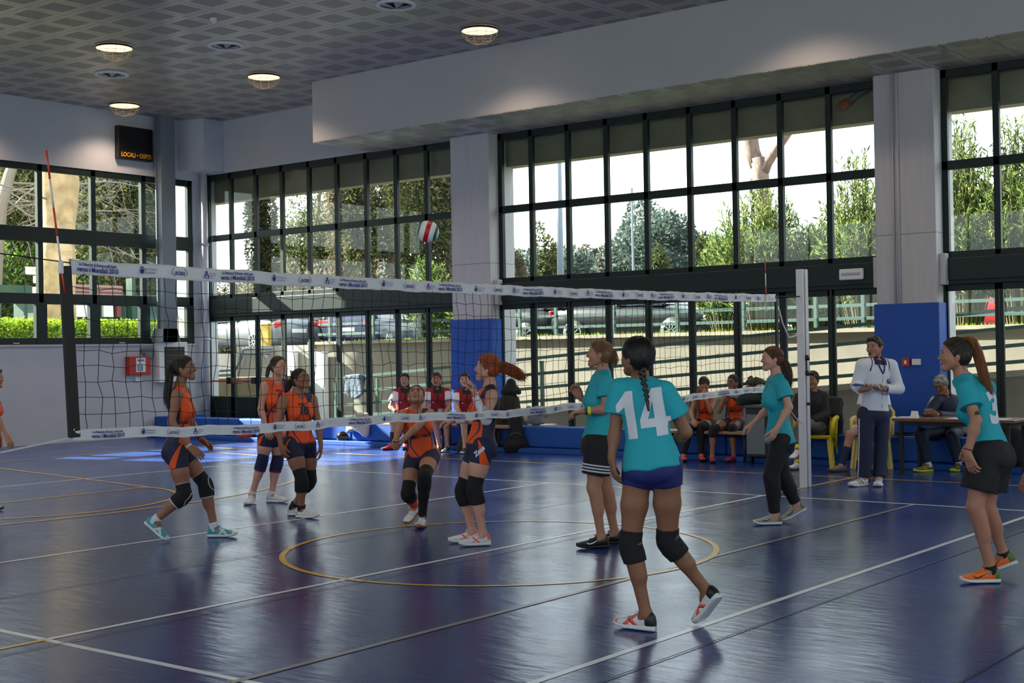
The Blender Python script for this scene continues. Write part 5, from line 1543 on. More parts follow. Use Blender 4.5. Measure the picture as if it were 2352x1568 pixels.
    if extra: extra(ctx)
    return root

def do_hair(c, hr):
    H, hs, h = c['H'], c['hs'], {True: .0042, False: .006}[c['near']]
    r_, f_, u_ = c['r_'], c['f_'], c['u_']
    ax = np.stack([r_, f_, u_]); m = HAIR[hr['c']]
    st = hr['style']; parts = []
    vol = hr.get('vol', 0)
    cl = [(H(0, .066, .048), nrm(f_ * .78 - u_ * .62))]
    cl2 = [(H(0, .030, -.0), nrm(f_ * .86 - u_ * .5))]
    pr = [ell(H(0, -.010, .016), ax, np.array([.0815 + vol, .102 + vol, .094 + vol]) * hs, .02, cl)]
    if st != 'short':
        pr.append(ell(H(0, -.04, -.02), ax, np.array([.070 + vol, .066 + vol, .075]) * hs, .03, cl2))
    else:
        pr.append(ell(H(0, -.035, -.02), ax, np.array([.071, .066, .065]) * hs, .03, cl2))
        pr.append(cone(H(-.03, .072, .078), H(.03, .072, .078), .018 * hs, .018 * hs, .02))
    if 'bun' in hr: b = c['W'](hr['bun']); pr.append(cone(b, b, .04, .04, .01))
    V, F = imesh(pr, h); parts.append((V, F, 0))
    rng = np.random.default_rng(hr.get('seed', 2))
    # combed strands over the scalp
    rad = np.array([.0815 + vol, .102 + vol, .094 + vol]); cen = np.array([0, -.010, .016])
    root_d = None
    if 'tail' in hr or 'braid' in hr or 'bun' in hr:
        q = c['W']((hr.get('tail') or hr.get('braid') or [hr.get('bun')])[0]) - c['hc']
        root_d = np.array([q @ r_, q @ f_, q @ u_]) / hs - cen; root_d /= np.linalg.norm(root_d / rad)
        root_d = root_d / rad
    paths, R = [], []
    want = {True: 620, False: 260}[c['near']]
    if st == 'bun' or root_d is None and st != 'short': root_d = np.array([0, -1, .25])
    tries = 0
    while len(paths) < want and tries < 40000:
        tries += 1
        a = rng.normal(size=3); a /= np.linalg.norm(a)
        p = cen + rad * a
        g1 = (p[1] - .066) * .78 - (p[2] - .048) * .62; nn_ = math.hypot(.78, .62); g1 /= nn_
        lowback = p[2] < -.055
        if g1 > 0 or lowback: continue
        if st != 'short' and g1 < -.05 and rng.random() < .7: continue
        if st == 'short':
            cr_ = np.array([0, -.35, .94]); b = a + (a - cr_) * rng.uniform(.25, .5) + rng.normal(scale=.12, size=3); b /= np.linalg.norm(b); k_ = 4
        else: b = root_d / np.linalg.norm(root_d); k_ = 8
        om = math.acos(np.clip(a @ b, -1, 1))
        if om < .05 or om > 2.9: continue
        tt_ = np.linspace(0, 1, k_); D_ = (np.sin((1 - tt_) * om)[:, None] * a + np.sin(tt_ * om)[:, None] * b) / math.sin(om)
        lift = 1.0 + rng.uniform(.0, .035) + (rng.uniform(.0, .05) * tt_[:, None] if st == 'short' else .02 * np.sin(tt_ * math.pi)[:, None])
        Q = cen + rad * D_ * lift
        paths.append(np.array([H(*q) for q in Q])); R.append(np.linspace(.0019, .0015 if st != 'short' else .0007, k_) * rng.uniform(.7, 1.3) * (1 if c['near'] else 1.2))
    V, F = tubes(paths, R, 4); parts.append((V, F, 0))
    if 'tail' in hr:
        T = [c['W'](q) for q in hr['tail']]
        T = np.array(T); k = 14; tt = np.linspace(0, len(T) - 1, k)
        P = np.stack([np.interp(tt, range(len(T)), T[:, i]) for i in range(3)], 1)
        for _ in range(2): P[1:-1] = (P[:-2] + 2 * P[1:-1] + P[2:]) / 4
        r0, r1 = hr.get('r', (.03, .02)); rr = np.interp(np.linspace(0, 1, k), [0, .25, .7, 1], [r0 * .7, r0, (r0 + r1) / 2, r1])
        pr = [cone(P[i], P[i + 1], rr[i] * .55, rr[i + 1] * .40, .015) for i in range(k - 1)]
        V, F = imesh(pr, h * 1.2); parts.append((V, F, 0))
        paths, R = [], []
        for _ in range(int(hr.get('n', 120) * 1.7)):
            v = rng.normal(size=3); v /= np.linalg.norm(v); q = rng.uniform(.35, 1.1)
            ph = rng.uniform(0, 6.28); e = min(k, int(k * rng.uniform(.72, 1.0)) + 1)
            ofs = v * (rr[:, None] * q) + rng.normal(scale=.006, size=3) * np.linspace(0, 1, k)[:, None] + np.sin(np.linspace(0, 3, k) + ph)[:, None] * v * .004
            pp__ = (P + ofs)[:e]
            if e < k or True:
                paths.append(pp__); R.append(np.linspace(.0026, .0008, len(pp__)) * hr.get('w', 1.0))
        V, F = tubes(paths, R, 4); parts.append((V, F, 1 if 'c2' in hr else 0))
        if hr.get('tie'):
            t0 = P[0]; dd = nrm(P[1] - P[0]); MB().lathe(t0 + dd * .02, [(r0 * .55, -.008), (r0 * .95, -.008), (r0 * .95, .008), (r0 * .55, .008)], 14, dd).build('hair_tie', CL[hr['tie']], c['root'], smooth=True)
    if 'braid' in hr:
        T = np.array([c['W'](q) for q in hr['braid']]); k = hr.get('bn', 16); tt = np.linspace(0, len(T) - 1, k)
        P = np.stack([np.interp(tt, range(len(T)), T[:, i]) for i in range(3)], 1)
        side = nrm(np.cross(nrm(P[-1] - P[0]), -c['Fr'])); pr = []; r0 = hr.get('br', .019)
        for i in range(k - 1):
            sg_ = 1 if i % 2 else -1; q = r0 * (1.1 - .5 * i / k)
            pr.append(cone(P[i] + side * sg_ * q * .6, P[i + 1] - side * sg_ * q * .25, q, q * .7, .004))
        pr.append(cone(P[-1], P[-1] + nrm(P[-1] - P[-2]) * .05, r0 * .8, r0 * .5, .005))
        V, F = imesh(pr, .004); parts.append((V, F, 0))
    if 'wisps' in hr:
        paths, R = [], []
        for _ in range(hr['wisps']):
            a = rng.uniform(-1.2, 1.2); p = H(.075 * math.sin(a), -.05 * math.cos(a), -.05); e = p + (u_ * rng.uniform(-.09, -.03) + r_ * rng.normal() * .02 - f_ * rng.uniform(0, .03)) * hs
            paths.append([p, (p + e) / 2 + rng.normal(scale=.006, size=3), e]); R.append([.003, .002, .0008])
        V, F = tubes([np.array(p) for p in paths], R, 4); parts.append((V, F, 0))
    V, F, Mi = join(parts)
    raw_mesh('hair', V, F, [m, HAIR[hr.get('c2', hr['c'])]], Mi, True, c['root'])

def sleeve(c, q, t, e, loose=.0, k=.02):
    j = c['j']; sh_, el_, wr_ = j['s' + q], j['e' + q], j['w' + q]; ar = c['arm_r']; s = c['s']
    if t <= 1:
        d = nrm(el_ - sh_); b = sh_ + (el_ - sh_) * t
        return [cone(sh_, b + d * .03, c['sh_r'] + e, ar[0] * s + e + loose, k, clip=[(b, d)])]
    d = nrm(wr_ - el_); b = el_ + (wr_ - el_) * (t - 1)
    return [cone(sh_, el_, c['sh_r'] + e, ar[1] * s + e * 1.2, k), cone(el_, b + d * .02, ar[2] * s + e * 1.3, (ar[3] + .004) * s + e, k, clip=[(b, d)])]
def pantleg(c, q, t, e, loose=.0, k=.02):
    """t 0..1 on the thigh, 1..2 on the shin"""
    j = c['j']; hip, kn, an = j['h' + q], j['kn' + q], j['an' + q]; s = c['s']; bc = c['bodyc']
    if t <= 1:
        d = nrm(kn - hip); b = hip + (kn - hip) * t
        return [cone(hip, b + d * .05, .082 * s * bc + e, (.082 - .022 * t) * s * bc + e + loose, k, clip=[(b, d)])]
    d = nrm(an - kn); b = kn + (an - kn) * (t - 1)
    bk = -nrm(c['fd'][q] - d * (c['fd'][q] @ d))
    return [cone(hip, kn, .082 * s * bc + e, .056 * s + e, k), cone(kn, b + d * .03, .052 * s + e, .036 * s + e + loose, k, clip=[(b, d)]),
            cone(kn * .85 + an * .15 + bk * .012 * s, kn * .55 + an * .45 + bk * .016 * s, .049 * s + e, .042 * s + e, .04)]

def do_kit(c, kit):
    U, Rt, Fr, P0, Mid, nk, s, h, root, j = [c[k] for k in ('U', 'Rt', 'Fr', 'P0', 'Mid', 'nk', 's', 'h', 'root', 'j')]
    H_ = np.linalg.norm(Mid - P0)
    def coords(cc):
        q = cc - P0; return q @ Rt / s, q @ Fr / s, q @ U / H_
    # ---- legs wear
    lw = kit['legs']; e = lw.get('e', .008); t = lw['t']
    tor = c['torso'](e)[1:]
    tor = [p for p in tor]
    pr = tor[:4] + pantleg(c, 'L', t, e, lw.get('loose', 0)) + pantleg(c, 'R', t, e, lw.get('loose', 0))
    wc = [(P0 + U * lw.get('top', .10) * s, U)]
    pr = [dict(p, clip=(p['clip'] or []) + wc) if i < 4 else p for i, p in enumerate(pr)]
    V, F = imesh(pr, h)
    cc = V; p1 = None
    for q in 'LR':
        hip, kn = j['h' + q], j['kn' + q]; d = nrm(kn - hip); sg_ = 1 if q == 'R' else -1
        out = nrm(Rt * sg_ - d * (Rt @ d) * sg_); fr = np.cross(out, d) * (1 if True else -1)
        v = cc - hip; tt = v @ d / np.linalg.norm(kn - hip); ro = v @ out; rf = v @ Fr
        near_ = np.linalg.norm(v - np.outer(v @ d, d), axis=1) < .16
        w_ = .16 - np.linalg.norm(v - np.outer(v @ d, d), axis=1)
        if lw.get('flash'):
            g_ = np.minimum.reduce([w_, ro - .03, .004 + .085 * np.clip(tt + .12, 0, 1) - np.abs(rf - .035 + .16 * (tt - .05)), tt + .12])
            p1 = g_ if p1 is None else np.maximum(p1, g_)
        if lw.get('sidestripe'):
            g_ = np.minimum.reduce([w_, ro - .06, .012 - np.abs(rf), tt - .15]); p1 = g_ if p1 is None else np.maximum(p1, g_)
    pat_mesh(lw.get('name', 'shorts'), V, F, (lw['c'], lw.get('c2', lw['c']), lw['c']), p1, None, root)
    if lw.get('hemstripes'):
        bm_ = []
        for q in 'LR':
            hip, kn = j['h' + q], j['kn' + q]; d = nrm(kn - hip); L0_ = np.linalg.norm(kn - hip) * lw['t']
            for k0 in (.030, .055, .080):
                pq = [dict(p, ra=p['ra'] + .004, rb=p['rb'] + .004, clip=[(hip + d * (L0_ - k0 + .007), d), (hip + d * (L0_ - k0 - .007), -d)]) for p in pantleg(c, q, lw['t'], e, lw.get('loose', 0))]
                bm_.append((*imesh(pq, h * .7), 0))
        V, F, _m = join(bm_); raw_mesh('hem_stripe', V, F, CL[lw['c2']], None, True, root)
    c['legs_bvh'] = bvh_of(V, F)
    # ---- top
    tp = kit['top']; st = tp['style']; e = tp.get('e', .014)
    hem = P0 + U * tp.get('hem', -.02) * s
    T = c['torso'](e)
    nd = nrm(c['hc'] - nk)
    sub = [dict(cone(nk + Fr * .012 * s - U * .0, nk + nd * .2, .058 * s, .085 * s), sub=True)]
    vn = tp.get('vneck', .3)
    if vn > .4: sub.append(dict(cone(nk + Fr * .075 * s - U * (.02 + .03 * (vn - .4)) * s, nk + Fr * .06 + U * .06, .040 * s, .06 * s), sub=True))
    if st == 'tank':
        pr = [dict(p, clip=[(hem, -U)]) for p in T] + c['yoke'](e * .8, .03, .80)
        for q, sg_ in (('R', 1), ('L', -1)):
            o_ = j['s' + q] + Rt * sg_ * .040 * s
            sub.append(dict(cone(o_ + U * .03, o_ - U * .075 * s - Rt * sg_ * .004, .046 * s, .046 * s), sub=True))
    else:
        t = tp['sleeve']
        pr = T[:]
        if tp.get('drop'): pr.append(cone(P0 + U * .06, hem, .128 * s * c['bodyc'] + e, .138 * s * c['bodyc'] + e, .04, Fr, .80))
        pr = [dict(p, clip=[(hem, -U)]) for p in pr] + c['yoke'](e, .03) + sleeve(c, 'L', t, e, tp.get('sl', .014) if t <= 1 else 0) + sleeve(c, 'R', t, e, tp.get('sl', .014) if t <= 1 else 0)
    V, F = imesh(pr + sub, h)
    x, y, z = coords(V); ax_ = np.abs(x); p1 = p2 = None
    mn = lambda *a: np.minimum.reduce(a); mxx = lambda *a: np.maximum.reduce(a)
    if tp.get('paint') == 'orange':
        xc = .055 + .05 * np.cos((z - .35) * 5.2)
        p1 = mxx(mn(ax_ - .100, .035 - y, y + .07, .9 - z), mn(.0065 - np.abs(ax_ - xc), .88 - z), mn(-.055 - x, z - .93), mn(-.02 - y, ax_ - .07))
    elif tp.get('paint') == 'polo':
        g_ = []
        for q, sg_ in (('R', 1), ('L', -1)):
            d = nrm(j['e' + q] - j['s' + q]); v = V - j['s' + q]; g_.append(mn(v @ d - .01, sg_ * x - .118, .10 - np.linalg.norm(v - np.outer(v @ d, d), axis=1)))
        p1 = mxx(*g_); p2 = mxx(mn(.075 - ax_, z - 1.02), mn(.012 - ax_, z - .72, y))
    elif tp.get('paint') == 'jacket':
        p1 = mxx(mn(z - 1.02, .085 - ax_), mn(.007 - np.abs(ax_ - .128 + .10 * (z - .95)), z - .88, y + .06)); p2 = mn(.0035 - ax_, y)
    elif tp.get('paint') == 'stripes':
        g_ = []
        for q, sg_ in (('R', 1), ('L', -1)):
            d = nrm(j['e' + q] - j['s' + q]); v = V - j['s' + q]; o_ = Rt * sg_
            for k0 in (-.018, 0, .018): g_.append(mn(v @ d + .03, v @ o_ - .03, .0045 - np.abs(v @ Fr - k0)))
        p1 = mxx(*g_)
    pat_mesh(tp.get('name', 'shirt'), V, F, (tp['c'], tp.get('c2', tp['c']), tp.get('c3', tp['c'])), p1, p2, root)
    c['top_bvh'] = bvh_of(V, F)
    if 'collar' in tp:
        hp = []
        a = nk + U * .020
        P = [a + (Rt * math.cos(t_) * .062 + Fr * (math.sin(t_) * .052 + .006)) * s + U * (.020 - .022 * max(0, math.sin(t_))) * s for t_ in np.linspace(math.pi / 2 + .25, math.pi / 2 + 6.28 - .25, 22)]
        MB().tube(P, .013, 7).build('collar', CL[tp['collar']], root, smooth=True)
    for tx in tp.get('text', []):
        if tx['t'] == '14':
            V2 = np.array([(-.115, 0), (-.055, 0), (-.055, .28), (-.10, .28), (-.165, .205), (-.165, .155), (-.115, .19),
                           (.055, 0), (.115, 0), (.115, .055), (.055, .055), (-.030, .055), (.142, .055), (.142, .105), (-.030, .105), (.055, .105), (.115, .105), (.115, .28), (.055, .28), (.055, .205), (.018, .105)]) - np.array([.0, .14])
            F2 = [(0, 1, 2, 3, 6), (3, 4, 5, 6), (7, 8, 9, 10), (11, 12, 13, 14), (15, 16, 17, 18), (14, 20, 19, 18)]
        else: V2, F2 = text_mesh(tx['t'], tx['size'], tx.get('bold', .0), tx.get('sx', .9))
        nn = Fr if not tx.get('back') else -Fr
        uu = Rt * (-1 if not tx.get('back') else 1)
        uu = -Rt if not tx.get('back') else Rt
        if tx.get('img'): uu = nrm(c['LV']((1, 0, 0)) - nn * (c['LV']((1, 0, 0)) @ nn))
        org = P0 + U * tx['z'] * H_ + uu * tx.get('x', 0) * s
        vv = np.cross(nn, uu)
        decal('print', V2, F2, c['top_bvh'], org, uu, vv, nn, CL[tx['c']], root, .004, .02)

def glasses(c, m=None):
    H = c['H']; m = m or M['blackgloss']; mb = MB()
    for sg_ in (-1, 1):
        P = [H(.033 * sg_ + .026 * math.cos(t), .094 - .006 * abs(math.cos(t)), -.006 + .019 * math.sin(t)) for t in np.linspace(0, 2 * math.pi, 17)]
        mb.tube(P, .0024, 5, False)
        mb.tube([H(.058 * sg_, .088, .0), H(.076 * sg_, .05, -.002), H(.080 * sg_, -.01, -.01)], .0022, 5)
    mb.tube([H(-.008, .097, -.002), H(.008, .097, -.002)], .0022, 5)
    mb.build('glasses', m, c['root'], smooth=True)
def wristband(c, q, m, off=.03, w=.012, r=.0285, name='wristband'):
    d = nrm(c['j']['e' + q] - c['j']['w' + q]); p = c['j']['w' + q] + d * off
    MB().lathe(p, [(r * c['s'], -w / 2), ((r + .004) * c['s'], 0), (r * c['s'], w / 2)], 18, d).build(name, m, c['root'], smooth=True)
# ================================================================ the people in the hall
def orange_kit(num=None, small=None, img=True):
    tx = []
    if num: tx.append(dict(t=num, size=.115, bold=.005, z=.74, x=0, c='navy', img=False))
    tx.append(dict(t='ROMA 12', size=.028, bold=.0012, z=.90, x=0, c='navy'))
    tx.append(dict(t='AMICI VOLLEY', size=.042, bold=.0015, z=.50, x=0, c='navy'))
    return dict(top=dict(style='tank', c='orange', c2='navy', c3='navy', paint='orange', hem=.02, vneck=.75, text=tx),
                legs=dict(c='navy', c2='orange', t=.40, e=.010, flash=True, top=.10))
def teal_kit(legs, text=(), **k):
    return dict(top=dict(style='tee', c='teal', sleeve=.58, sl=.022, e=.018, drop=True, hem=k.get('hem', -.02), vneck=.55, nk=.012, text=list(text)), legs=legs)
PADB = dict(c='pad')
GW = 'girls of the team in orange'
GT = 'girls of the team in teal'

def x_ref(c):
    H = c['H']; j = c['j']
    MB().tube([H(0, .098, -.078), H(.0, .125, -.085)], .011, 8).build('whistle', M['blackgloss'], c['root'], smooth=True)
    P = [c['nk'] + c['Rt'] * x + c['Fr'] * y + c['U'] * z for x, y, z in ((-.06, .03, .02), (-.05, .10, -.05), (-.02, .135, -.14), (0, .14, -.17), (.02, .135, -.14), (.05, .10, -.05), (.06, .03, .02))]
    MB().tube(P, .009, 6).build('lanyard', CL['navyb'], c['root'], smooth=True)
    V2, F = text_mesh('G', .06, .004)
    decal('chest_logo', V2, F, c['top_bvh'], c['P0'] + c['U'] * .40 - c['Rt'] * .09, -c['Rt'], c['U'], c['Fr'], CL['navy'], c['root'])
    V2, F = text_mesh('ITALIA\nVOLLEY', .018, .0008)
    decal('chest_print', V2, F, c['top_bvh'], c['P0'] + c['U'] * .375 - c['Rt'] * .105, -c['Rt'], c['U'], c['Fr'], CL['navy'], c['root'])
    wristband(c, 'L', M['black'], .03, .03, .031, 'watch')
def x_14(c): pass
def x_F(c):
    wristband(c, 'L', SH['lime'], .045, .028, .033); wristband(c, 'L', SH['dark'], .02, .02, .03)
    # three-pyramid mark above the hem stripes
    V2 = np.array([(-.03, -.02), (-.018, -.02), (-.024, -.006), (-.014, -.02), (0, -.02), (-.008, .010), (-.018, -.006), (.006, -.02), (.022, -.02), (.006, .03), (-.004, .012)])
    F = [(0, 1, 2), (3, 4, 5, 6), (7, 8, 9, 10)]
    q = c['j']['hL'] * .46 + c['j']['knL'] * .54 + c['LV']((-.055, 0, 0))
    o = decal('thigh_mark', V2, F, c['legs_bvh'], q, c['LV']((1, 0, 0)), c['up'], c['LV']((0, 0, -1)), CL['white'], c['root'])
def x_A(c):
    wristband(c, 'R', CL['white'], .02, .014, .027); wristband(c, 'L', M['black'], .015, .012, .027)
def x_E(c):
    for q in 'LR':
        j = c['j']; V, F = imesh([cone(j['e' + q] * .75 + j['s' + q] * .25, j['e' + q], .046, .043, .02), cone(j['e' + q], j['w' + q], .042, .030, .02, clip=[(j['w' + q], nrm(j['w' + q] - j['e' + q]))])], .007)
        raw_mesh('arm_sleeve', V, F, CL['white'], None, True, c['root'])
    V2, F = text_mesh('Zeus', .052, .003, shear=.2)
    q = (c['j']['hL'] * .72 + c['j']['knL'] * .28) + c['U'] * .02
    u = nrm(c['LV']((.72, .62, 0))); n = c['LV']((0, 0, -1)); v = np.cross(n, u)
    decal('shorts_print', V2, F, c['legs_bvh'], q + c['LV']((-.01, .045, 0)), u, v, n, CL['white'], c['root'])
def x_I(c):
    wristband(c, 'L', CL['darkred'], .03, .008, .029)
    b = c['j']; V2, F = flat_disc((0, 0), 0, .022, 12); V3, F3 = flat_disc((.018, -.026), 0, .018, 12)
    V, Fq = imesh([cone(b['sL'], b['eL'], c['arm_r'][0] * c['s'], c['arm_r'][1] * c['s'])], .008); bv = bvh_of(V, Fq)
    TAT = mat('arm_tattoo', (84, 60, 56), .7)
    p = b['sL'] * .22 + b['eL'] * .78
    for vv, ff in ((V2, F), (V3, F3)): decal('tattoo', vv, ff, bv, p + c['LV']((.012, .0, 0)), c['LV']((1, 0, 0)), c['up'], c['LV']((0, 0, -1)), TAT, c['root'], .003, .008)

# --- orange side of the net
person('dark-haired girl in orange with long ponytail and teal shoes, lunging by the net', (440, 1238),
       dict(hd=(424, 843, 0), nk=(414, 884, .0), sR=(407, 906, -.135), sL=(424, 902, .135), eR=(394, 970, -.18), wR=(437, 1027, -.17), eL=(438, 968, .20), wL=(461, 1008, .16),
            hR=(404, 1034, -.085), hL=(412, 1032, .085), knR=(425, 1138, -.12), knL=(472, 1112, .10), anR=(357, 1198, -.13), anL=(492, 1206, .11)),
       (1, .10, -.12), orange_kit(), 'olive', dict(style='tail', c='dark', tail=[(401, 832, 0), (392, 848, -.03), (388, 875, -.06), (385, 905, -.08), (388, 935, -.08)], r=(.030, .040), n=240, tie='navyb', wisps=14), s=1.0,
       feet=dict(R=(.72, -.62, -.05), L=(1, 0, -.05)), shoes=dict(c='teal', c2='white', c3='teal', style='cross', s='white', lace='teal'), pads=dict(c='pad', trim='padtrim', outline=True), socks=dict(c='white', t=.12),
       hands=dict(R=dict(d=(.72, -.6, 0), curl=.35), L=dict(d=(.75, -.55, 0), curl=.3)), extra=x_A, group=GW)
person('brown-haired girl in orange with navy knee pads standing behind the player with glasses', (600, 1155),
       dict(hd=(640, 839, 0), nk=(634, 872, .02), sR=(608, 886, -.06), sL=(661, 882, .12), eR=(599, 940, -.10), wR=(611, 980, -.14), eL=(669, 932, .12), wL=(652, 972, -.05),
            hR=(611, 1004, -.03), hL=(641, 1003, .08), knR=(603, 1056, -.04), knL=(637, 1059, .06), anR=(579, 1130, 0), anL=(624, 1132, .05)),
       (.80, .14, -.60), orange_kit('9'), 'fair', dict(style='tail', c='brown', tail=[(623, 838, .06), (616, 850, .05), (613, 866, .04)], r=(.022, .02), n=80), s=1.0, res=2,
       feet=dict(R=(-.15, -.1, -1), L=(.93, 0, -.35)), shoes=dict(c='white', c2='silver', style='bands', s='white'), mouth=.008, pads=dict(c='padn', trim='magenta', l=(.13, .12)), socks=dict(c='white', t=.10), group=GW)
person('girl in orange number ten with glasses and black knee pads looking up', (685, 1187),
       dict(hd=(690, 869, 0), nk=(683, 903, .02), sR=(652, 918, -.10), sL=(717, 917, .09), eR=(637, 975, -.17), wR=(645, 1022, -.22), eL=(731, 973, .06), wL=(737, 1022, .0),
            hR=(671, 1020, -.08), hL=(704, 1018, .06), knR=(693, 1102, -.15), knL=(713, 1103, .05), anR=(692, 1162, -.08), anL=(673, 1152, .13)),
       (.78, .30, -.55), orange_kit('10'), 'olive', dict(style='tail', c='black', tail=[(668, 876, .06), (662, 888, .06), (656, 900, .05)], r=(.034, .022), n=140), s=.98, res=2, bodyc=1.1,
       feet=dict(R=(.9, 0, -.42), L=(.9, 0, -.3)), shoes=dict(c='white', c2='silver', style='bands', s='white'), pads=PADB, socks=dict(c='black', t=.16), extra=lambda c: glasses(c, mat('tortoise_frame', (60, 34, 24), .3)), group=GW,
       hands=dict(R=dict(d=(.25, -.9, 0), curl=.4), L=dict(d=(0, -1, 0), curl=.35)))
person('girl in orange crouching with joined forearms and face raised to the ball', (968, 1208),
       dict(hd=(956, 908, .0), nk=(957, 944, .07), sR=(925, 954, .0), sL=(987, 951, .06), eR=(917, 988, -.16), wR=(908, 1013, -.36), eL=(960, 978, -.14), wL=(921, 1014, -.36),
            hR=(951, 1049, .05), hL=(990, 1046, .05), knR=(936, 1134, -.16), knL=(975, 1094, -.30), anR=(952, 1163, .22), anL=(970, 1176, -.03)),
       (-.02, .62, -.78), orange_kit(), 'light', dict(style='bun', c='blond'), s=1.0, mouth=.004,
       feet=dict(R=(-.45, -.5, -.7), L=(-.12, 0, -1)), shoes=dict(c='white', c2='silver', style='bands', s='gum'), pads=dict(c='pad', l=(.12, .14)), socks=dict(L=dict(c='black', t=.92), R=dict(c='orange', t=.62)), group=GW,
       hands=dict(R=dict(d=(-.15, -.45, -.85), n=(1, .3, 0), curl=.75), L=dict(d=(-.2, -.45, -.85), n=(-1, .3, 0), curl=.75)))
person('red-haired girl in orange with flying ponytail and white arm sleeves', (1090, 1250),
       dict(hd=(1119, 842, 0), nk=(1126, 882, .0), sL=(1130, 908, -.14), sR=(1112, 906, .14), eL=(1117, 964, -.20), wL=(1091, 909, -.22), eR=(1085, 960, .10), wR=(1046, 966, .12),
            hL=(1109, 1024, -.085), hR=(1099, 1022, .085), knL=(1089, 1124, -.10), knR=(1062, 1127, .10), anL=(1110, 1222, -.08), anR=(1085, 1208, .12)),
       (-1, .10, .12), orange_kit(), 'fair', dict(style='tail', c='red', vol=.006, tail=[(1144, 842, .0), (1160, 844, .0), (1182, 854, .0), (1203, 868, .0)], r=(.050, .040), n=420), s=1.02, bodyc=1.04,
       feet=dict(L=(-1, 0, -.12), R=(-1, 0, -.05)), shoes=dict(c='white', c2='coral', c3='silver', style='tongue', s='white'), pads=PADB, extra=x_E, group=GW,
       hands=dict(L=dict(d=(-.12, 1, 0), n=(-1, 0, .2), curl=.85, side=1), R=dict(d=(-1, -.1, 0), n=(0, -1, 0), curl=.5)))
person('person in navy and orange mostly cut off by the left edge of the picture', (0, 1170),
       dict(hd=(-13, 867, 0), nk=(-22, 898, .0), sR=(-22, 914, -.14), sL=(-14, 910, .14), eR=(-8, 955, -.2), wR=(15, 1000, -.2), eL=(-5, 960, .2), wL=(-2, 1000, .2),
            hR=(-32, 1014, -.08), hL=(-28, 1014, .08), knR=(-22, 1080, -.1), knL=(-50, 1085, .1), anR=(-34, 1148, -.1), anL=(-75, 1150, .1)),
       (1, .05, -.15), orange_kit(), 'light', dict(style='short', c='brown'), s=.97, res=3, feet=dict(R=(1, 0, -.05), L=(1, 0, .1)), shoes=dict(c='grey', c2='white', s='dark'), group=GW)

# --- teal side
person('girl in teal and black three-striped shorts with dark blond ponytail facing the net', (1375, 1255),
       dict(hd=(1377, 810, 0), nk=(1385, 850, .0), sL=(1391, 877, -.145), sR=(1374, 872, .145), eL=(1392, 940, -.21), wL=(1341, 944, -.20), eR=(1358, 930, .20), wR=(1333, 912, .16),
            hL=(1376, 1026, -.09), hR=(1370, 1026, .09), knL=(1364, 1120, -.10), knR=(1391, 1118, .08), anL=(1381, 1224, -.08), anR=(1412, 1216, .14)),
       (-1, .10, .15), teal_kit(dict(c='black', c2='white', t=.68, e=.030, loose=.012, hemstripes=True)), 'light', dict(style='tail', c='blond', tail=[(1398, 800, 0), (1408, 812, .0), (1414, 836, .0)], r=(.034, .026), n=240, wisps=16), s=1.02, bodyc=1.08,
       feet=dict(L=(-1, 0, -.15), R=(-1, 0, .1)), shoes=dict(c='black', s='black', lace='black', mark='white'), extra=x_F, group=GT,
       hands=dict(L=dict(d=(-1, -.1, 0), n=(0, -1, 0), curl=.65), R=dict(d=(-.5, .75, 0), n=(-.3, 0, -1), curl=.8)))
person('girl in teal number fourteen with a long dark braid, seen from behind in the foreground', (1470, 1448),
       dict(hd=(1464, 815, .02), nk=(1472, 872, .03), sL=(1422, 893, .05), sR=(1527, 899, -.02), eL=(1413, 990, .05), wL=(1405, 1050, .0), eR=(1575, 992, .02), wR=(1535, 1028, .20),
            hL=(1466, 1069, .03), hR=(1531, 1067, -.02), knL=(1448, 1250, .03), knR=(1534, 1244, .05), anL=(1484, 1400, .0), anR=(1625, 1362, .06)),
       (-.62, .10, .78), teal_kit(dict(c='navyb', t=.25, e=.012, top=.08), [dict(t='14', size=.318, bold=.019, z=.70, x=.012, c='white', back=True, sx=.86)], hem=.0), 'tan',
       dict(style='braid', c='black', vol=.004, wisps=14, braid=[(1474, 850, -.10), (1478, 872, -.10), (1484, 900, -.125), (1487, 922, -.135)], br=.015, bn=13), s=1.03,
       feet=dict(L=(-.80, 0, .60), R=(-.42, -.72, .55)), shoes=dict(c='white', c2='coral', c3='black', style='cross', s='white', lace='silver'), pads=dict(c='pad', hole=True, l=(.080, .095)), group=GT,
       hands=dict(L=dict(d=(.12, -1, 0), n=(1, 0, .2), curl=.35), R=dict(d=(-.7, -.5, .5), curl=.4)))
person('girl in teal shirt and black leggings with auburn ponytail walking left by the post', (1770, 1203),
       dict(hd=(1773, 821, 0), nk=(1783, 860, .0), sL=(1796, 884, -.14), sR=(1775, 878, .14), eL=(1812, 935, -.21), wL=(1784, 984, -.27), eR=(1762, 940, .20), wR=(1731, 971, .16),
            hL=(1794, 1010, -.085), hR=(1786, 1008, .085), knL=(1771, 1095, -.09), knR=(1797, 1092, .08), anL=(1780, 1180, -.06), anR=(1829, 1150, .10)),
       (-1, .02, -.10), teal_kit(dict(c='black', t=1.93, e=.016, name='leggings')), 'fair', dict(style='tail', c='auburn', tail=[(1797, 824, .0), (1808, 836, .0), (1815, 862, .0), (1814, 895, .0)], r=(.026, .018), n=160), s=1.0, bodyc=.97,
       feet=dict(L=(-1, 0, -.08), R=(-.88, -.46, 0)), shoes=dict(c='grey', c2='brown', s='white', style='swoosh', mark='black'), group=GT,
       hands=dict(L=dict(d=(-.45, -.85, 0), n=(-.6, 0, .6), curl=.35), R=dict(d=(-.8, -.5, 0), n=(0, -1, 0), curl=.35)))
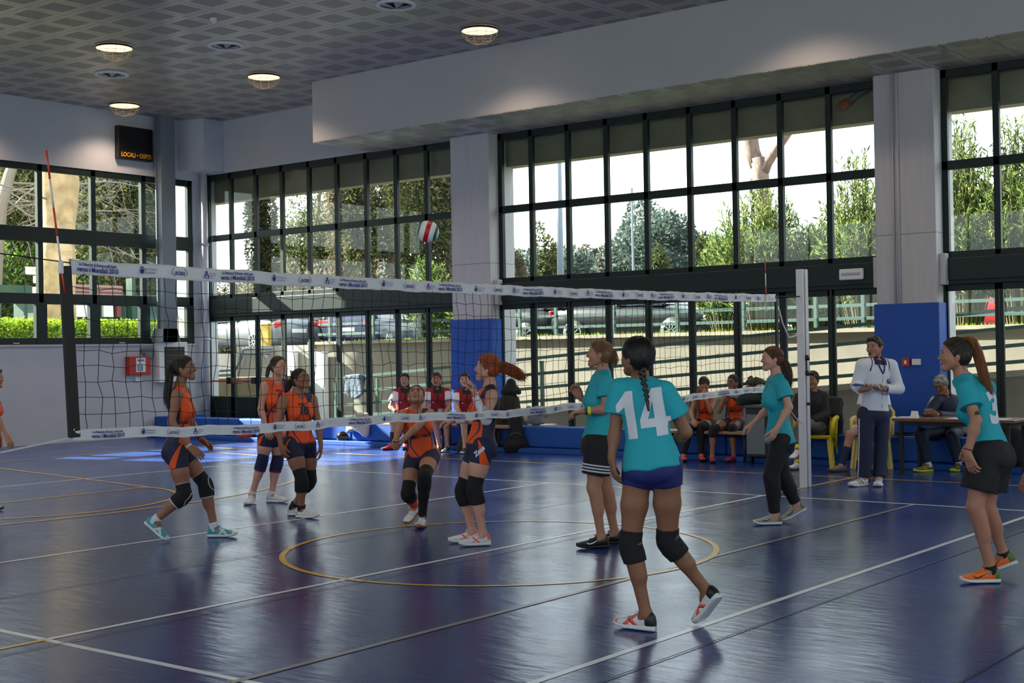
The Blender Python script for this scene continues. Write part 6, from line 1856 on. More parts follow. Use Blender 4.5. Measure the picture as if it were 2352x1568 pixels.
person('girl in teal and black shorts with high ponytail and orange shoes at the right', (2258, 1335),
       dict(hd=(2193, 812, 0), nk=(2209, 862, .0), sL=(2218, 893, -.11), sR=(2266, 892, .10), eL=(2242, 966, -.22), wL=(2222, 1042, -.22), eR=(2262, 970, .25), wR=(2235, 1015, .3),
            hL=(2263, 1046, -.09), hR=(2283, 1044, .09), knL=(2240, 1163, -.10), knR=(2266, 1163, .10), anL=(2275, 1290, -.06), anR=(2305, 1262, .14)),
       (-1, .06, .18), teal_kit(dict(c='black', t=.68, e=.032, loose=.025), [dict(t='3', size=.30, bold=.014, z=.68, x=.0, c='white', back=True)], hem=-.0), 'light',
       dict(style='tail', c='dark', c2='amber', vol=.003, tail=[(2216, 782, .0), (2232, 782, .0), (2246, 812, -.0), (2256, 850, -.03), (2266, 884, -.06), (2274, 905, -.08)], r=(.036, .030), n=300, wisps=8), s=1.03, bodyc=1.0,
       feet=dict(L=(-1, 0, .0), R=(-.82, -.40, .35)), shoes=dict(c='orange', c2='green', s='white', style='swoosh', lace='orange', mark='black'), socks=dict(c='black', t=.07), extra=x_I, group=GT,
       hands=dict(L=dict(d=(.30, -.9, 0), n=(.8, 0, .6), curl=.4)))
person('person whose hand alone reaches into the picture at the right edge', (2420, 1300),
       dict(hd=(2440, 790, 0), nk=(2440, 838, .0), sL=(2424, 870, -.14), sR=(2448, 870, .14), eL=(2398, 985, -.2), wL=(2360, 1088, -.2), eR=(2430, 985, .2), wR=(2415, 1070, .2),
            hL=(2450, 1020, -.08), hR=(2462, 1020, .08), knL=(2435, 1140, -.1), knR=(2470, 1140, .1), anL=(2450, 1265, -.1), anR=(2500, 1265, .1)),
       (-1, 0, 0), teal_kit(dict(c='black', t=.6, e=.02)), 'light', dict(style='short', c='dark'), s=1.02, res=2, feet=dict(L=(-1, 0, 0), R=(-1, 0, .1)), shoes=dict(c='white', s='white'), group=GT,
       hands=dict(L=dict(d=(-.35, -.92, 0), n=(1, 0, .3), curl=.45)))

# --- referee and officials
person('referee in white and navy jacket with whistle in mouth, standing beside the officials table', (2000, 1114),
       dict(hd=(2009, 794, 0), nk=(2012, 824, .02), sR=(1981, 839, -.08), sL=(2046, 840, .10), eR=(1968, 886, -.05), wR=(1977, 897, -.26), eL=(2064, 892, .06), wL=(2030, 894, -.18),
            hR=(1990, 950, -.03), hL=(2024, 951, .05), knR=(1988, 1028, -.05), knL=(2023, 1029, .02), anR=(1985, 1092, -.05), anL=(2019, 1095, -.03)),
       (-.72, -.04, -.70), dict(top=dict(style='tee', name='jacket', c='white', c2='navy', c3='grey', paint='jacket', sleeve=1.93, e=.024, drop=True, hem=.055, vneck=.3, collar='navy'), legs=dict(c='navy', c2='white', t=1.97, e=.022, loose=.02, name='trousers', sidestripe=True, top=.14)), 'light',
       dict(style='short', c='black'), male=True, s=1.06, res=2, mouth=.007, feet=dict(R=(-.88, 0, -.45), L=(-.35, 0, -.93)), shoes=dict(c='white', c2='black', style='bands', s='white'), extra=x_ref,
       hands=dict(R=dict(d=(.5, .1, -.6), n=(.3, 1, 0), curl=.55, thumb=.3), L=dict(d=(-.8, .05, -.5), n=(.0, 1, 0), curl=.55, thumb=.3)))
RK = dict(top=dict(style='tee', name='polo_shirt', c='red', c2='white', c3='black', paint='polo', sleeve=.62, sl=.02, e=.022, drop=True, hem=-.02, collar='black'), legs=dict(c='navy', t=.78, e=.024, loose=.02))
GR = 'seated boys in red and white polo shirts'
def badge(c):
    V2 = np.array([(-.045, -.03), (.045, -.03), (.045, .03), (-.045, .03)]); decal('badge', V2, [(0, 1, 2, 3)], c['top_bvh'], c['P0'] + c['U'] * .22 - c['Rt'] * .05, -c['Rt'], c['U'], c['Fr'], M['white'], c['root'], .006, .03)
    V2, F = flat_disc((0, 0), 0, .014, 8); decal('chest_mark', V2, F, c['top_bvh'], c['P0'] + c['U'] * .36 + c['Rt'] * .08, -c['Rt'], c['U'], c['Fr'], M['white'], c['root'], .006, .02)
person('seated boy in red and white polo, leftmost of the three, with red shoes', (898, 1033),
       dict(hd=(929, 870, .32), nk=(931, 889, .36), sR=(911, 902, .32), sL=(948, 900, .36), eR=(897, 934, .20), wR=(912, 947, -.02), eL=(951, 934, .2), wL=(928, 944, -.02),
            hR=(918, 966, .45), hL=(940, 966, .45), knR=(905, 969, .02), knL=(938, 969, .05), anR=(901, 1021, .02), anL=(931, 1021, .1)),
       (.0, -.05, -1), RK, 'light', dict(style='short', c='black'), male=True, s=.98, res=3, feet=dict(R=(-.75, 0, -.6), L=(.1, 0, -1)), shoes=dict(c='red', s='black'), socks=dict(c='black', t=.55), extra=lambda c: (badge(c), wristband(c, 'R', M['black'], .02, .03, .033, 'watch')), group=GR)
person('seated boy in red and white polo in the middle of the three', (1022, 1038),
       dict(hd=(1002, 869, .36), nk=(1004, 890, .38), sR=(985, 902, .36), sL=(1026, 901, .38), eR=(980, 934, .26), wR=(992, 953, .02), eL=(1031, 934, .26), wL=(1018, 956, .02),
            hR=(994, 967, .48), hL=(1016, 967, .48), knR=(1001, 972, .02), knL=(1025, 972, .04), anR=(1009, 1018, .05), anL=(1027, 1020, .03)),
       (.0, -.04, -1), RK, 'light', dict(style='short', c='brown'), male=True, s=1.0, res=3, feet=dict(R=(-.2, 0, -1), L=(-.25, 0, -1)), shoes=dict(c='dark', s='grey', lace='white'), extra=badge, group=GR)
person('seated boy in red and white polo, rightmost of the three, half behind the red-haired girl', (1085, 1041),
       dict(hd=(1068, 870, .36), nk=(1071, 891, .38), sR=(1052, 904, .36), sL=(1092, 903, .38), eR=(1048, 934, .26), wR=(1060, 955, .02), eL=(1097, 936, .26), wL=(1085, 958, .02),
            hR=(1062, 969, .48), hL=(1084, 969, .48), knR=(1066, 974, .02), knL=(1094, 974, .04), anR=(1068, 1022, .05), anL=(1092, 1022, .03)),
       (-.1, .0, -1), RK, 'fair', dict(style='short', c='dark'), male=True, s=1.0, res=3, feet=dict(R=(-.2, 0, -1), L=(.2, 0, -1)), shoes=dict(c='dark', s='white'), extra=badge, group=GR)
LG = orange_kit(); LG['legs'] = dict(c='black', t=1.95, e=.010, name='leggings')
person('girl in orange top and black leggings on the bench with long hair over her shoulder', (1610, 1059),
       dict(hd=(1617, 880, .33), nk=(1620, 902, .36), sR=(1599, 913, .34), sL=(1641, 911, .38), eR=(1588, 947, .28), wR=(1592, 965, .10), eL=(1633, 943, .15), wL=(1620, 913, .12),
            hR=(1606, 973, .46), hL=(1630, 973, .48), knR=(1582, 984, .02), knL=(1610, 981, .02), anR=(1570, 1042, .05), anL=(1611, 1042, .05)),
       (-.45, -.05, -.88), LG, 'light', dict(style='tail', c='dark', c2='amber', tail=[(1606, 896, .30), (1604, 908, .20), (1603, 925, .18), (1607, 946, .18)], r=(.04, .03), n=120), s=.98, res=3, bodyc=1.1,
       feet=dict(R=(-.1, 0, -1), L=(.0, 0, -1)), shoes=dict(c='coral', c2='black', c3='black', style='tongue', s='black'), hands=dict(L=dict(d=(-.1, 1, -.2), curl=.9)), group=GW)
person('girl in orange with glasses on the bench raising both hands to her chest', (1665, 1061),
       dict(hd=(1683, 876, .30), nk=(1688, 898, .36), sR=(1668, 910, .34), sL=(1708, 907, .40), eR=(1652, 943, .14), wR=(1665, 914, .06), eL=(1711, 930, .20), wL=(1681, 911, .06),
            hR=(1672, 970, .46), hL=(1697, 970, .50), knR=(1638, 985, .0), knL=(1680, 985, .02), anR=(1636, 1045, .0), anL=(1686, 1045, .04)),
       (-.68, -.0, -.74), orange_kit(), 'olive', dict(style='tail', c='dark', tail=[(1698, 880, .40), (1702, 892, .42), (1704, 904, .42)], r=(.03, .02), n=60), s=.98, res=3,
       feet=dict(R=(-.1, 0, -1), L=(-.75, 0, -.65)), shoes=dict(c='pink', c2='dark', s='dark', style='bands'), pads=PADB, mouth=.010, extra=glasses, hands=dict(R=dict(d=(.3, .9, -.1), curl=.5), L=dict(d=(-.9, .3, 0), curl=.5)), group=GW)
person('man in black sweater and grey trousers sitting on a yellow chair behind the net post', (1838, 1078),
       dict(hd=(1866, 870, .38), nk=(1868, 895, .42), sR=(1837, 913, .38), sL=(1890, 911, .46), eR=(1826, 945, .34), wR=(1834, 963, .10), eL=(1896, 950, .36), wL=(1862, 966, .12),
            hR=(1862, 980, .50), hL=(1885, 980, .54), knR=(1836, 985, .06), knL=(1850, 972, .0), anR=(1834, 1062, .04), anL=(1833, 1028, -.12)),
       (-.55, -.06, -.82), dict(top=dict(style='tee', name='sweater', c='black', sleeve=1.93, e=.022, drop=True, hem=-.04, vneck=.3), legs=dict(c='grey', t=1.85, e=.018, name='trousers')), 'olive',
       dict(style='short', c='black'), male=True, s=1.02, res=3, feet=dict(R=(-.75, 0, -.6), L=(-.6, -.35, -.7)), shoes=dict(c='white', c2='silver', s='brown', style='bands'), socks=dict(c='lime', t=.10), contact=(False, True))
person('seated person in white shirt and navy shin guards almost hidden behind the referee', (1925, 1083),
       dict(hd=(2003, 872, .40), nk=(2004, 897, .42), sR=(1985, 913, .40), sL=(2030, 913, .44), eR=(1978, 945, .36), wR=(1969, 960, .14), eL=(2036, 948, .36), wL=(2016, 966, .12),
            hR=(1990, 982, .50), hL=(2018, 982, .54), knR=(1952, 999, .04), knL=(2016, 1000, .05), anR=(1934, 1062, .02), anL=(2001, 1066, .04)),
       (-.5, -.06, -.85), dict(top=dict(style='tee', c='white', c2='red', sleeve=.6, e=.022, drop=True, hem=-.04, vneck=.3), legs=dict(c='white', t=.6, e=.024)), 'light',
       dict(style='short', c='brown'), male=True, s=1.0, res=3, feet=dict(R=(-.9, 0, -.35), L=(-.3, 0, -.9)), shoes=dict(c='brown', s='dark'), socks=dict(c='navy', t=.60))
person('grey-haired man in dark tracksuit with glasses looking down at his phone at the table', (2140, 1084),
       dict(hd=(2161, 880, .40), nk=(2172, 908, .46), sR=(2150, 920, .40), sL=(2205, 922, .52), eR=(2132, 952, .30), wR=(2127, 950, .06), eL=(2196, 958, .36), wL=(2152, 952, .10),
            hR=(2168, 996, .62), hL=(2196, 996, .64), knR=(2114, 996, .14), knL=(2186, 1000, .14), anR=(2132, 1062, .10), anL=(2202, 1066, .12)),
       (-.60, -.50, -.62), dict(top=dict(style='tee', name='track_jacket', c='track', c2='white', paint='stripes', sleeve=1.93, e=.024, drop=True, hem=-.04, vneck=.3, collar='track'), legs=dict(c='track', t=1.93, e=.022, name='trousers')), 'olive',
       dict(style='short', c='grey'), male=True, s=1.02, res=3, feet=dict(R=(-.92, 0, -.35), L=(-.6, 0, -.75)), shoes=dict(c='green', c2='orange', s='lime', style='tongue'), socks=dict(c='white', t=.18), extra=glasses,
       hands=dict(R=dict(d=(.5, -.1, -.7), n=(.6, .6, 0), curl=.5), L=dict(d=(-.8, -.1, -.4), n=(0, .5, .5), curl=.6)))
# ================================================================ furniture, bags and clothes
def W3(px, py, X): return at(px, py, 0, X)
def plastic_chair(name_lab, c, ang, m):
    """monobloc chair, c floor centre, ang the way it faces"""
    o = empty('plastic_chair', c, name_lab, 'chair', 'yellow plastic garden chairs')
    c = np.asarray(c, float); f = np.array([math.cos(ang), math.sin(ang), 0]); l = np.array([-f[1], f[0], 0]); u = np.array([0, 0, 1.0])
    P = lambda x, y, z: c + f * x + l * y + u * z
    mb = MB()
    n = 9
    V = []
    for i in range(n):
        x = .24 - .46 * i / (n - 1)
        for k in range(n):
            y = (k / (n - 1) - .5) * (.46 - .05 * i / (n - 1)); V.append(P(x, y, .43 - .018 * math.cos((k / (n - 1) - .5) * math.pi) - .01 * i / (n - 1)))
    b = len(V)
    V2 = [v - u * .018 for v in V]
    F = [(i * n + k, i * n + k + 1, (i + 1) * n + k + 1, (i + 1) * n + k) for i in range(n - 1) for k in range(n - 1)]
    mb.add(V, F).add(V2, [q[::-1] for q in F]); mb.box(0, 0, 0, 0, 0, 0) if False else None
    for s_ in (-1, 1): mb.bar(P(.24, .225 * s_, .415), P(-.22, .20 * s_, .40), .02, .05)
    mb.bar(P(.24, -.225, .415), P(.24, .225, .415), .02, .05)
    mb.build('seat', m, o, smooth=True)
    for sx, sy in ((1, 1), (1, -1), (-1, 1), (-1, -1)):
        a = P(.22 * sx, .20 * sy, .42); q = P(.27 * sx - (.02 if sx < 0 else 0), .245 * sy, 0)
        d = (q - a)
        MB().bar(a, q, .075, .022, f * sx).bar(a + l * sy * .012, q + l * sy * .012, .022, .08, f * sx).build('leg', m, o, bevel=.005)
    mb = MB()
    for k in range(-2, 3): mb.bar(P(-.21, .075 * k, .44), P(-.30, .08 * k, .80), .040, .016, f)
    mb.tube([P(-.22, -.22, .43), P(-.29, -.235, .74), P(-.305, -.17, .83), P(-.315, 0, .855), P(-.305, .17, .83), P(-.29, .235, .74), P(-.22, .22, .43)], .021, 8)
    mb.build('backrest', m, o, smooth=False)
    for s_ in (-1, 1):
        MB().tube([P(-.27, .235 * s_, .66), P(-.1, .26 * s_, .665), P(.14, .262 * s_, .65), P(.215, .25 * s_, .60), P(.225, .24 * s_, .42)], [.026, .034, .036, .034, .034], 8).build('armrest', m, o, smooth=True)
    return o
YEL = mat('yellow_plastic', (222, 196, 22), .4); CRM = mat('pale_yellow_plastic', (226, 204, 112), .45)
def at_depth(base, px, py, d):
    g = at(base[0], base[1], 2, 0); D = (g - CAM) @ fhv + d; r = ray(px, py)
    return CAM + r * (D / (r @ fhv))
fhv = nrm([math.cos(YAW), math.sin(YAW), 0]); rhv = np.array([fhv[1], -fhv[0], 0])
_pc = at_depth((1838, 1078), 1878, 1075, .50); _pc[2] = 0; plastic_chair('bright yellow plastic chair under the man in black, a dark jacket on its back', _pc, math.radians(196), YEL)
_qc = at_depth((1925, 1083), 2008, 1078, .52); _qc[2] = 0; plastic_chair('pale yellow plastic chair behind the referee', _qc, math.radians(196), CRM)

def blob(name, lab, cat, c, r, m, seed, n=7, h=.02, squash=(1, 1, 1), group=None, parts=None):
    """soft lumpy thing resting with its lowest point on c.z"""
    rng = np.random.default_rng(seed); pr = []
    c = np.asarray(c, float); r = np.asarray(r, float)
    for i in range(n):
        o_ = rng.uniform(-.62, .62, 3) * r; a = c + o_ + np.array([0, 0, r[2]])
        b = a + rng.normal(size=3) * r * .35
        q = r.min() * rng.uniform(.35, .6); pr.append(cone(a, b, q, q * .8, .04))
    pr.append(ell(c + np.array([0, 0, r[2] * .9]), np.eye(3), r * .85, .04))
    V, F = imesh(pr, h, [(c, np.array([0, 0, -1.0]))])
    o = raw_mesh(name, V, F, m, None, True)
    return tag(o, lab, cat, group)
FOLD = {k: mat('fabric_' + k, c, .85, bump=1.0, bscale=11) for k, c in dict(beige=(178, 170, 160), dgreen=(28, 52, 44), lime=(120, 200, 50), crimson=(166, 26, 40), grey=(126, 126, 132), camo=(66, 70, 48), bag=(24, 24, 24), bag2=(36, 36, 30), charcoal=(52, 52, 56), maroon=(86, 22, 40), pale=(176, 178, 190), navy=(26, 32, 60), wash=(74, 86, 104)).items()}
# bench of the girls and bench of the boys
def bench(lab, x0, x1, y0, y1, grp='team benches'):
    o = empty('bench', ((x0 + x1) / 2, (y0 + y1) / 2, 0), lab, 'bench', grp)
    MB().box(x0, x1, y0, y1, .40, .44).build('seat', mat('bench_board', (150, 122, 92), .5), o, bevel=.008)
    L_ = abs(y1 - y0)
    for t in (.12, .5, .88):
        y = y0 + (y1 - y0) * t
        MB().tube([(x0 + .06, y, 0), (x0 + .06, y, .40), (x1 - .06, y, .40), (x1 - .06, y, 0)], .02, 8).build('leg', mat('bench_leg', (26, 46, 44), .5), o, smooth=True)
    return o
bench('low bench under the three boys in red and white polo shirts', 12.62, 12.94, 6.55, 9.35)
bench('low wooden bench with dark legs under the two girls in orange', 12.98 - .30, 12.97, 2.05, 3.75)

# grey trolley with the heap of clothes
X = 12.62; a = W3(1712, 935, X); b = W3(1782, 1050, X)
y0, y1 = b[1], a[1]
tr = empty('trolley', (X + .2, (y0 + y1) / 2, 0), 'grey metal trolley with a heap of clothes on top beside the bench', 'trolley')
MB().box(X, X + .42, y0, y1, .10, .80).build('cabinet', FOLD['charcoal'], tr, bevel=.01)
MB().box(X - .012, X + .001, y0 + .16, y1 - .02, .14, .70).build('door', mat('trolley_door', (108, 116, 124), .4), tr)
MB().box(X - .02, X + .44, y0 - .01, y1 + .01, .80, .825).build('top', mat('trolley_top', (84, 88, 92), .4), tr)
for yy in (y0 + .06, y1 - .06):
    for xx in (X + .06, X + .36): MB().lathe((xx, yy - .012, .05), [(0, 0), (.05, 0), (.05, .024), (0, .024)], 14, (0, 1, 0)).build('wheel', M['black'], tr, smooth=True)
cy = (y0 + y1) / 2
blob('jacket', 'crumpled dark green jacket spilling over the trolley', 'jacket', (X + .18, cy + .16, .826), (.20, .34, .12), FOLD['dgreen'], 5, 9, .016, group='clothes heaped on the trolley')
blob('garment', 'burgundy garment on the heap over the trolley', 'clothing', (X + .14, cy + .22, 1.0), (.11, .13, .055), FOLD['maroon'], 6, 6, .012, group='clothes heaped on the trolley')
blob('garment', 'pale grey shirt crumpled on the heap over the trolley', 'clothing', (X + .10, cy + .02, 1.0), (.10, .13, .06), FOLD['pale'], 7, 7, .012, group='clothes heaped on the trolley')
blob('garment', 'whitish plastic bag at the left end of the trolley heap', 'bag', (X + .10, cy + .44, .93), (.09, .11, .06), FOLD['pale'], 8, 6, .012, group='clothes heaped on the trolley')
blob('cap', 'camouflage green cap topping the heap of clothes on the trolley', 'cap', (X + .18, cy + .18, 1.09), (.13, .15, .07), FOLD['camo'], 9, 6, .012, group='clothes heaped on the trolley')
# dark jacket on the yellow chair
def cloth_over(name, lab, P, m, cat='jacket', th=.02, nseg=7, wob=.02, seed=1):
    """P rows of world points; builds a thick folded sheet"""
    rng = np.random.default_rng(seed); pr = []
    for row in P:
        for i in range(len(row) - 1): pr.append(cone(np.asarray(row[i]) + rng.normal(scale=wob * .3, size=3), np.asarray(row[i + 1]) + rng.normal(scale=wob * .3, size=3), th * rng.uniform(.8, 1.3), th * rng.uniform(.8, 1.3), .04))
    V, F = imesh(pr, .014); o = raw_mesh(name, V, F, m, None, True); return tag(o, lab, cat)
rows = []
for t in np.linspace(-.25, .27, 18):
    bk = np.array([math.cos(math.radians(16)), math.sin(math.radians(16)), 0]); ll = np.array([-bk[1], bk[0], 0]); c0 = _pc + bk * .315 - ll * t
    rows.append([c0 - bk * .05 + [0, 0, .70], c0 + [0, 0, .90], c0 + bk * .06 + [0, 0, .84], c0 + bk * .09 + [0, 0, .60], c0 + bk * .09 + [0, 0, .34 + .1 * abs(t)]])
cloth_over('jacket', 'dark grey jacket hung over the back of the bright yellow chair', rows, FOLD['charcoal'], th=.026)

# officials table
tb_a = W3(2050, 962, 12.05); TX = 12.05
ya, yb2 = W3(2048, 960, TX)[1], W3(2330, 962, TX)[1]
ta = empty('officials_table', (TX + .35, (ya + yb2) / 2, 0), 'long brown topped table with black legs beside the blue pillar', 'table')
TZ = W3(2200, 963, TX)[2]
MB().box(TX, TX + .72, yb2, ya, TZ - .035, TZ).build('tabletop', mat('table_laminate', (122, 98, 78), .28), ta, bevel=.006)
MB().box(TX - .004, TX + .0, yb2, ya, TZ - .036, TZ - .002).build('edge_band', mat('table_edge', (112, 72, 44), .5), ta)
MB().box(TX + .04, TX + .68, yb2 + .08, ya - .08, TZ - .09, TZ - .036).build('apron', M['black'], ta)
for xx in (TX + .06, TX + .66):
    for yy in (yb2 + .10, ya - .10): MB().box(xx - .022, xx + .022, yy - .022, yy + .022, 0, TZ - .036).build('leg', M['black'], ta)
def paper(lab, px0, px1, x0, x1, cat='paper', m=None, th=.004):
    y0 = W3(px0, 962, TX)[1]; y1 = W3(px1, 962, TX)[1]
    o = MB().box(x0, x1, y1, y0, TZ + .0005, TZ + th).build('paper_sheet', m or M['white'], None); return tag(o, lab, cat, 'papers on the officials table')
paper('score sheets at the left end of the officials table', 2052, 2088, TX + .05, TX + .30, th=.012)
paper('white sheet beside the elbow of the big girl in teal on the table', 2165, 2205, TX + .06, TX + .36)
paper('white sheets at the right end of the officials table', 2268, 2305, TX + .05, TX + .34)
q = W3(2090, 955, TX + .1)
nc = MB(); nc.prism([(TX + .10, TZ + .001), (TX + .20, TZ + .001), (TX + .15, TZ + .09)], W3(2098, 955, TX)[1], W3(2083, 955, TX)[1], 1)
tag(nc.build('name_card', M['white']), 'folded white card standing on the officials table', 'card')
ph = at(2124, 942, 0, 12.0)
# phone in the grey-haired man's hands
_rm = [o for o in bpy.data.objects if o.get('label', '').startswith('grey-haired man')][0]
D_ = (at(2140, 1084, 2, 0) - CAM) @ fhv + .02
r_ = ray(2133, 942); q = CAM + r_ * (D_ / (r_ @ fhv))
tag(MB().obox(q, rhv * .055, (fhv * .6 + np.array([0, 0, .35])) * .045, np.cross(rhv, nrm(fhv * .6 + np.array([0, 0, .35]))) * .005).build('mobile_phone', M['blackgloss'], bevel=.002), 'dark mobile phone held by the grey-haired man', 'phone')
# referee's papers
D_ = (at(2000, 1114, 2, 0) - CAM) @ fhv - .26
r_ = ray(1985, 886); q = CAM + r_ * (D_ / (r_ @ fhv))
cb = empty('clipboard', q, 'pale blue sheets held by the referee in both hands', 'clipboard')
MB().obox(q, rhv * .13 + np.array([0, 0, -.02]), fhv * .09 + np.array([0, 0, -.012]), np.array([0, 0, .003])).build('board', mat('clipboard_blue', (112, 148, 190), .5), cb)
MB().obox(q + np.array([0, 0, .006]), rhv * .12 + np.array([0, 0, -.0185]), fhv * .08 + np.array([0, 0, -.011]), np.array([0, 0, .002])).build('paper', mat('pale_blue_paper', (176, 196, 222), .6), cb)
# blue chair under the table man, waste bin
bc_ = at(2172, 1078, 2, 0)
ch = empty('office_chair', (bc_[0] + .45, bc_[1] - .15, 0), 'dark blue chair under the grey-haired man', 'chair')
cx, cyy = bc_[0] + .58, bc_[1] - .12
MB().box(cx - .2, cx + .2, cyy - .22, cyy + .22, .40, .45).build('seat', FOLD['navy'], ch, bevel=.015)
MB().box(cx + .19, cx + .22, cyy - .2, cyy + .2, .55, .85).build('backrest', FOLD['navy'], ch, bevel=.015)
for sx in (-1, 1):
    for sy in (-1, 1): MB().tube([(cx + .18 * sx, cyy + .2 * sy, .40), (cx + .2 * sx, cyy + .22 * sy, 0)], .012, 8).build('leg', M['black'], ch, smooth=True)
MB().tube([(cx + .19, cyy - .17, .42), (cx + .215, cyy - .17, .6)], .012, 8).tube([(cx + .19, cyy + .17, .42), (cx + .215, cyy + .17, .6)], .012, 8).build('back_strut', M['black'], ch)
wb = at(2069, 1073, 2, 0)
bn = empty('waste_bin', (wb[0] + .2, wb[1], 0), 'grey waste bin under the left end of the officials table', 'bin')
MB().lathe((wb[0] + .2, wb[1], 0), [(0, 0), (.12, 0), (.15, .34), (.155, .34), (.155, .36), (.14, .36)], 20).build('bucket', mat('bin_grey', (96, 102, 110), .5), bn, smooth=True)
MB().lathe((wb[0] + .2, wb[1], .30), [(.152, 0), (.160, .0), (.165, .14), (.15, .15)], 20).build('liner', FOLD['bag'], bn, smooth=True)

# bags
def fl_(px, py): return at(px, py, 2, 0)
def backpack(lab, px, py, w, h_, d, m, seed, ang=0.0, grp='dark bags by the blue pads'):
    c = fl_(px, py); c = c + nrm([math.cos(YAW), math.sin(YAW), 0]) * d * .5
    o = empty('backpack', (c[0], c[1], 0), lab, 'backpack', grp)
    r = np.array([rhv, fhv, [0, 0, 1]])
    pr = [cone(c + rhv * (-w * .28) + [0, 0, w * .30], c + rhv * (w * .28) + [0, 0, w * .30], w * .30, w * .30, .06, fhv, .8), cone(c + [0, 0, w * .3], c + [0, 0, h_ - w * .28], w * .44, w * .28, .06, fhv, .7)]
    V, F = imesh(pr, .014, [((0, 0, 0.003), np.array([0, 0, -1.0]))]); raw_mesh('bag_body', V, F, m, None, True, o)
    pk = [cone(c - fhv * d * .42 + [0, 0, h_ * .22] - rhv * w * .1, c - fhv * d * .42 + [0, 0, h_ * .22] + rhv * w * .1, w * .20, w * .2, .03, fhv, .5)]
    V, F = imesh(pk, .012, [((0, 0, 0.003), np.array([0, 0, -1.0]))]); raw_mesh('front_pocket', V, F, m, None, True, o)
    MB().tube([c + [0, 0, h_ * .93] - rhv * .05, c + [0, 0, h_ * 1.03], c + [0, 0, h_ * .93] + rhv * .05], .008, 6).build('grab_handle', FOLD['bag'], o, smooth=True)
    MB().tube([c - fhv * d * .50 + rhv * w * t + [0, 0, h_ * .45] + np.array([0, 0, .05 * math.cos(t * 5)]) for t in np.linspace(-.3, .3, 9)], .004, 5).build('zip', M['steel'], o)
    return o
c = fl_(1168, 1036) + fhv * .30
z_ = np.array([0, 0, 1.0])
pr = [cone(c - rhv * .14 + z_ * .26, c + rhv * .16 + z_ * .26, .26, .24, .08, fhv, .8), cone(c + z_ * .3, c + rhv * .03 + z_ * .80, .26, .17, .08, fhv, .8), cone(c - rhv * .18 + z_ * .35, c - rhv * .08 + z_ * .75, .12, .10, .06), cone(c + rhv * .16 + z_ * .5, c + rhv * .1 + z_ * .72, .10, .08, .05)]
V, F = imesh(pr, .018, [((0, 0, .003), -z_)])
bp = empty('backpack', (c[0], c[1], 0), 'tall dark green backpack behind the red-haired girl', 'backpack', 'dark bags by the blue pads')
raw_mesh('bag_body', V, F, FOLD['bag2'], None, True, bp)
for sg_ in (-.08, .12): MB().tube([c + rhv * sg_ - fhv * .17 + z_ * .80, c + rhv * sg_ - fhv * .235 + z_ * .6, c + rhv * sg_ - fhv * .25 + z_ * .35], .014, 6).build('strap', FOLD['bag'], bp, smooth=True)
V, F = imesh([cone(c + rhv * .06 + z_ * 1.0, c + rhv * .06 + z_ * 1.12, .13, .08, .06), cone(c - rhv * .04 + z_ * .97, c + rhv * .15 + z_ * .97, .08, .08, .05)], .014, [(c + z_ * .93, -z_)])
tag(raw_mesh('rucksack', V, F, FOLD['bag'], None, True), 'black hooded bag on top of the tall dark green backpack', 'bag', 'dark bags by the blue pads')
backpack('black backpack leaning in front of the tall dark green one', 1185, 1040, .36, .62, .28, FOLD['bag'], 2)
backpack('small brown and black backpack behind the red-haired girl at her knees', 1068, 1040, .26, .40, .2, FOLD['bag2'], 3)
def duffel(lab, px, py, w, h_, m, zipc, tilt=0.0, name='duffel_bag'):
    c = fl_(px, py) + fhv * h_ * .55
    o = empty(name, (c[0], c[1], 0), lab, 'bag', 'dark bags by the blue pads')
    pr = [cone(c - rhv * w * .36 + [0, 0, h_ * .42], c + rhv * w * .36 + [0, 0, h_ * (.5 + tilt)], h_ * .42, h_ * .5, .05), cone(c - rhv * w * .2 + [0, 0, h_ * .3], c + rhv * w * .2 + [0, 0, h_ * .3], h_ * .4, h_ * .4, .05)]
    V, F = imesh(pr, .012, [((0, 0, .003), np.array([0, 0, -1.0]))]); raw_mesh('bag_body', V, F, m, None, True, o)
    for k in (-1, 1): MB().tube([c + rhv * w * (.10 * k + .16 * math.cos(t)) * 1 + np.array([0, 0, h_ * (.45 + .58 * math.sin(t))]) - fhv * h_ * .42 * math.cos(t * .5) for t in np.linspace(.1, 3.0, 12)], .007, 6).build('strap', zipc, o, smooth=True)
    return o
duffel('shiny black bag with pale straps on the floor below the beige jacket', 806, 1021, .44, .30, mat('shiny_black_vinyl', (16, 16, 18), .18), M['white'])
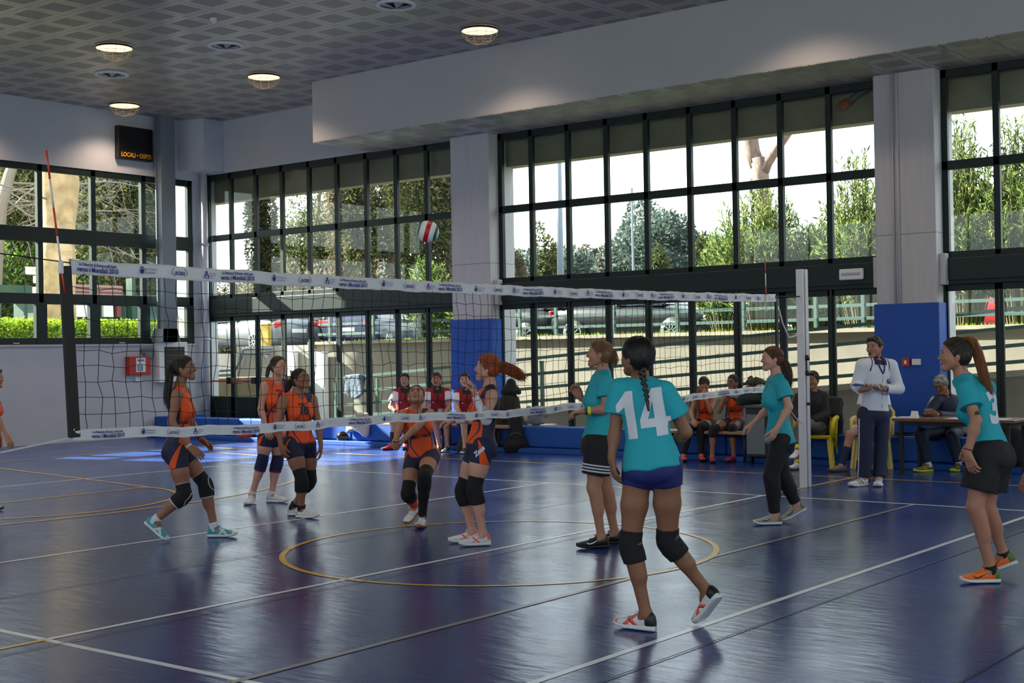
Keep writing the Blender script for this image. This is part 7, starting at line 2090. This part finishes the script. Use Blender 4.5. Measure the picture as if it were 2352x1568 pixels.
duffel('flat black sports bag lying right of the dark backpacks', 1218, 1038, .50, .32, FOLD['bag'], FOLD['bag'], .12)
duffel('dark bag behind the legs of the girl number ten', 738, 1012, .40, .2, FOLD['bag'], FOLD['bag'])
c = fl_(572, 1008) + fhv * .15
blob('sports_bag', 'lime green and black sports bag behind the brown-haired girl', 'bag', (c[0] + .12, c[1] - .12, 0), (.20, .26, .17), FOLD['lime'], 11, 8, .014)
c = fl_(565, 1012)
blob('garment', 'crimson and white jacket heaped in front of the lime bag', 'clothing', (c[0], c[1], 0), (.14, .20, .09), FOLD['crimson'], 12, 8, .012)
rows = []
for t in np.linspace(0, 1, 18):
    y_ = W3(802 + 44 * t, 980, 12.96)[1]; rows.append([(13.22, y_, .455), (13.02, y_ + .01 * math.sin(9 * t), .46), (12.95, y_, .40), (12.935, y_ + .02 * math.sin(7 * t), .25 + .05 * math.sin(5 * t))])
cloth_over('jacket', 'folded beige jacket draped over the sunlit blue pad', rows, FOLD['beige'], th=.034)
blob('garment', 'beige knitted garment lying on the folded beige jacket', 'clothing', (13.10, W3(822, 985, 12.98)[1], .50), (.10, .17, .04), FOLD['beige'], 13, 7, .012)
q = W3(1227, 950, 13.05)
blob('sweater', 'grey sweater hanging from the top of the dark backpacks', 'clothing', (13.10, q[1], .42), (.12, .17, .17), FOLD['grey'], 14, 9, .014)
q = W3(1220, 900, 13.0)
c = fl_(2345, 1085) + fhv * .2
blob('sports_bag', 'dark bag pile on the floor at the right edge under the table end', 'bag', (c[0], c[1], 0), (.3, .3, .28), FOLD['bag'], 15, 9, .02)
# washed-out blue jacket on the outdoor ramp railing
rows = []
for t in np.linspace(0, 1, 16):
    a = at(797 + 32 * t, 868 - 3 * t, 0, 16.96); rows.append([at(795 + 38 * t, 900 + 12 * math.sin(3 * t), 0, 16.88), a + np.array([-.02, 0, .02]), a + np.array([.10, 0, -.02]), at(800 + 30 * t, 890, 0, 17.08)])
cloth_over('jacket', 'blue grey jacket hung on the outdoor ramp railing', rows, FOLD['wash'], th=.03)
